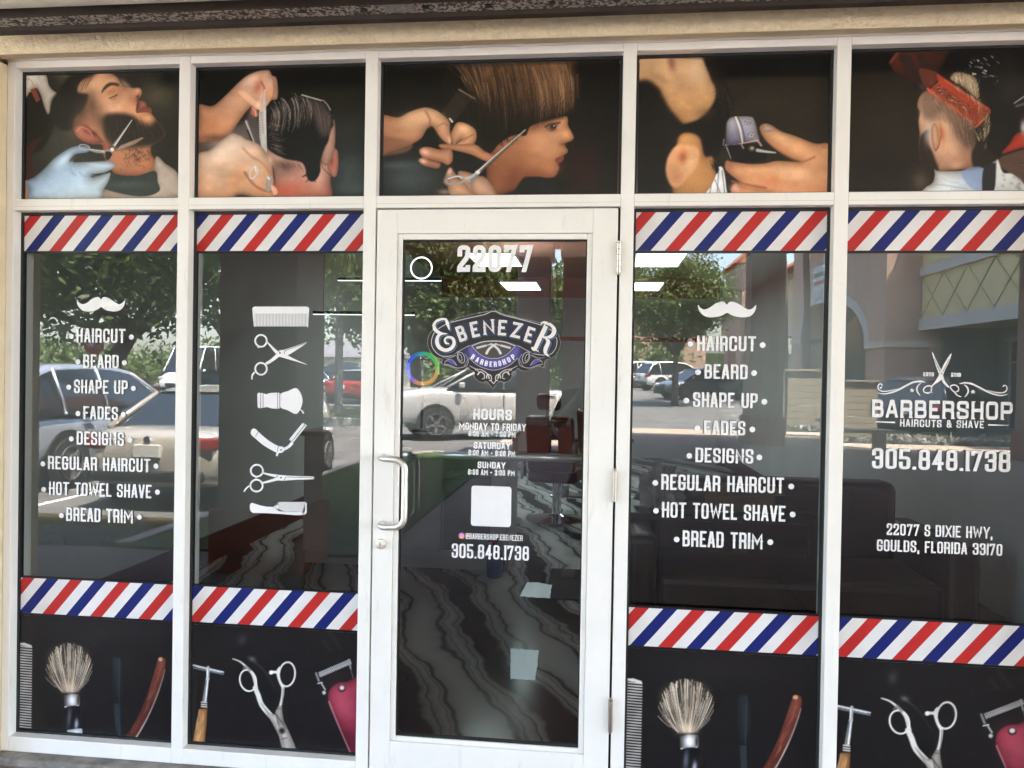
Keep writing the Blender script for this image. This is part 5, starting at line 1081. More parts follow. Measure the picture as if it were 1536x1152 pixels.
# --- badge of the shop on the door: printed film cut to its outline
o, s = (640, 440), 7.68
bx0, bz1 = at(634, 453, DY); bx1, bz0 = at(847, 588, DY)
c = Canvas(bx0, bx1, bz0, bz1, .00125, o, s, y=DY, bg=(255, 0, 255))
HW = [(770, 158), (800, 195), (860, 225), (960, 255), (1100, 290), (1230, 315), (1310, 335), (1350, 320), (1420, 335), (1480, 385), (1500, 440), (1530, 500), (1545, 570), (1530, 640), (1490, 710), (1430, 755), (1370, 775), (1360, 820), (1340, 860), (1300, 840), (1230, 860), (1160, 895), (1090, 890), (1050, 868), (1030, 890), (985, 915), (985, 960), (955, 1005), (900, 1030), (840, 1020), (800, 1055), (765, 1098), (730, 1060), (690, 1020), (640, 1030), (580, 1005), (545, 960), (545, 910), (500, 885), (470, 855), (430, 885), (360, 890), (290, 850), (215, 830), (185, 835), (170, 790), (180, 765), (100, 735), (45, 680), (15, 610), (8, 540), (30, 470), (70, 420), (65, 360), (100, 310), (160, 285), (225, 285), (262, 325), (340, 290), (460, 255), (600, 225), (700, 205), (745, 185)]
def scaled(P, k, c_=(770, 600)): return [(c_[0] + (x_ - c_[0]) * k, c_[1] + (y_ - c_[1]) * k) for x_, y_ in P]
keepC = Canvas(bx0, bx1, bz0, bz1, .00125, o, s, y=DY, bg=(0, 0, 0)); keepC.fill(HW, (255, 255, 255), 2)
keep = keepC.C[..., 0] > 120
c.fill(HW, (36, 32, 34), 2); NV = (58, 62, 120); LT = (226, 218, 214); BL = (84, 136, 176); VI = (80, 78, 168); LV = (196, 186, 196)
HB = HW + HW[:1]
c.line([tuple(p) for p in smooth_poly(HW)] + [tuple(smooth_poly(HW)[0])], 9, (224, 212, 200), 1, 2)
inner = [(770, 205), (880, 248), (1080, 300), (1300, 360), (1430, 420), (1490, 500), (1500, 580), (1470, 660), (1400, 710), (1250, 700), (1180, 670), (1040, 600), (900, 555), (770, 545), (640, 555), (500, 600), (370, 670), (280, 720), (170, 720), (90, 660), (55, 580), (70, 490), (120, 420), (250, 345), (460, 290), (660, 245)]
SP = smooth_poly(inner); c.line([tuple(p) for p in SP] + [tuple(SP[0])], 7, LT, .95, 2); SP = smooth_poly(scaled(inner, .965, (770, 470))); c.line([tuple(p) for p in SP] + [tuple(SP[0])], 6, NV, 1, 2)
for k in range(11): # engraved lines behind the letters
    y0 = 330 + 17 * k; c.line([(300, y0 + 60), (500, y0 + 8), (770, y0 - 20), (1040, y0 + 8), (1270, y0 + 70)], 5, NV, .8, 2, True)
# letters on the arch
def glyph_on(ch, cx, cy, h, ang, wid, t=.2, cols=None):
    polys, W = layout(ch, t=t, gw=wid, gap=0, spur=.03, serif=.06); ca, sa = math.cos(ang), math.sin(ang)
    def tr(p, dx=0, dy=0): u, v = (p[0] - W / 2) * h + dx, -(p[1] - .5) * h + dy; return (cx + u * ca - v * sa, cy + u * sa + v * ca)
    for dx, dy, g, col in ((10, 12, 10, (24, 24, 34)), (8, 10, 4, BL), (5, 6, 2, (24, 24, 34)), (0, 0, 0, LT)):
        for li, q in polys:
            P_ = [tr(p, dx, dy) for p in q]
            c.fill(P_, col, 1.6 + g * .35, 1, sm=False)
            if g: c.line(P_ + P_[:1], g, col, 1, 1.5)
    for li, (fl, Pq) in enumerate(G[ch][1]):
        if len(Pq) > 1: c.line([tr((t / 2 + p[0] * (wid * G[ch][0] - t), t / 2 + p[1] * (1 - t))) for p in Pq], 3, (120, 96, 104), .5, 1.5)
for ch, x_, y_, h_, a_, w_ in (('B', 400, 462, 180, -19, .55), ('E', 553, 415, 180, -12, .56), ('N', 715, 388, 172, -4, .66), ('E', 872, 396, 178, 4, .60), ('Z', 1035, 424, 178, 12, .62), ('E', 1185, 476, 178, 19, .56)):
    glyph_on(ch, x_, y_, h_, math.radians(a_), w_, .17)
# swash E and R
def swash(P_, w):
    for dx, dy, g, col in ((14, 14, 14, (24, 24, 34)), (12, 12, 6, BL), (7, 7, 4, (24, 24, 34)), (0, 0, 0, LT)):
        ww = [k + g for k in w]; Q = smooth_poly([(a + dx, b_ + dy) for a, b_ in P_], False); wi = np.interp(np.linspace(0, 1, len(Q)), np.linspace(0, 1, len(ww)), ww)
        for i in range(len(Q) - 1): c.line([tuple(Q[i]), tuple(Q[i + 1])], (wi[i], wi[i + 1]), col, 1, 2)
swash([(262, 420), (240, 350), (222, 300), (160, 300), (95, 330), (80, 380), (110, 430), (170, 465), (230, 470)], [10, 40, 30, 26, 40, 44, 40, 34, 10])
swash([(235, 465), (160, 470), (125, 510), (120, 570), (150, 625), (215, 655), (280, 635), (315, 580), (300, 520), (245, 505), (210, 530), (220, 570), (255, 580)], [8, 30, 38, 44, 44, 40, 40, 40, 32, 24, 20, 24, 14])
swash([(1320, 360), (1330, 338), (1370, 332), (1375, 370), (1340, 450), (1295, 540), (1245, 640), (1215, 625), (1285, 668)], [10, 22, 34, 50, 54, 50, 46, 12, 12])
swash([(1370, 345), (1440, 370), (1470, 430), (1440, 490), (1380, 510), (1330, 500)], [22, 34, 48, 44, 30, 16])
swash([(1370, 510), (1400, 560), (1370, 640), (1370, 690), (1410, 725)], [16, 46, 48, 34, 8])
# lens with crossed razors
c.fill([(520, 605), (640, 562), (770, 550), (900, 562), (1020, 605), (930, 690), (850, 730), (770, 742), (690, 730), (610, 690)], (70, 66, 62), 3); L = [(515, 607), (640, 562), (770, 550), (900, 562), (1025, 607)]; c.line(L, 8, LT, .95, 2, True)
for m_ in (1, -1):
    X = lambda v: 770 + m_ * (v - 770)
    c.line([(X(690), 690), (X(720), 640), (X(770), 600), (X(800), 585)], (30, 22), (206, 200, 196), 1, 2, True); c.line([(X(795), 585), (X(850), 600)], (16, 12), (190, 184, 180), 1, 2); c.fill([(X(855), 588), (X(970), 618), (X(965), 642), (X(850), 612)], (196, 190, 186), 2, sm=False)
# ribbon
for m_ in (1, -1):
    X = lambda v: 770 + m_ * (v - 770)
    c.fill([(X(380), 660), (X(480), 610), (X(520), 625), (X(560), 690), (X(520), 760), (X(470), 770), (X(440), 720)], grad((40, 36, 60), (70, 66, 150), (X(380), 640), (X(520), 720)), 3); c.line([(X(345), 680), (X(400), 650), (X(490), 605), (X(520), 620)], 7, LV, .9, 2, True)
    c.ring(X(395), 740, 40, 66, 7, LV, -20 * m_); c.ring(X(385), 740, 18, 44, 6, LV, -20 * m_); c.line([(X(480), 760), (X(470), 820), (X(420), 850), (X(350), 860), (X(270), 830), (X(200), 815)], 7, LV, .9, 2, True); c.line([(X(440), 700), (X(470), 760), (X(430), 840)], 6, LV, .8, 2, True)
    c.fill([(X(210), 790), (X(260), 765), (X(330), 800), (X(345), 835), (X(290), 815), (X(250), 790)], VI, 3); c.line([(X(205), 795), (X(240), 765), (X(300), 770), (X(345), 830)], 6, LV, .9, 2, True); c.line([(X(180), 740), (X(260), 745), (X(330), 715)], (4, 12), LV, .8, 3, True)
    for P_, w in (([(495, 835), (560, 868), (640, 885), (700, 930), (720, 980)], (6, 14)), ([(590, 935), (620, 905), (660, 930), (665, 975), (640, 985)], (16, 8)), ([(690, 975), (700, 935), (740, 950), (745, 1000), (720, 1005)], (14, 8)), ([(560, 880), (600, 900), (585, 935)], (10, 6)), ([(735, 1000), (768, 1040)], (12, 10))):
        c.line([(X(a), b_) for a, b_ in P_], w, (214, 204, 200), .95, 2, True)
c.fill([(470, 640), (520, 605), (600, 690), (690, 738), (770, 748), (850, 738), (940, 690), (1020, 605), (1075, 640), (1040, 740), (960, 820), (860, 865), (770, 880), (680, 865), (580, 820), (500, 740)], grad((92, 90, 186), (70, 66, 160), (770, 740), (770, 880)), 3)
for P_ in ([(520, 608), (600, 692), (690, 740), (770, 750), (850, 740), (940, 692), (1020, 608)], [(490, 745), (580, 824), (680, 868), (770, 884), (860, 868), (960, 824), (1050, 745)]): c.line(P_, 7, LV, .95, 2, True)
for k, ch in enumerate('BARBERSHOP'):
    u = (k - 4.5) / 4.5; x_ = 765 + 232 * u; y_ = 816 - 84 * u * u; a_ = -math.radians(34 * u)
    polys, W = layout(ch, t=.2, gw=.55, gap=0, spur=0, serif=.05); h_ = 62; ca, sa = math.cos(a_), math.sin(a_)
    for li, q in polys:
        c.fill([(x_ + ((p[0] - W / 2) * h_) * ca + ((p[1] - .5) * h_) * sa, y_ + ((p[0] - W / 2) * h_) * sa - ((p[1] - .5) * h_) * ca) for p in q], (240, 232, 224), 1.8, 1, sm=False)
c.C[c.C[..., 0] > 254] = (36, 32, 34)
tag(c.build('shop_badge', badge_m, keep=keep), 'navy and white barbershop badge with crossed razors on the door glass', 'badge')

# ------------------------------------------------------------------ inside the shop
grey_wall_m = mat('grey_wall', (.52, .53, .53), .7, noise=.06, nscale=2)
red_wall_m = mat('dark_red_paint', (.36, .075, .05), .5, noise=.12, nscale=3)
mm = bpy.data.materials.new('swirled_marble'); mm.use_nodes = True; nt = mm.node_tree; b = nt.nodes['Principled BSDF']
tc = nt.nodes.new('ShaderNodeTexCoord'); mp_ = nt.nodes.new('ShaderNodeMapping'); mp_.inputs['Rotation'].default_value = (0, 0, -.30); mp_.inputs['Location'].default_value = (.35, .2, 0)
wv = nt.nodes.new('ShaderNodeTexWave'); wv.inputs['Scale'].default_value = .50; wv.inputs['Distortion'].default_value = 8.5; wv.inputs['Detail'].default_value = 5; wv.inputs['Detail Scale'].default_value = .8; wv.inputs['Detail Roughness'].default_value = .48
rp = nt.nodes.new('ShaderNodeValToRGB'); cr = rp.color_ramp
cr.elements[0].position = .0; cr.elements[0].color = (.02, .02, .021, 1); cr.elements[1].position = 1; cr.elements[1].color = (.66, .68, .67, 1)
for p_, v in ((.13, .03), (.20, .34), (.27, .50), (.32, .12), (.36, .42), (.52, .60), (.60, .30), (.64, .55), (.72, .08), (.77, .10), (.83, .50)):
    e = cr.elements.new(p_); e.color = (v, v * 1.01, v, 1)
nt.links.new(tc.outputs['Object'], mp_.inputs[0]); nt.links.new(mp_.outputs[0], wv.inputs['Vector']); nt.links.new(wv.outputs['Fac'], rp.inputs[0]); nt.links.new(rp.outputs[0], b.inputs['Base Color']); b.inputs['Roughness'].default_value = .16; b.inputs['Specular IOR Level'].default_value = .06
IX0, IX1, IY, IZ = -2.75, 2.75, 12.5, 3.55
obj('floor', box(IX0, IX1, .121, IY, -.06, .012), mm, B)
obj('ceiling', box(IX0, IX1, .121, IY, IZ, IZ + .1), mat('ceiling_red_brown', (.24, .075, .05), .8, noise=.1), B)
obj('inner_wall', box(IX0 - .1, IX0, .141, IY, -.06, IZ), grey_wall_m, B); obj('inner_wall', box(IX1, IX1 + .1, .141, IY, -.06, IZ), grey_wall_m, B)
bk = obj('back_wall', box(IX0, IX1, IY, IY + .1, -.06, IZ), grey_wall_m, B)
obj('red_band', box(IX0 + .002, IX1 - .002, IY - .012, IY - .001, 3.15, IZ - .002), red_wall_m, bk); obj('red_rail', box(IX0 + .002, IX1 - .002, IY - .02, IY - .001, 2.30, 2.38), red_wall_m, bk)
bm = bmesh.new(); bx(bm, IX0 + .001, IX0 + .02, .15, IY - .03, .013, .24); bx(bm, IX1 - .02, IX1 - .001, .15, IY - .03, .013, .24); obj('skirting', bm, mat('skirting_red', (.06, .014, .012), .5, noise=.1), B)
# inner boards closing the back of the storefront head
obj('head_board', box(-1.99, 2.01, .125, .14, 2.86, IZ), grey_wall_m, B)
for xa, ya, l in ((-1.08, 5.6, 'bright ceiling panel light inside, nearest left of the door logo'), (-1.03, 8.2, 'bright ceiling panel light inside, farther left one'), (.80, 5.6, 'bright ceiling panel light inside, nearest right one'), (.78, 8.2, 'bright ceiling panel light inside, farther right one')):
    t = thing('ceiling_light', l, 'ceiling light', (xa + .27, ya + .5, 2.95), group='panel lights hung from the shop ceiling')
    bm = bmesh.new()
    for q in (-.4, .4): tube(bm, [(0, q, 0), (0, q, IZ - 2.95)], .003, 5)
    obj('wire', bm, dark_m, t)
    obj('diffuser', box(-.26, .26, -.5, .5, -.014, -.003), MATS.get('panel_light') or mat('panel_light', (.9, .9, .9), .6, emit=(.80, 1, .97), estr=.65), t)
    bm = bmesh.new(); bx(bm, -.285, -.261, -.525, .525, -.018, -.001); bx(bm, .261, .285, -.525, .525, -.018, -.001); bx(bm, -.2608, .2608, -.525, -.501, -.018, -.001); bx(bm, -.2608, .2608, .501, .525, -.018, -.001); obj('frame', bm, frame_m, t)
led_m = mat('led_white', (.9, .9, .9), .5, emit=(.86, .96, 1), estr=.17)
for px0, px1, py, y, l in ((507, 662, 421, 4.9, 'upper thin white bar light hanging inside left of the door'), (470, 622, 472, 4.2, 'lower thin white bar light hanging inside left of the door')):
    (xa, za), (xb, zb) = at(px0, py, y), at(px1, py, y)
    t = thing('bar_light', l, 'pendant light', ((xa + xb) / 2, y, (za + zb) / 2), group='bar lights hanging in the shop'); w = (xb - xa) / 2
    obj('tube', box(-w, w, -.01, .01, -.004, .002), led_m, t); obj('housing', box(-w, w, -.02, .02, .0025, .03), dark_m, t)
    bm = bmesh.new()
    for q in (-w * .8, w * .8): tube(bm, [(q, 0, .03), (q, 0, IZ - (za + zb) / 2)], .002, 5)
    obj('wire', bm, dark_m, t)
x, z = at(632, 402, 4.6); t = thing('ring_light', 'small white ring pendant light hanging inside the door', 'pendant light', (x, 4.6, z))
bm = bmesh.new(); tube(bm, [(.105 * math.cos(a), 0, .105 * math.sin(a)) for a in np.linspace(0, 2 * math.pi, 33)], .007, 8, cap=False); obj('ring', bm, led_m, t, smooth=True)
obj('cord', tube(bmesh.new(), [(0, 0, .115), (0, 0, IZ - z)], .002, 5), dark_m, t)
# reception counter
cab_m = mat('counter_grey', (.55, .57, .575), .5, noise=.05, nscale=4); cabd_m = mat('counter_green_grey', (.24, .28, .27), .5, noise=.08, nscale=4)
t = thing('reception_counter', 'grey panelled reception counter inside behind the door glass', 'counter', (-1.2, 3.25, .012))
obj('body', box(-.80, .88, .02, .6, .10, 1.05), cab_m, t); obj('plinth', box(-.79, .87, .03, .59, 0, .099), grey_wall_m, t)
obj('worktop', box(-.84, .93, -.03, .64, 1.052, 1.09), mat('worktop', (.46, .47, .47), .35, noise=.05, nscale=6), t, bevel=.004)
obj('door_panel', box(-.78, -.02, .004, .019, .16, 1.03), cab_m, t, bevel=.002); obj('door_panel', box(-.005, .36, .004, .019, .16, 1.03), cab_m, t, bevel=.002)
for z0, z1 in ((.16, .44), (.447, .73), (.737, 1.03)): obj('drawer', box(.375, .76, .004, .019, z0, z1), cabd_m, t, bevel=.002)
obj('end_panel', box(.88, .915, .0, .61, 0, 1.05), mat('counter_pale', (.50, .51, .51), .5), t)
# ring lamp with coloured light on its stand
x, z = at(634, 553, 3.55); t = thing('colour_ring_lamp', 'ring lamp glowing blue, green and orange on the counter', 'lamp', (x, 3.55, 1.105))
rm = bpy.data.materials.new('rainbow_light'); rm.use_nodes = True; nt = rm.node_tree; b = nt.nodes['Principled BSDF']; tc = nt.nodes.new('ShaderNodeTexCoord'); sp = nt.nodes.new('ShaderNodeSeparateXYZ'); nt.links.new(tc.outputs['Object'], sp.inputs[0])
at2 = nt.nodes.new('ShaderNodeMath'); at2.operation = 'ARCTAN2'; sb = nt.nodes.new('ShaderNodeMath'); sb.operation = 'SUBTRACT'; sb.inputs[1].default_value = z - 1.105
nt.links.new(sp.outputs['Z'], sb.inputs[0]); nt.links.new(sb.outputs[0], at2.inputs[0]); nt.links.new(sp.outputs['X'], at2.inputs[1])
mr = nt.nodes.new('ShaderNodeMapRange'); mr.inputs['From Min'].default_value = -math.pi; mr.inputs['From Max'].default_value = math.pi; nt.links.new(at2.outputs[0], mr.inputs['Value'])
rp = nt.nodes.new('ShaderNodeValToRGB'); cr = rp.color_ramp; nt.links.new(mr.outputs[0], rp.inputs[0])
cr.elements[0].position = 0; cr.elements[0].color = (.05, .12, 1, 1); cr.elements[1].position = 1; cr.elements[1].color = (.05, .12, 1, 1)
for p_, cc in ((.12, (.25, .2, 1, 1)), (.20, (.9, .35, .12, 1)), (.42, (.85, .38, .12, 1)), (.52, (.2, .6, .1, 1)), (.68, (.05, .65, .12, 1)), (.85, (.05, .2, .8, 1))):
    e = cr.elements.new(p_); e.color = cc
nt.links.new(rp.outputs[0], b.inputs['Emission Color']); b.inputs['Emission Strength'].default_value = .045; nt.links.new(rp.outputs[0], b.inputs['Base Color'])
zz = z - 1.105; R_ = .128
bm = bmesh.new(); tube(bm, [(R_ * math.cos(a), 0, zz + R_ * math.sin(a)) for a in np.linspace(0, 2 * math.pi, 41)], .017, 10, cap=False); obj('ring', bm, rm, t, smooth=True)
obj('stand', tube(bmesh.new(), [(0, 0, zz - R_ - .01), (0, 0, .02)], .012, 8), dark_m, t); obj('clamp', box(-.03, .03, -.02, .02, zz - R_ - .05, zz - R_ - .015), dark_m, t, bevel=.005); obj('base', lathe(bmesh.new(), [(.09, -.013), (.085, .004), (.02, .012)], 20), dark_m, t)
def bottle(name, label, loc, prof, m, capm, cap, lm=None, lz=None, cat='bottle'):
    t = thing(name, label, cat, loc)
    obj('flask', lathe(bmesh.new(), prof, 20), m, t, smooth=True); obj('cap', lathe(bmesh.new(), cap, 16), capm, t)
    if lm: obj('paper_label', lathe(bmesh.new(), [(prof[2][0] + .001, lz[0]), (prof[2][0] + .001, lz[1])], 20), lm, t)
    return t
blue_m2 = mat('blue_plastic', (.02, .09, .32), .3); redp_m = mat('red_plastic', (.35, .02, .02), .4)
x, z = at(697, 640, 3.5)
bottle('soda_bottle', 'green soda bottle with blue paper label on the counter', (x, 3.5, 1.104), [(.03, -.001), (.045, .01), (.045, .17), (.03, .22), (.014, .26), (.014, .28)], mat('green_plastic', (.06, .16, .09), .2), redp_m, [(.016, .275), (.016, .295)], blue_m2, (.05, .15))
x, z = at(752, 640, 3.55)
bottle('blue_jar', 'short blue jar on the counter behind the opening hours', (x, 3.55, 1.104), [(.035, -.001), (.042, .008), (.042, .07), (.038, .085)], blue_m2, dark_m, [(.04, .083), (.04, .1)], cat='jar')
x, z = at(741, 870, 3.08)
t = bottle('spray_bottle', 'blue spray bottle with red trigger standing on the shop floor', (x, 3.08, .013), [(.05, 0), (.06, .01), (.06, .2), (.03, .235), (.018, .25)], blue_m2, redp_m, [(.02, .248), (.02, .275)])
obj('trigger', box(-.055, .03, -.016, .016, .2755, .305), redp_m, t, bevel=.006)
# notes left on the floor side of the glass: two torn papers taped to the inside of the door
pap_m = mat('torn_paper', (.74, .80, .78), .8, noise=.06, nscale=25)
for P_, l in (([(791, 873), (806, 874), (828, 877.5), (826, 888), (825, 897.5), (800, 896), (780, 894.5), (785, 884)], 'torn pale paper slip taped inside the door glass, the upper smaller one'), ([(766, 972), (780, 974), (808, 975.5), (806, 998), (802, 1020.5), (784, 1019), (766, 1018.5), (766, 996)], 'torn pale paper sheet taped inside the door glass, the lower larger one')):
    Q = []; rg = random.Random(5)
    for a, b_ in zip(P_, P_[1:] + P_[:1]):
        for k in range(5): t_ = k / 5; Q.append((a[0] + (b_[0] - a[0]) * t_ + rg.uniform(-.5, .5), a[1] + (b_[1] - a[1]) * t_ + rg.uniform(-.5, .5)))
    bm = bmesh.new(); prism(bm, [at(*p, .030) for p in Q], .030, .0312); tag(obj('paper_note', bm, pap_m), l, 'paper note')
# barber chairs
lea_m = mat('brown_leather', (.13, .035, .02), .35, noise=.2, nscale=9); blk_m = mat('black_leather', (.012, .012, .012), .4, noise=.2, nscale=9); chrome_m = mat('chrome', (.7, .7, .7), .12, 1)
def chair(label, loc, rz, m):
    t = thing('barber_chair', label, 'barber chair', loc, rz, 'barber chairs in the shop')
    obj('base', lathe(bmesh.new(), [(.34, 0), (.34, .015), (.1, .05), (.06, .07)], 28), chrome_m, t, smooth=False); obj('post', lathe(bmesh.new(), [(.05, .06), (.05, .42)], 16), chrome_m, t)
    obj('seat', box(-.27, .27, -.27, .27, .43, .57), m, t, bevel=.04, seg=3)
    ba = Matrix.Translation((0, .27, .56)) @ Matrix.Rotation(math.radians(-14), 4, 'X')
    obj('backrest', box(-.26, .26, -.06, .06, 0, .62, m=ba), m, t, bevel=.05, seg=3)
    obj('headrest', box(-.13, .13, -.05, .05, .68, .86, m=ba), m, t, bevel=.05, seg=3); obj('headrest_post', box(-.03, .03, -.012, .012, .6, .7, m=ba), chrome_m, t)
    for s in (-1, 1): obj('armrest', box(s * .33 - .045, s * .33 + .045, -.2, .25, .70, .75), m, t, bevel=.02); obj('arm_post', box(s * .33 - .015, s * .33 + .015, .12, .18, .48, .70), chrome_m, t)
    obj('footrest', box(-.2, .2, -.62, -.5, .16, .19), chrome_m, t, bevel=.01); obj('footrest_arm', box(-.02, .02, -.55, -.24, .2, .44), chrome_m, t)
    return t
chair('brown leather barber chair, the nearer one seen through the door', (-.02, 5.6, .012), math.radians(170), lea_m)
chair('brown leather barber chair standing deeper inside', (.5, 7.6, .012), math.radians(165), lea_m)
chair('black leather barber chair behind the counter', (-.72, 5.4, .012), math.radians(185), blk_m)
# low table with cartons behind the window right of the door
t = thing('side_table', 'black side table inside the window right of the door', 'table', (1.15, 2.3, .012))
obj('table_top', box(-.62, .62, -.3, .3, .69, .73), blk_m, t, bevel=.006)
for sx in (-1, 1):
    for sy in (-1, 1): obj('leg', box(sx * .57 - .02, sx * .57 + .02, sy * .26 - .02, sy * .26 + .02, 0, .69), blk_m, t)
card_m = mat('cardboard', (.24, .16, .09), .85, noise=.12, nscale=9)
t = thing('cardboard_box', 'open brown cardboard box on the side table', 'box', (1.30, 2.3, .743), .3)
bm = bmesh.new(); bx(bm, -.2, .2, -.15, -.144, 0, .16); bx(bm, -.2, .2, .144, .15, 0, .16); bx(bm, -.2, -.194, -.1438, .1438, 0, .16); bx(bm, .194, .2, -.1438, .1438, 0, .16); bx(bm, -.1938, .1938, -.1438, .1438, 0, .006); obj('carton', bm, card_m, t)
bm = bmesh.new(); bx(bm, -.2, .2, 0, .12, -.003, .003, m=Matrix.Translation((0, -.15, .162)) @ Matrix.Rotation(math.radians(200), 4, 'X')); obj('flap', bm, card_m, t)
bm = bmesh.new(); bmesh.ops.create_icosphere(bm, subdivisions=4, radius=.16); rg = random.Random(9)
from mathutils import noise as mnoise
for v in bm.verts:
    v.co *= .8 + .45 * mnoise.noise(v.co * 14) + .3 * mnoise.noise(v.co * 34); v.co.z = max(v.co.z * 1.2 + .1, 0)
tag(obj('plastic_bag', bm, mat('white_plastic', (.5, .5, .5), .3), loc=(.82, 2.25, .744)), 'crumpled white plastic bag on the side table', 'bag')
# sofa inside the far right window
t = thing('waiting_sofa', 'dark brown leather waiting sofa inside the far right window', 'sofa', (1.56, 1.9, .012), 0)
sof_m = mat('dark_brown_leather', (.022, .015, .013), .4, noise=.25, nscale=7)
obj('seat', box(-.80, .75, -.35, .35, .2, .46), sof_m, t, bevel=.05, seg=3); obj('backrest', box(-.80, .75, .36, .6, .2, .93), sof_m, t, bevel=.06, seg=3)
for a in (-.98, .76): obj('armrest', box(a, a + .17, -.35, .6, .1, .68), sof_m, t, bevel=.05, seg=3)
for sx in (-.9, .8):
    for sy in (-.28, .5): obj('foot', box(sx, sx + .06, sy, sy + .06, 0, .12), sof_m, t)
tag(obj('door_mat', box(.05, .62, 2.55, 3.4, .0125, .022), mat('mat_black', (.012, .012, .012), .95, noise=.3, nscale=40)), 'black rubber mat on the marble floor inside', 'mat')

# ------------------------------------------------------------------ the place in front of the shop, seen in the glass
col_m = mat('brown_stucco', (.25, .17, .14), .9, noise=.1, nscale=4, bump=.5, bscale=50); ped_m = mat('red_brown_base', (.24, .06, .035), .8, noise=.15, nscale=4, bump=.3)
cap_m = mat('cream_trim', (.55, .50, .38), .85, noise=.06)
def column(x, y, w, top, label, ped=.56):
    t = thing('stucco_column', label, 'column', (x, y, 0), group='stucco columns of the walkway')
    obj('shaft', box(-w / 2, w / 2, -w / 2, w / 2, ped + .002, top - .28), col_m, t, bevel=.012)
    obj('pedestal', box(-w / 2 - .05, w / 2 + .05, -w / 2 - .05, w / 2 + .05, .001, ped), ped_m, t, bevel=.015)
    obj('capital', box(-w / 2 - .06, w / 2 + .06, -w / 2 - .06, w / 2 + .06, top - .278, top), cap_m, t, bevel=.02)
    bm = bmesh.new()
    for z in (1.15, 1.9, 2.65): bx(bm, -w / 2 - .004, w / 2 + .004, -w / 2 - .004, w / 2 + .004, z, z + .012)
    obj('joint', bm, MATS['joint'], t)
column(-2.25, -3.12, .63, 3.598, 'brown stucco column nearest the shop, mirrored in the window left of the door', .5)
column(-.92, -13.2, .66, 4.298, 'brown stucco column mirrored in the middle of the door glass')
column(.02, -13.2, .66, 4.298, 'brown stucco column mirrored at the right edge of the door glass')
column(3.77, -13.2, .66, 4.298, 'brown stucco column mirrored in the window right of the door')
column(9.05, -13.0, .72, 4.298, 'brown stucco column mirrored at the far right edge')

# --- cars
tyre_m = mat('tyre', (.018, .018, .018), .85, noise=.2, nscale=30); rim_m = mat('alloy', (.55, .55, .56), .3, .9, noise=.05)
cglass_m = mat('car_glass', (.012, .016, .02), .04, spec=1.0); chr_m = chrome_m; tail_m = mat('tail_light', (.22, .012, .01), .15, coat=.6); head_m = mat('head_light', (.6, .62, .64), .08, coat=.8)
plate_m = mat('licence_plate', (.55, .55, .52), .5, noise=.2, nscale=60); arch_m = mat('arch_black', (.008, .008, .008), .9)
def paintm(name, c, met=.3): return mat(name, c, .28, met, coat=1, noise=.02, nscale=3)
SED = dict(L=4.6, st=[(0, .78, .70, .40), (.06, .95, .80, .30), (.3, 1.00, .87, .24), (.9, .99, .90, .2), (2.3, .95, .91, .2), (3.45, .93, .90, .2), (4.1, .84, .86, .22), (4.48, .70, .77, .25), (4.6, .56, .66, .34)],
           gh=[(.55, .985), (1.30, 1.37), (1.75, 1.43), (2.35, 1.45), (2.85, 1.40), (3.72, .915)], wb=(.86, .60), wh=(.86, 3.72, .335), pil=(1.25, 2.15, 3.0))
SUV = dict(L=4.7, st=[(0, .80, .74, .45), (.06, 1.05, .86, .36), (.3, 1.10, .91, .30), (1., 1.08, .93, .26), (2.4, 1.05, .93, .26), (3.5, 1.05, .92, .26), (4.2, 1.0, .88, .3), (4.6, .88, .80, .34), (4.7, .68, .70, .42)],
           gh=[(.10, 1.09), (.50, 1.58), (.95, 1.70), (2.0, 1.72), (2.7, 1.64), (3.75, 1.04)], wb=(.88, .66), wh=(.92, 3.75, .365), pil=(.95, 1.9, 2.85))
PIC = dict(L=5.9, st=[(0, 1.0, .90, .6), (.06, 1.30, .98, .5), (.4, 1.32, 1.0, .42), (2.0, 1.32, 1.0, .36), (3.6, 1.34, 1.0, .36), (4.6, 1.38, .99, .36), (5.4, 1.34, .96, .4), (5.8, 1.16, .92, .42), (5.9, .84, .84, .5)],
           gh=[(1.9, 1.33), (2.05, 1.88), (2.5, 1.95), (3.1, 1.95), (3.5, 1.88), (4.45, 1.36)], wb=(.92, .72), wh=(1.15, 4.75, .42), pil=(2.15, 2.95, 3.6))
VAN = dict(L=5.4, st=[(0, 1.0, .92, .5), (.06, 1.4, .98, .4), (.4, 1.5, 1.0, .35), (2, 1.5, 1.0, .3), (4.2, 1.35, 1.0, .3), (4.9, 1.15, .96, .32), (5.3, .95, .9, .36), (5.4, .7, .8, .42)],
           gh=[(.05, 1.5), (.1, 2.5), (.4, 2.6), (3.4, 2.6), (3.9, 2.5), (4.75, 1.2)], wb=(.96, .84), wh=(1.0, 4.4, .36), pil=(.3, 2.9, 3.5))
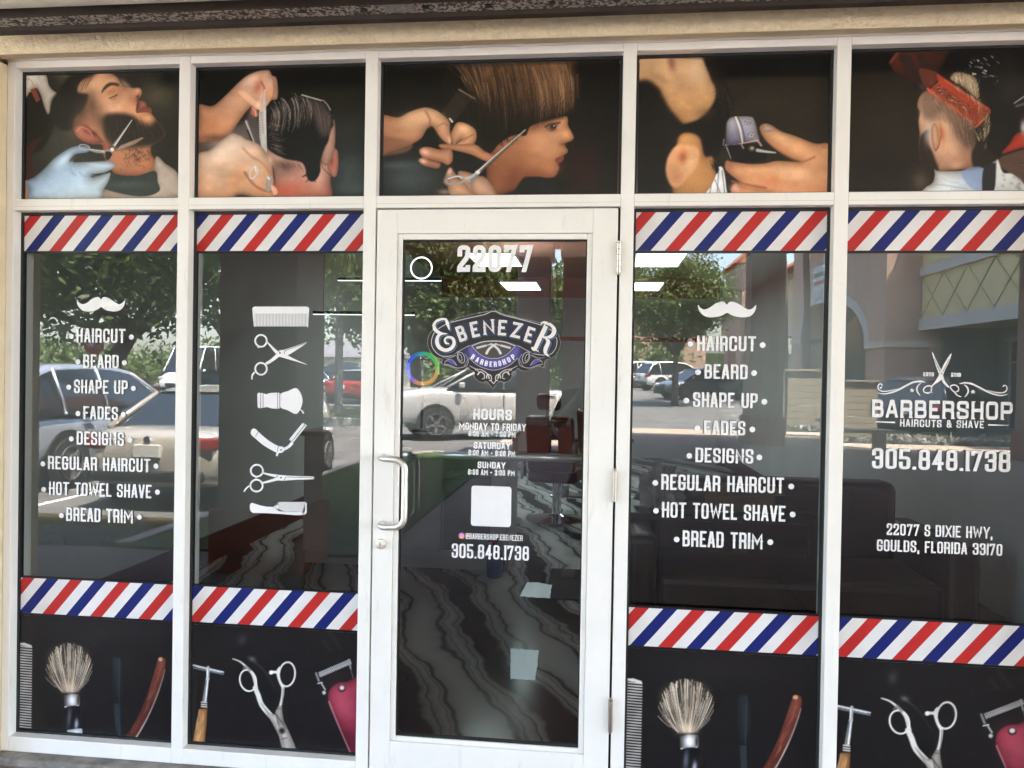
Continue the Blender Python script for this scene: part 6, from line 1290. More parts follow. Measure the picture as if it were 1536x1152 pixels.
def car(label, spec, paint, loc, rz, cat='car', group='cars in the parking lot', name='parked_car', lower=None, roof=None):
    t = thing(name, label, cat, loc, rz, group)
    V = []; Fc = []; n = 12
    for x, zt, w, zb in spec['st']:
        zm = zb + (zt - zb) * .55
        half = [(0, zt), (w * .72, zt - .005), (w * .93, zt - .05), (w, zm), (w * .97, zb + .1), (w * .82, zb)]
        ring = half + [(0, zb)] + [(-a, c_) for a, c_ in half[:0:-1]]
        V += [(x, a, c_) for a, c_ in ring]
    ns = len(spec['st'])
    for i in range(ns - 1):
        for k in range(n): a, b_ = i * n + k, i * n + (k + 1) % n; Fc.append((a, b_, b_ + n, a + n))
    Fc.append(tuple(range(n))[::-1]); Fc.append(tuple(range((ns - 1) * n, ns * n)))
    bm = bmesh.new(); vv = [bm.verts.new(v) for v in V]
    for f in Fc: bm.faces.new([vv[i] for i in f])
    bmesh.ops.recalc_face_normals(bm, faces=bm.faces[:])
    obj('body', bm, paint, t, smooth=True, sub=2)
    gh = spec['gh']; wb, wt = spec['wb']; z0 = min(p[1] for p in gh); z1 = max(p[1] for p in gh)
    yy = lambda z: wb + (wt - wb) * (z - z0) / (z1 - z0)
    bm = bmesh.new(); A_ = [bm.verts.new((x, yy(z), z - (.06 if i in (0, len(gh) - 1) else 0))) for i, (x, z) in enumerate(gh)]; B_ = [bm.verts.new((v.co.x, -v.co.y, v.co.z)) for v in A_]
    bm.faces.new(A_); bm.faces.new(B_[::-1]); m_ = len(gh)
    for k in range(m_): bm.faces.new((A_[k], B_[k], B_[(k + 1) % m_], A_[(k + 1) % m_]))
    bmesh.ops.recalc_face_normals(bm, faces=bm.faces[:])
    obj('window', bm, cglass_m, t)
    # roof skin and pillars
    rp_ = roof or paint
    bm = bmesh.new(); rs = smooth_poly(gh[1:-1], False, 5)
    top = [[bm.verts.new((x, s * (yy(z) + .012), z + .012 * (1 if abs(s) == 1 else 1.0) + (0 if abs(s) == 1 else .018))) for s in (1, .6, 0, -.6, -1)] for x, z in rs]
    for r0, r1 in zip(top, top[1:]):
        for k in range(4): bm.faces.new((r0[k], r0[k + 1], r1[k + 1], r1[k]))
    for k in (0, 4):
        e = [bm.verts.new((r[k].co.x, r[k].co.y * 1.012, r[k].co.z - .06)) for r in top]
        for i in range(len(top) - 1): bm.faces.new((top[i][k], top[i + 1][k], e[i + 1], e[i]))
    bmesh.ops.recalc_face_normals(bm, faces=bm.faces[:]); obj('roof', bm, rp_, t, smooth=True)
    bm = bmesh.new(); zt_ = lambda x: float(np.interp(x, [p[0] for p in gh], [p[1] for p in gh]))
    for s in (1, -1):
        for (xa, za), (xb, zb) in ((gh[0], gh[1]), (gh[-2], gh[-1])): tube(bm, [(xa, s * yy(za), za - .03), (xb, s * yy(zb), zb)], .04, 6)
        for px_ in spec['pil'][:2]: bx(bm, px_ - .045, px_ + .045, s * yy(z0 + .02) - .02, s * yy(z0 + .02) + .006, z0, z0 + .02); tube(bm, [(px_, s * (yy(z0) - .002), z0), (px_ - .05, s * (yy(zt_(px_)) + .0), zt_(px_))], .028, 6)
    obj('pillar', bm, rp_, t, smooth=True)
    wr, wf, r = spec['wh']; W = max(s[2] for s in spec['st'])
    for wx in (wr, wf):
        for s in (1, -1):
            yo = s * (W - .01); ra = r + (.04 if spec is SED else .07)
            obj('wheel_arch', lathe(bmesh.new(), [(ra, -.09), (ra, .018)], 26, c=(wx, yo - (0 if s > 0 else 0), r + .03), axis='y') if s > 0 else lathe(bmesh.new(), [(ra, -.018), (ra, .09)], 26, c=(wx, yo, r + .03), axis='y'), arch_m, t)
            wh = obj('wheel', lathe(bmesh.new(), [(r * .62, -.10), (r * .96, -.09), (r, -.06), (r, .06), (r * .96, .1), (r * .66, .1)], 28, c=(wx, yo - s * .06, r), axis='y'), tyre_m, t)
            bm = bmesh.new(); yf = yo + s * .043
            lathe(bm, [(r * .655, -.012), (r * .655, .004), (r * .60, .004)], 28, c=(wx, yf, r), axis='y')
            obj('wheel_well', bm, dark_m, wh)
            bm = bmesh.new()
            for k in range(5 if spec is not SED else 10):
                a = 2 * math.pi * k / (5 if spec is not SED else 10) + .3; bx(bm, 0, r * .62, -.012, .012, -.03 if spec is not SED else -.017, .03 if spec is not SED else .017, m=Matrix.Translation((wx, yf + s * .02, r)) @ Matrix.Rotation(a, 4, 'Y'))
            for a0 in np.linspace(0, 2 * math.pi, 25)[:-1]: bx(bm, r * .6, r * .655, -.014, .014, -.055, .055, m=Matrix.Translation((wx, yf + s * .02, r)) @ Matrix.Rotation(a0, 4, 'Y'))
            obj('rim', bm, rim_m, wh)
    L = spec['L']; st = spec['st']; zb_ = st[1][1]; wr_ = st[1][2]; wf_ = st[-2][2]; zf = st[-2][1]
    for s in (1, -1):
        obj('tail_light', box(-.005, .30, s * wr_ - .30 * (s > 0) + .02 * (s > 0), s * wr_ + .30 * (s < 0) - .02 * (s < 0), zb_ - .22, zb_ - .06), tail_m, t, bevel=.04, seg=3)
        obj('headlight', box(L - .38, L - .06, s * wf_ - .34 * (s > 0) + .03 * (s > 0), s * wf_ + .34 * (s < 0) - .03 * (s < 0), zf - .12, zf + .03), head_m, t, bevel=.04, seg=3)
        obj('door_handle', box(wr + .35, wr + .55, s * (W - .02) - .02, s * (W - .02) + .035, z0 - .13, z0 - .10), paint if spec is not SUV else chr_m, t, bevel=.012)
        obj('wing_mirror', box(gh[-1][0] - .42, gh[-1][0] - .26, s * (W + .0) - .02, s * (W + .15), z0 + .02, z0 + .17), paint, t, bevel=.04, seg=3)
        obj('door_seam', box(spec['pil'][1] - .004, spec['pil'][1] + .004, s * (W - .03), s * (W + .001), st[3][3] + .12, z0 - .06), arch_m, t)
        obj('belt_trim', box(gh[0][0] + .25, gh[-1][0] - .15, s * (wb - .02), s * (wb + .028), z0 - .012, z0 + .012), chr_m if spec is not PIC else arch_m, t)
    obj('licence_plate', box(-.035, .05, -.16, .16, zb_ - .30, zb_ - .15), plate_m, t, bevel=.006); obj('emblem', lathe(bmesh.new(), [(.042, -.02), (.042, .022), (.03, .026)], 16, c=(.0, 0, zb_ - .09), axis='x'), chr_m, t)
    obj('bumper', box(-.03, .10, -wr_ * .86, wr_ * .86, st[0][3] - .05, st[0][3] + .10), lower or dark_m, t, bevel=.05, seg=3)
    obj('grille', box(L - .10, L + .015, -.5, .5, st[-1][3] + .02, st[-1][3] + .22), dark_m, t, bevel=.03); obj('front_bumper', box(L - .18, L + .03, -wf_ * .8, wf_ * .8, st[-1][3] - .10, st[-1][3]), lower or dark_m, t, bevel=.04)
    return t
silver_m = paintm('silver_blue', (.42, .46, .52), .5); tan_c = paintm('champagne', (.52, .48, .42), .4); white_p = paintm('white_paint', (.72, .72, .70), 0); red_p = paintm('red_paint', (.36, .015, .02), .2); black_p = paintm('dark_paint', (.02, .022, .026), .2); navy_p = paintm('navy_paint', (.02, .035, .06), .3); grey_p = paintm('grey_paint', (.12, .13, .14), .4)
H = math.radians
car('silver sport utility car parked on the left, side on in the far left window', SUV, silver_m, (-7.85, -6.15, PZ), H(-90))
car('champagne saloon car parked with its tail toward the shop, far left window', SED, tan_c, (-4.86, -5.6, PZ), H(-91))
car('white pickup truck mirrored low in the door glass', PIC, paintm('pearl_white', (.40, .39, .37), .1), (.35, -19.1, PZ), H(157), cat='pickup truck', lower=grey_p)
car('black car with chrome window trim parked beyond the champagne saloon', SUV, black_p, (-8.4, -19.2, PZ), H(180))
car('white car with a mint sunshade behind its windscreen', SED, white_p, (-7.7, -17.6, PZ), H(90))
car('red saloon car parked beyond the grass verge, left of the lamp post', SED, red_p, (-10.2, -28.3, .28), H(-82))
car('white delivery van facing the shop far behind the silver car', VAN, white_p, (-20.9, -39.5, .28), H(90), cat='van', name='delivery_van')
car('red car with only its roof showing behind the silver car', SUV, red_p, (-12.5, -13.5, PZ), H(-90))
car('dark pickup truck beyond the red saloon', PIC, black_p, (-11.6, -42, .28), H(170), cat='pickup truck')
car('pale blue car behind the red saloon', SED, silver_m, (-14.2, -36, .28), H(-120))
car('white sport utility car in the row under the round tree', SUV, white_p, (3.0, -43.6, PZ), H(-24))
car('white hatchback behind the white sport utility car', SUV, white_p, (1.9, -47.5, PZ), H(-24))
car('dark grey sport utility car at the far end of the row', SUV, grey_p, (1.3, -53, PZ), H(-24))
car('dark grey saloon with its nose to the left beside the brown column', SED, grey_p, (7.6, -35.2, PZ), H(158))
car('navy sport utility car mirrored behind the barbershop sign', SUV, navy_p, (8.3, -17.7, PZ), H(-52))
car('dark blue car half hidden by the pale timber screen', SED, navy_p, (6.0, -22.6, PZ), H(84))
# mint sunshade behind the windscreen
bm = bmesh.new(); vs_ = [bm.verts.new(v) for v in ((-8.25, -13.78, 1.00 + PZ), (-7.15, -13.78, 1.0 + PZ), (-7.25, -14.38, 1.38 + PZ), (-8.15, -14.38, 1.38 + PZ))]; bm.faces.new(vs_); bmesh.ops.solidify(bm, geom=bm.faces[:], thickness=.01)
tag(obj('car_sunshade', bm, mat('mint_foil', (.25, .55, .42), .35, .2, noise=.25, nscale=14)), 'mint green quilted sunshade in the windscreen of the white car', 'sunshade')

# --- trees: tapered trunk, limbs, crown of many leaf faces
def leafmat(name, c0, c1):
    m = bpy.data.materials.new(name); m.use_nodes = True; nt = m.node_tree; b = nt.nodes['Principled BSDF']
    g = nt.nodes.new('ShaderNodeNewGeometry'); r = nt.nodes.new('ShaderNodeValToRGB'); r.color_ramp.elements[0].color = c0 + (1,); r.color_ramp.elements[1].color = c1 + (1,)
    nt.links.new(g.outputs['Random Per Island'], r.inputs[0]); nt.links.new(r.outputs[0], b.inputs['Base Color']); b.inputs['Roughness'].default_value = .45
    tl = nt.nodes.new('ShaderNodeBsdfTranslucent'); nt.links.new(r.outputs[0], tl.inputs[0]); mx = nt.nodes.new('ShaderNodeMixShader'); mx.inputs[0].default_value = .5
    nt.links.new(b.outputs[0], mx.inputs[1]); nt.links.new(tl.outputs[0], mx.inputs[2]); nt.links.new(mx.outputs[0], nt.nodes['Material Output'].inputs[0])
    return m
leaf_m = leafmat('oak_leaf', (.035, .07, .018), (.15, .20, .06)); leaf2_m = leafmat('pale_leaf', (.06, .10, .03), (.20, .25, .10)); bark_m = mat('bark', (.11, .09, .07), .95, noise=.35, nscale=9, bump=.8, bscale=25)
def leaves(nclump, nleaf, c, rad, size, seed, flat=.0, cr=.16):
    rg = np.random.RandomState(seed); u = rg.randn(nclump, 3); u /= np.linalg.norm(u, axis=1)[:, None]; u *= (rg.rand(nclump, 1) ** .42)
    cl = np.array(c) + u * np.array(rad); cs = (.6 + .8 * rg.rand(nclump, 1)) * cr * np.mean(rad)
    P = (cl[:, None, :] + rg.randn(nclump, nleaf, 3) * cs[:, None, :] * np.array((1, 1, .75))).reshape(-1, 3); N = len(P)
    a = rg.randn(N, 3); a /= np.linalg.norm(a, axis=1)[:, None]; t = rg.randn(N, 3); bb = np.cross(a, t); bb /= np.linalg.norm(bb, axis=1)[:, None]
    s = size * (.6 + .8 * rg.rand(N, 1)); V = np.empty((N, 4, 3)); V[:, 0] = P - a * s; V[:, 1] = P + bb * s * .45; V[:, 2] = P + a * s; V[:, 3] = P - bb * s * .45
    return V.reshape(-1, 3)
def leafobj(name, V, m, parent=None):
    n = len(V) // 4; me = bpy.data.meshes.new(name); me.vertices.add(len(V)); me.vertices.foreach_set('co', V.ravel()); me.loops.add(4 * n); me.loops.foreach_set('vertex_index', np.arange(4 * n, dtype=np.int32)); me.polygons.add(n); me.polygons.foreach_set('loop_start', np.arange(0, 4 * n, 4, dtype=np.int32)); me.update(calc_edges=True); me.materials.append(m)
    o = bpy.data.objects.new(name, me); COL.objects.link(o)
    if parent: o.parent = parent
    return o
def tree(label, x, y, z0, cz, rad, th, tr, seed, ncl=90, nl=70, size=.11, lean=(0, 0), m=leaf_m, off=(0, 0), nb=7):
    t = thing('oak_tree', label, 'tree', (x, y, z0), group='trees round the parking lot')
    rg = random.Random(seed); fx, fy = lean
    bm = bmesh.new(); tube(bm, [(0, 0, -.2), (fx * .15, fy * .15, th * .3), (fx * .5, fy * .5, th * .7), (fx, fy, th)], [tr * 1.35, tr, tr * .85, tr * .75], 10); obj('trunk', bm, bark_m, t, smooth=True)
    bm = bmesh.new(); c = Vector((fx + off[0], fy + off[1], cz - z0))
    for k in range(nb):
        a = 2 * math.pi * k / nb + rg.uniform(-.3, .3); e = c + Vector((math.cos(a) * rad[0] * .75, math.sin(a) * rad[1] * .75, rg.uniform(-.3, .7) * rad[2])); s = Vector((fx, fy, th)); mid = s.lerp(e, .5) + Vector((0, 0, -.15 * rad[2]))
        tube(bm, [s, s.lerp(mid, .5), mid, e], [tr * .6, tr * .42, tr * .26, tr * .06], 6)
        e2 = mid + Vector((rg.uniform(-1, 1) * rad[0] * .4, rg.uniform(-1, 1) * rad[1] * .4, rad[2] * .5)); tube(bm, [mid, e2], [tr * .2, tr * .05], 5)
    obj('limb', bm, bark_m, t, smooth=True)
    leafobj('crown', leaves(ncl, nl, tuple(c), rad, size, seed), m, t)
    return t
tree('broad dark oak with a leaning trunk behind the silver car', -14.4, -18.5, PZ, 6.0, (6.8, 4.2, 3.3), 2.6, .3, 1, 300, 150, .125, (1.2, .3))
tree('oak beyond the lamp post, right edge of the window left of the door', -9.9, -31, .28, 6.0, (3.6, 3, 2.9), 3.2, .17, 2, 120, 90, .13)
tree('leafy oak with a dark trunk mirrored in the door glass', -5.7, -23, PZ, 5.2, (3.5, 2.8, 2.9), 2.4, .22, 3, 260, 150, .105, (-.1, 0), off=(.9, 0))
tree('pale oak further back mirrored between the two columns in the door', -1.0, -40, PZ, 5.2, (3.4, 3, 3.2), 2.5, .2, 4, 150, 100, .16, m=leaf2_m)
tree('round pale oak on a thin trunk above the white cars, right of the door', 3.5, -28, PZ, 4.15, (2.15, 2.0, 1.75), 2.0, .13, 5, 190, 140, .07, m=leaf2_m)
tree('sparse oak mirrored at the left edge of the window left of the door', -13.6, -25, PZ, 5.8, (2.6, 2.4, 2.6), 2.8, .15, 6, 50, 50, .11, m=leaf2_m)
for px_, y_, h_, l in ((8.05, -29.5, 11, 'tall bare palm trunk before the pink building, the left one'), (9.2, -30.5, 11.5, 'tall bare palm trunk before the pink building, the right one')):
    t = thing('palm_tree', l, 'palm tree', (px_, y_, PZ), group='palms before the pink building')
    obj('trunk', tube(bmesh.new(), [(0, 0, -.1), (-.03, 0, 2), (-.12, 0, 5), (-.3, 0, 8), (-.5, 0, h_)], [.19, .15, .13, .12, .11], 10), bark_m, t, smooth=True)
    V = []
    rg = np.random.RandomState(int(h_ * 7))
    for k in range(16):
        a = 2 * math.pi * k / 16 + rg.rand() * .3; el = rg.uniform(-.1, .9)
        for j in range(14):
            u = (j + 1) / 14 * 2.2; p = np.array((math.cos(a) * u, math.sin(a) * u, el * u - .35 * u * u)) + np.array((-.5, 0, h_)); d = np.array((-math.sin(a), math.cos(a), -.5)) * .5
            for s in (1, -1): q = np.array((math.cos(a), math.sin(a), 0)) * .05; dd = d * np.array((s, s, 1)); V += [p, p + dd * .5 + q, p + dd, p + dd * .5 - q]
    leafobj('frond', np.array(V), leaf_m, t)
# far belt of greenery, too far to count
Vb = np.vstack([leaves(26, 60, (x, -66 - (k % 3) * 6, 2.4 + 1.1 * math.sin(k * 1.7)), (6, 3, 2.6 + .9 * math.sin(k * 2.3)), .30, 40 + k, cr=.2) for k, x in enumerate(range(-100, 12, 8))] + [leaves(16, 60, (x, -46, 1.6), (4, 1.5, 1.5), .22, 80 + k, cr=.22) for k, x in enumerate(range(-44, -16, 6))])
tag(leafobj('far_greenery', Vb, leaf2_m), kind='stuff')
tag(obj('green_backdrop', box(-160, 40, -86, -80, -1, 2.6), mat('far_green', (.06, .09, .04), 1, noise=.4, nscale=.6)), kind='structure')  # plain green box added as a hidden backdrop behind the far greenery
# grass tufts on the island
rg = np.random.RandomState(3); N = 9000; P = np.stack([rg.uniform(-3.6, -1.6, N), rg.uniform(-11.9, -3.6, N), np.full(N, .03)], -1); a = rg.rand(N) * 6.28; w = np.stack([np.cos(a), np.sin(a), 0 * a], -1) * .006; hh = (.025 + .03 * rg.rand(N))[:, None] * (np.stack([rg.randn(N) * .4, rg.randn(N) * .4, np.ones(N)], -1)); V = np.stack([P - w, P + w, P + hh + w * .2, P + hh - w * .2], 1).reshape(-1, 3)
tag(leafobj('grass', V, leafmat('grass_blade', (.05, .09, .02), (.16, .20, .05))), kind='stuff')
N = 900; P = np.stack([rg.uniform(-12, -3.9, N), rg.uniform(-4.38, -3.5, N), np.full(N, -.02)], -1); a = rg.randn(N, 3) * .04; b_ = rg.randn(N, 3) * .02; V = np.stack([P - a, P + b_, P + a, P - b_], 1).reshape(-1, 3); V[:, 2] = np.abs(V[:, 2] + .02) - .02
tag(leafobj('leaf_litter', V, leafmat('dry_leaf', (.05, .045, .03), (.34, .32, .26))), kind='stuff')
N = 1500; P = np.stack([rg.uniform(4.2, 10.5, N), rg.uniform(-17.6, -16.35, N), .02 + .12 * rg.rand(N)], -1); a = rg.randn(N, 3) * .07; b_ = rg.randn(N, 3) * .03; V = np.stack([P - a, P + b_, P + a, P - b_], 1).reshape(-1, 3)
tag(leafobj('silver_ground_cover', V, leafmat('silver_leaf', (.06, .07, .05), (.62, .62, .55))), kind='stuff')
tag(obj('rock_bed', box(4, 10.8, -17.8, -16.22, -.3, -.03), mulch_m), kind='structure')

# --- street furniture
post_m = mat('concrete_pole', (.36, .35, .33), .9, noise=.15, nscale=5, bump=.3)
t = thing('lamp_post', 'square grey concrete lamp post standing in the grass verge', 'lamp post', (-8.35, -22.6, .2))
obj('pole', tube(bmesh.new(), [(0, 0, -.1), (0, 0, 8)], [.15, .11], 4), post_m, t); obj('collar', box(-.19, .19, -.19, .19, 0.0, .22), post_m, t, bevel=.03); obj('lamp_head', box(-.2, 1.0, -.14, .14, 7.95, 8.1), dark_m, t, bevel=.03)
t = thing('stop_sign', 'red octagonal stop sign on a steel post beside the oak trunk', 'road sign', (-15.9, -20.6, PZ))
obj('post', tube(bmesh.new(), [(0, 0, 0), (0, 0, 2.9)], .03, 8), steel_m, t)
oc_ = [(.38 * math.cos(math.pi / 8 + k * math.pi / 4), 2.5 + .38 * math.sin(math.pi / 8 + k * math.pi / 4)) for k in range(8)]
bm = bmesh.new(); prism(bm, oc_, .032, .04); sg = obj('sign_plate', bm, mat('sign_red', (.40, .02, .025), .4), t)
V, Fc = text_mesh('STOP', -.26, .26, 2.5, .26, 0, t=.2, gw=.55, gap=.12, spur=0)
obj('lettering', ([(-x, .0405 - y, z) for x, y, z in V], Fc), white_m, sg)
for z_, y_ in ((5.4, -58), (4.9, -58)):
    bm = bmesh.new(); tube(bm, [(-90 + 10 * k, y_, z_ + .5 * (((k % 5) - 2.5) / 2.5) ** 2) for k in range(12)], .03, 4)
    tag(obj('power_line', bm, dark_m), 'thin black power line across the pale sky, %s one' % ('upper' if z_ > 5 else 'lower'), 'power line')
tim_m = mat('pale_timber', (.36, .31, .23), .8, noise=.12, nscale=6, bump=.2)
t = thing('timber_screen', 'pale slatted timber screen box at the edge of the terrace', 'screen', (5.6, -14.9, 0), H(4))
for k in range(8): obj('slat', box(-.92, .92, -.02, .02, .26 + .15 * k, .40 + .15 * k), tim_m, t, bevel=.004)
for a in (-.95, 0, .95): obj('post', box(a - .04, a + .04, -.075, -.022, 0, 1.48), tim_m, t)
obj('top_board', box(-1.0, 1.0, -.1, .06, 1.482, 1.52), tim_m, t); obj('side_panel', box(-.96, -.92, -.7, -.08, .25, 1.45), tim_m, t)
t = thing('stone_bench', 'low stone bench before the pale timber screen', 'bench', (5.9, -14.2, 0), H(3))
obj('seat', box(-.75, .75, -.2, .2, .40, .48), kerb_m, t, bevel=.01)
for a in (-.5, .5): obj('leg', box(a - .1, a + .1, -.16, .16, 0, .40), kerb_m, t, bevel=.01)

# --- the pink and yellow wing of the plaza on the right
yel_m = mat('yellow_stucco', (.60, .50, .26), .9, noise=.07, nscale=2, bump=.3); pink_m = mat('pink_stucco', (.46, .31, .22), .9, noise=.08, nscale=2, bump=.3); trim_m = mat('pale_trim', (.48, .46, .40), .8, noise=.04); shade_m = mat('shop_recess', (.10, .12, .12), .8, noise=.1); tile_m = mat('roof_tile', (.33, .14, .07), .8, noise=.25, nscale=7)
PB = thing('plaza_building', 'pink and yellow plaza building with arches and tile roofs', 'building', (0, 0, PZ))
for i, (y1, y0) in enumerate(((-13.6, -25), (-38.1, -50), (-57, -68))):
    w = obj('yellow_wall', box(11.5, 14.5, y0, y1, 3.4, 6.8), yel_m, PB)
    obj('trim_band', box(11.40, 11.499, y0, y1, 3.3, 3.7), trim_m, w); obj('trim_band', box(11.40, 11.499, y0, y1, 5.15, 5.45), trim_m, w); obj('trim_band', box(11.36, 11.499, y0, y1, 6.6, 6.9), trim_m, w)
    bm = bmesh.new(); n_ = 7 if i == 0 else 6
    for k in range(n_):
        a = y0 + (y1 - y0) * k / n_; b2 = y0 + (y1 - y0) * (k + 1) / n_
        for ya, yb in ((a, b2), (b2, a)): tube(bm, [(11.497, ya, 3.72), (11.497, yb, 5.13)], .018, 4)
    obj('score_line', bm, mat('score', (.20, .17, .08), .9) if 'score' not in MATS else MATS['score'], w)
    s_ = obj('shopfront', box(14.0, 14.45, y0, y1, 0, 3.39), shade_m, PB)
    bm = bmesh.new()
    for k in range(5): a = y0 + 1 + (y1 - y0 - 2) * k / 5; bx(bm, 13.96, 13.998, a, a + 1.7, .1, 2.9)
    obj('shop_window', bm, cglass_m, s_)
    bm = bmesh.new()
    for k in range(6): a = y0 + .9 + (y1 - y0 - 2) * k / 5; bx(bm, 13.93, 13.999, a - .04, a + .06, 0, 3.0)
    bx(bm, 13.93, 13.999, y0 + .5, y1 - .5, 2.2, 2.28); bx(bm, 13.93, 13.999, y0 + .5, y1 - .5, 2.95, 3.05); obj('window_frame', bm, trim_m, s_)
    q = obj('pier', box(11.35, 12.1, y1 - .9, y1 + .02, 0, 3.29), pink_m, PB); obj('pier_cap', box(11.3, 12.15, y1 - .95, y1 + .07, 2.95, 3.28), cap_m, q)
bm = bmesh.new(); prism(bm, [(11.0, 6.92), (15.2, 9.2), (15.2, 6.92)], -25, -13.6); prism(bm, [(10.7, 6.92), (15.2, 9.4), (15.2, 6.92)], -51, -38.1); obj('tile_roof', bm, tile_m, PB)
bm = bmesh.new()
for k in range(40): tube(bm, [(10.72, -50.8 + .32 * k, 6.99), (15.0, -50.8 + .32 * k, 9.36)], .09, 6)
for k in range(36): tube(bm, [(11.0, -24.9 + .32 * k, 6.99), (15.0, -24.9 + .32 * k, 9.18)], .09, 6)
obj('tile_row', bm, tile_m, PB)
for y0, y1, xf, top, l in ((-38, -25.1, 10.35, 9.6, 0), (-56.9, -50.1, 10.0, 8.0, 1)):
    ya, yb = (y0 + 1.9, y1 - 1.9); c_ = (ya + yb) / 2; R_ = (yb - ya) / 2; zs = 2.9
    arc = [(c_ - R_ * math.cos(a), zs + .42 * R_ * math.sin(a)) for a in np.linspace(0, math.pi, 17)]
    bm = bmesh.new(); prism(bm, [(y0, 0), (ya, 0)] + arc + [(yb, 0), (y1, 0), (y1, top), (y0, top)], xf, 12.2, axis='x'); pw = obj('portico', bm, pink_m, PB)
    bm = bmesh.new()
    for (p0, q0), (p1, q1) in zip(arc, arc[1:]): k_ = 1.09; prism(bm, [(p0, q0), (p1, q1), (c_ + (p1 - c_) * k_, zs + (q1 - zs) * k_ * 1.08 + .02), (c_ + (p0 - c_) * k_, zs + (q0 - zs) * k_ * 1.08 + .02)], xf - .07, xf - .002, axis='x')
    obj('arch_trim', bm, trim_m, pw)
    bm = bmesh.new(); bx(bm, xf - .08, 12.25, y0 - .06, ya, 2.72, 2.95); bx(bm, xf - .08, 12.25, yb, y1 + .06, 2.72, 2.95); bx(bm, xf - .1, 12.3, y0 - .1, y1 + .1, top, top + .35); obj('ledge', bm, cap_m, pw)
    bm = bmesh.new(); prism(bm, [(xf - .6, top + .36), ((xf + 12.2) / 2, top + 1.9), (12.8, top + .36)], y0 - .5, y1 + .5); obj('tile_cap', bm, tile_m, pw)
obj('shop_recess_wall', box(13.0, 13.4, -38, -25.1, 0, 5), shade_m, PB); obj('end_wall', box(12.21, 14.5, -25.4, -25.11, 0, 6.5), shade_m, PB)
bn = thing('shop_banner', 'pale banner with green and red stripes hung on the pink portico', 'banner', (10.33, -33.2, 5.2))
obj('cloth', box(-.02, 0, -1.0, 1.0, -.85, .85), mat('banner_white', (.55, .56, .55), .7, noise=.05), bn)
for z_, m_ in ((.45, mat('banner_green', (.06, .22, .10), .7)), (.1, mat('banner_red', (.40, .08, .05), .7)), (-.4, MATS['banner_green'])): obj('stripe', box(-.0235, -.021, -.8, .8, z_ - .09, z_ + .09), m_, bn)
b2 = obj('far_shop', box(-2, 11, -92, -74, 0, 6.5), pink_m); tag(b2, 'pink shop block at the far end of the parking lot', 'building')
hs = thing('low_house', 'low pale house with a grey hipped roof beyond the verge', 'house', (-20, -62, .28)); obj('wall', box(-5, 5, -3, 3, 0, 2.6), cap_m, hs)
bm = bmesh.new(); vs_ = [bm.verts.new(v) for v in ((-5.6, -3.6, 2.6), (5.6, -3.6, 2.6), (5.6, 3.6, 2.6), (-5.6, 3.6, 2.6), (-2.5, 0, 4.1), (2.5, 0, 4.1))]
for f in ((0, 1, 5, 4), (1, 2, 5), (2, 3, 4, 5), (3, 0, 4), (3, 2, 1, 0)): bm.faces.new([vs_[i] for i in f])
obj('roof', bm, mat('grey_roof', (.16, .16, .17), .9, noise=.1), hs)

# ------------------------------------------------------------------ the person taking the picture
def skinmesh(name, verts, edges, radii, m, parent, root=0, sub=2):
    me = bpy.data.meshes.new(name); me.from_pydata(verts, edges, []); o = bpy.data.objects.new(name, me); COL.objects.link(o); o.parent = parent; me.materials.append(m)
    sk = o.modifiers.new('skin', 'SKIN'); sk.use_smooth_shade = True
    for i, r in enumerate(radii):
        v = me.skin_vertices[0].data[i]; v.radius = r if isinstance(r, tuple) else (r, r); v.use_root = (i == root)
    s = o.modifiers.new('sub', 'SUBSURF'); s.levels = sub; s.render_levels = sub
    return o
skin_m = mat('skin', (.42, .25, .17), .5, noise=.06, nscale=9); shirt_m = mat('dark_shirt', (.02, .022, .026), .9, noise=.2, nscale=12, bump=.3); jean_m = mat('blue_jeans', (.06, .08, .12), .9, noise=.2, nscale=25, bump=.3); shoe_m = mat('white_trainer', (.6, .6, .58), .6, noise=.05); hair_m = mat('dark_hair', (.012, .01, .009), .6, noise=.3, nscale=40)
# body axes: x to the right of the picture, the figure faces +y toward the shop, phone held up before the face
PX, PY = .36, -3.34
pr = thing('person', 'person in dark shirt, blue jeans and white trainers holding up a phone', 'person', (PX, PY, .0))
V = [(0, 0, .96), (0, -.01, 1.12), (0, -.02, 1.30), (0, -.01, 1.44), (0, .0, 1.52), (0, .02, 1.60), (0, .03, 1.70), (0, .02, 1.76)]
E_ = [(0, 1), (1, 2), (2, 3), (3, 4), (4, 5), (5, 6), (6, 7)]; Rr = [(.15, .11), (.145, .105), (.175, .12), (.11, .085), .055, .07, .085, .05]
def limb(start, pts, rad):
    prev = start
    for p, r in zip(pts, rad): V.append(p); Rr.append(r); E_.append((prev, len(V) - 1)); prev = len(V) - 1
    return prev
for s in (-1, 1):
    limb(0, [(s * .10, 0, .88), (s * .13, .02, .50), (s * .155, -.01, .12), (s * .16, .0, .07), (s * .165, .11, .035), (s * .17, .17, .03)], [.09, .062, .045, .042, .04, .032])
    limb(3, [(s * .185, -.01, 1.41), (s * .29, .04, 1.19), (s * .13, .30, 1.40), (s * .085, .37, 1.47), (s * .07, .395, 1.52)], [.068, .05, .036, .028, .026])
body = skinmesh('body', V, E_, Rr, skin_m, pr)
VV = [V[0], V[1], V[2], V[3]]; 
def cloth(name, vs_, es_, rs_, m): return skinmesh(name, vs_, es_, rs_, m, pr)
cv = [(0, 0, .93), (0, -.01, 1.12), (0, -.02, 1.30), (0, -.01, 1.44), (0, 0, 1.495)]; ce = [(0, 1), (1, 2), (2, 3), (3, 4)]; cr_ = [(.175, .135), (.17, .13), (.20, .145), (.13, .105), .075]
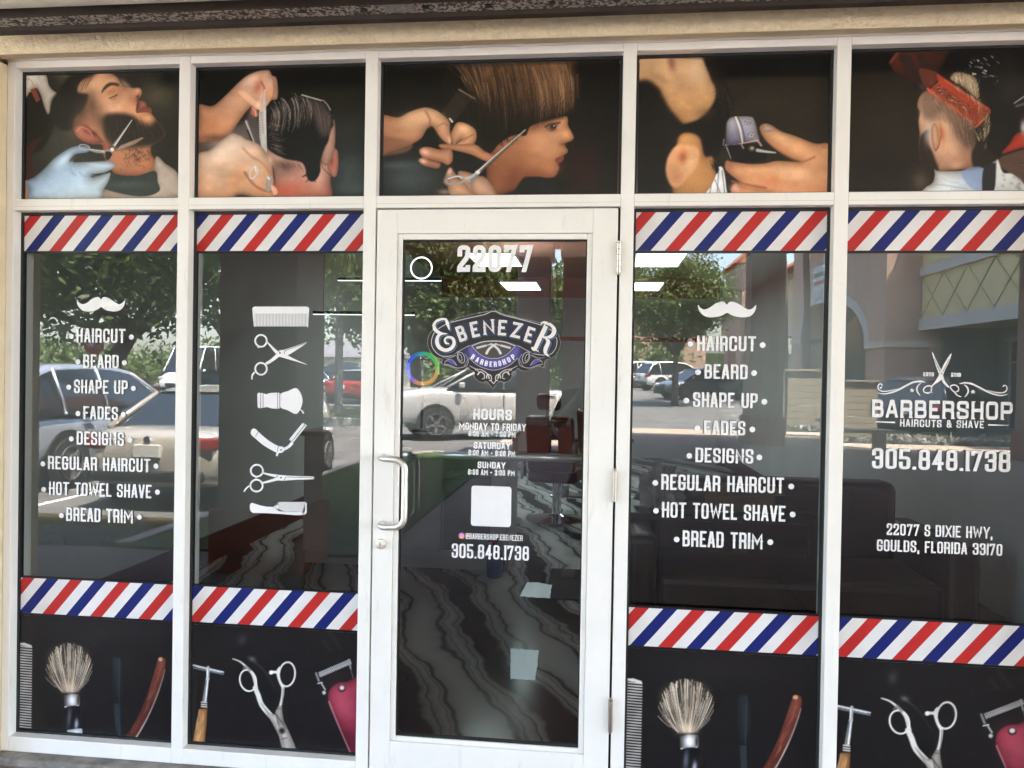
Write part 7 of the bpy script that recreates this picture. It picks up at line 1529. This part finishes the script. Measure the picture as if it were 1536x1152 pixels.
for s in (-1, 1): b0 = len(cv); cv += [(s * .185, -.01, 1.41), (s * .25, .015, 1.28), (s * .285, .035, 1.20)]; cr_ += [.088, .075, .07]; ce += [(3, b0), (b0, b0 + 1), (b0 + 1, b0 + 2)]
cloth('shirt', cv, ce, cr_, shirt_m)
cv = [(0, 0, .97), (0, 0, .90)]; ce = [(0, 1)]; cr_ = [(.17, .13), (.165, .13)]
for s in (-1, 1): b0 = len(cv); cv += [(s * .10, 0, .84), (s * .13, .02, .50), (s * .155, -.01, .12)]; cr_ += [.108, .08, .072]; ce += [(1, b0), (b0, b0 + 1), (b0 + 1, b0 + 2)]
cloth('jeans', cv, ce, cr_, jean_m)
for s in (-1, 1):
    bm = bmesh.new(); prof = [(-.09, .0), (-.10, .05), (-.06, .10), (.02, .095), (.10, .07), (.19, .05), (.205, .02), (.20, .0)]
    prism(bm, prof, s * .165 - .047, s * .165 + .047, axis='x'); obj('shoe', bm, shoe_m, pr, bevel=.02, seg=3, smooth=True)
    for k in range(5):      # five fingers closed round the phone's edge
        z_ = 1.515 + .02 * k; ln = (.05, .062, .068, .062, .048)[k]
        if k < 4: cv = [(s * .078, .385, z_), (s * .088, .41, z_ + .002), (s * .080, .432, z_), (s * (.115 - ln), .436, z_ - .002)]
        else: cv = [(s * .07, .38, 1.53), (s * .06, .372, 1.56), (s * .045, .378, 1.59)]
        skinmesh('finger' if k < 4 else 'thumb', cv, [(i, i + 1) for i in range(len(cv) - 1)], [.010, .0095, .009, .007][:len(cv)], skin_m, pr, sub=1)
bm = bmesh.new(); bmesh.ops.create_uvsphere(bm, u_segments=20, v_segments=14, radius=1)
for v in bm.verts: v.co = Vector((v.co.x * .088, v.co.y * .105 - .012, v.co.z * .09 + 1.735)); 
bmesh.ops.delete(bm, geom=[v for v in bm.verts if v.co.y > .06 and v.co.z < 1.77 or v.co.z < 1.68], context='VERTS'); obj('hair', bm, hair_m, pr, smooth=True)
for s in (-1, 1): obj('ear', lathe(bmesh.new(), [(.012, -.008), (.028, 0), (.02, .008)], 14, c=(s * .083, .01, 1.66), axis='x'), skin_m, pr, smooth=True); obj('eye', lathe(bmesh.new(), [(.004, .0), (.011, .004), (.008, .010)], 12, c=(s * .032, .098, 1.685), axis='y'), dark_m, pr)
bm = bmesh.new(); prism(bm, [(-.016, 1.625), (.016, 1.625), (.008, 1.69), (-.008, 1.69)], .085, .128); obj('nose', bm, skin_m, pr, bevel=.006, smooth=True); obj('mouth', box(-.024, .024, .085, .103, 1.588, 1.60), mat('lip', (.30, .12, .10), .5), pr, bevel=.004)
ph = thing('mobile_phone', 'black mobile phone held upright by the person', 'phone', (.37, PY + .435, 1.555))
obj('case', box(-.037, .037, -.0045, .0045, -.078, .078), dark_m, ph, bevel=.003); obj('camera_bump', box(-.03, -.006, .0046, .0062, .03, .072), MATS['iron'], ph, bevel=.001)
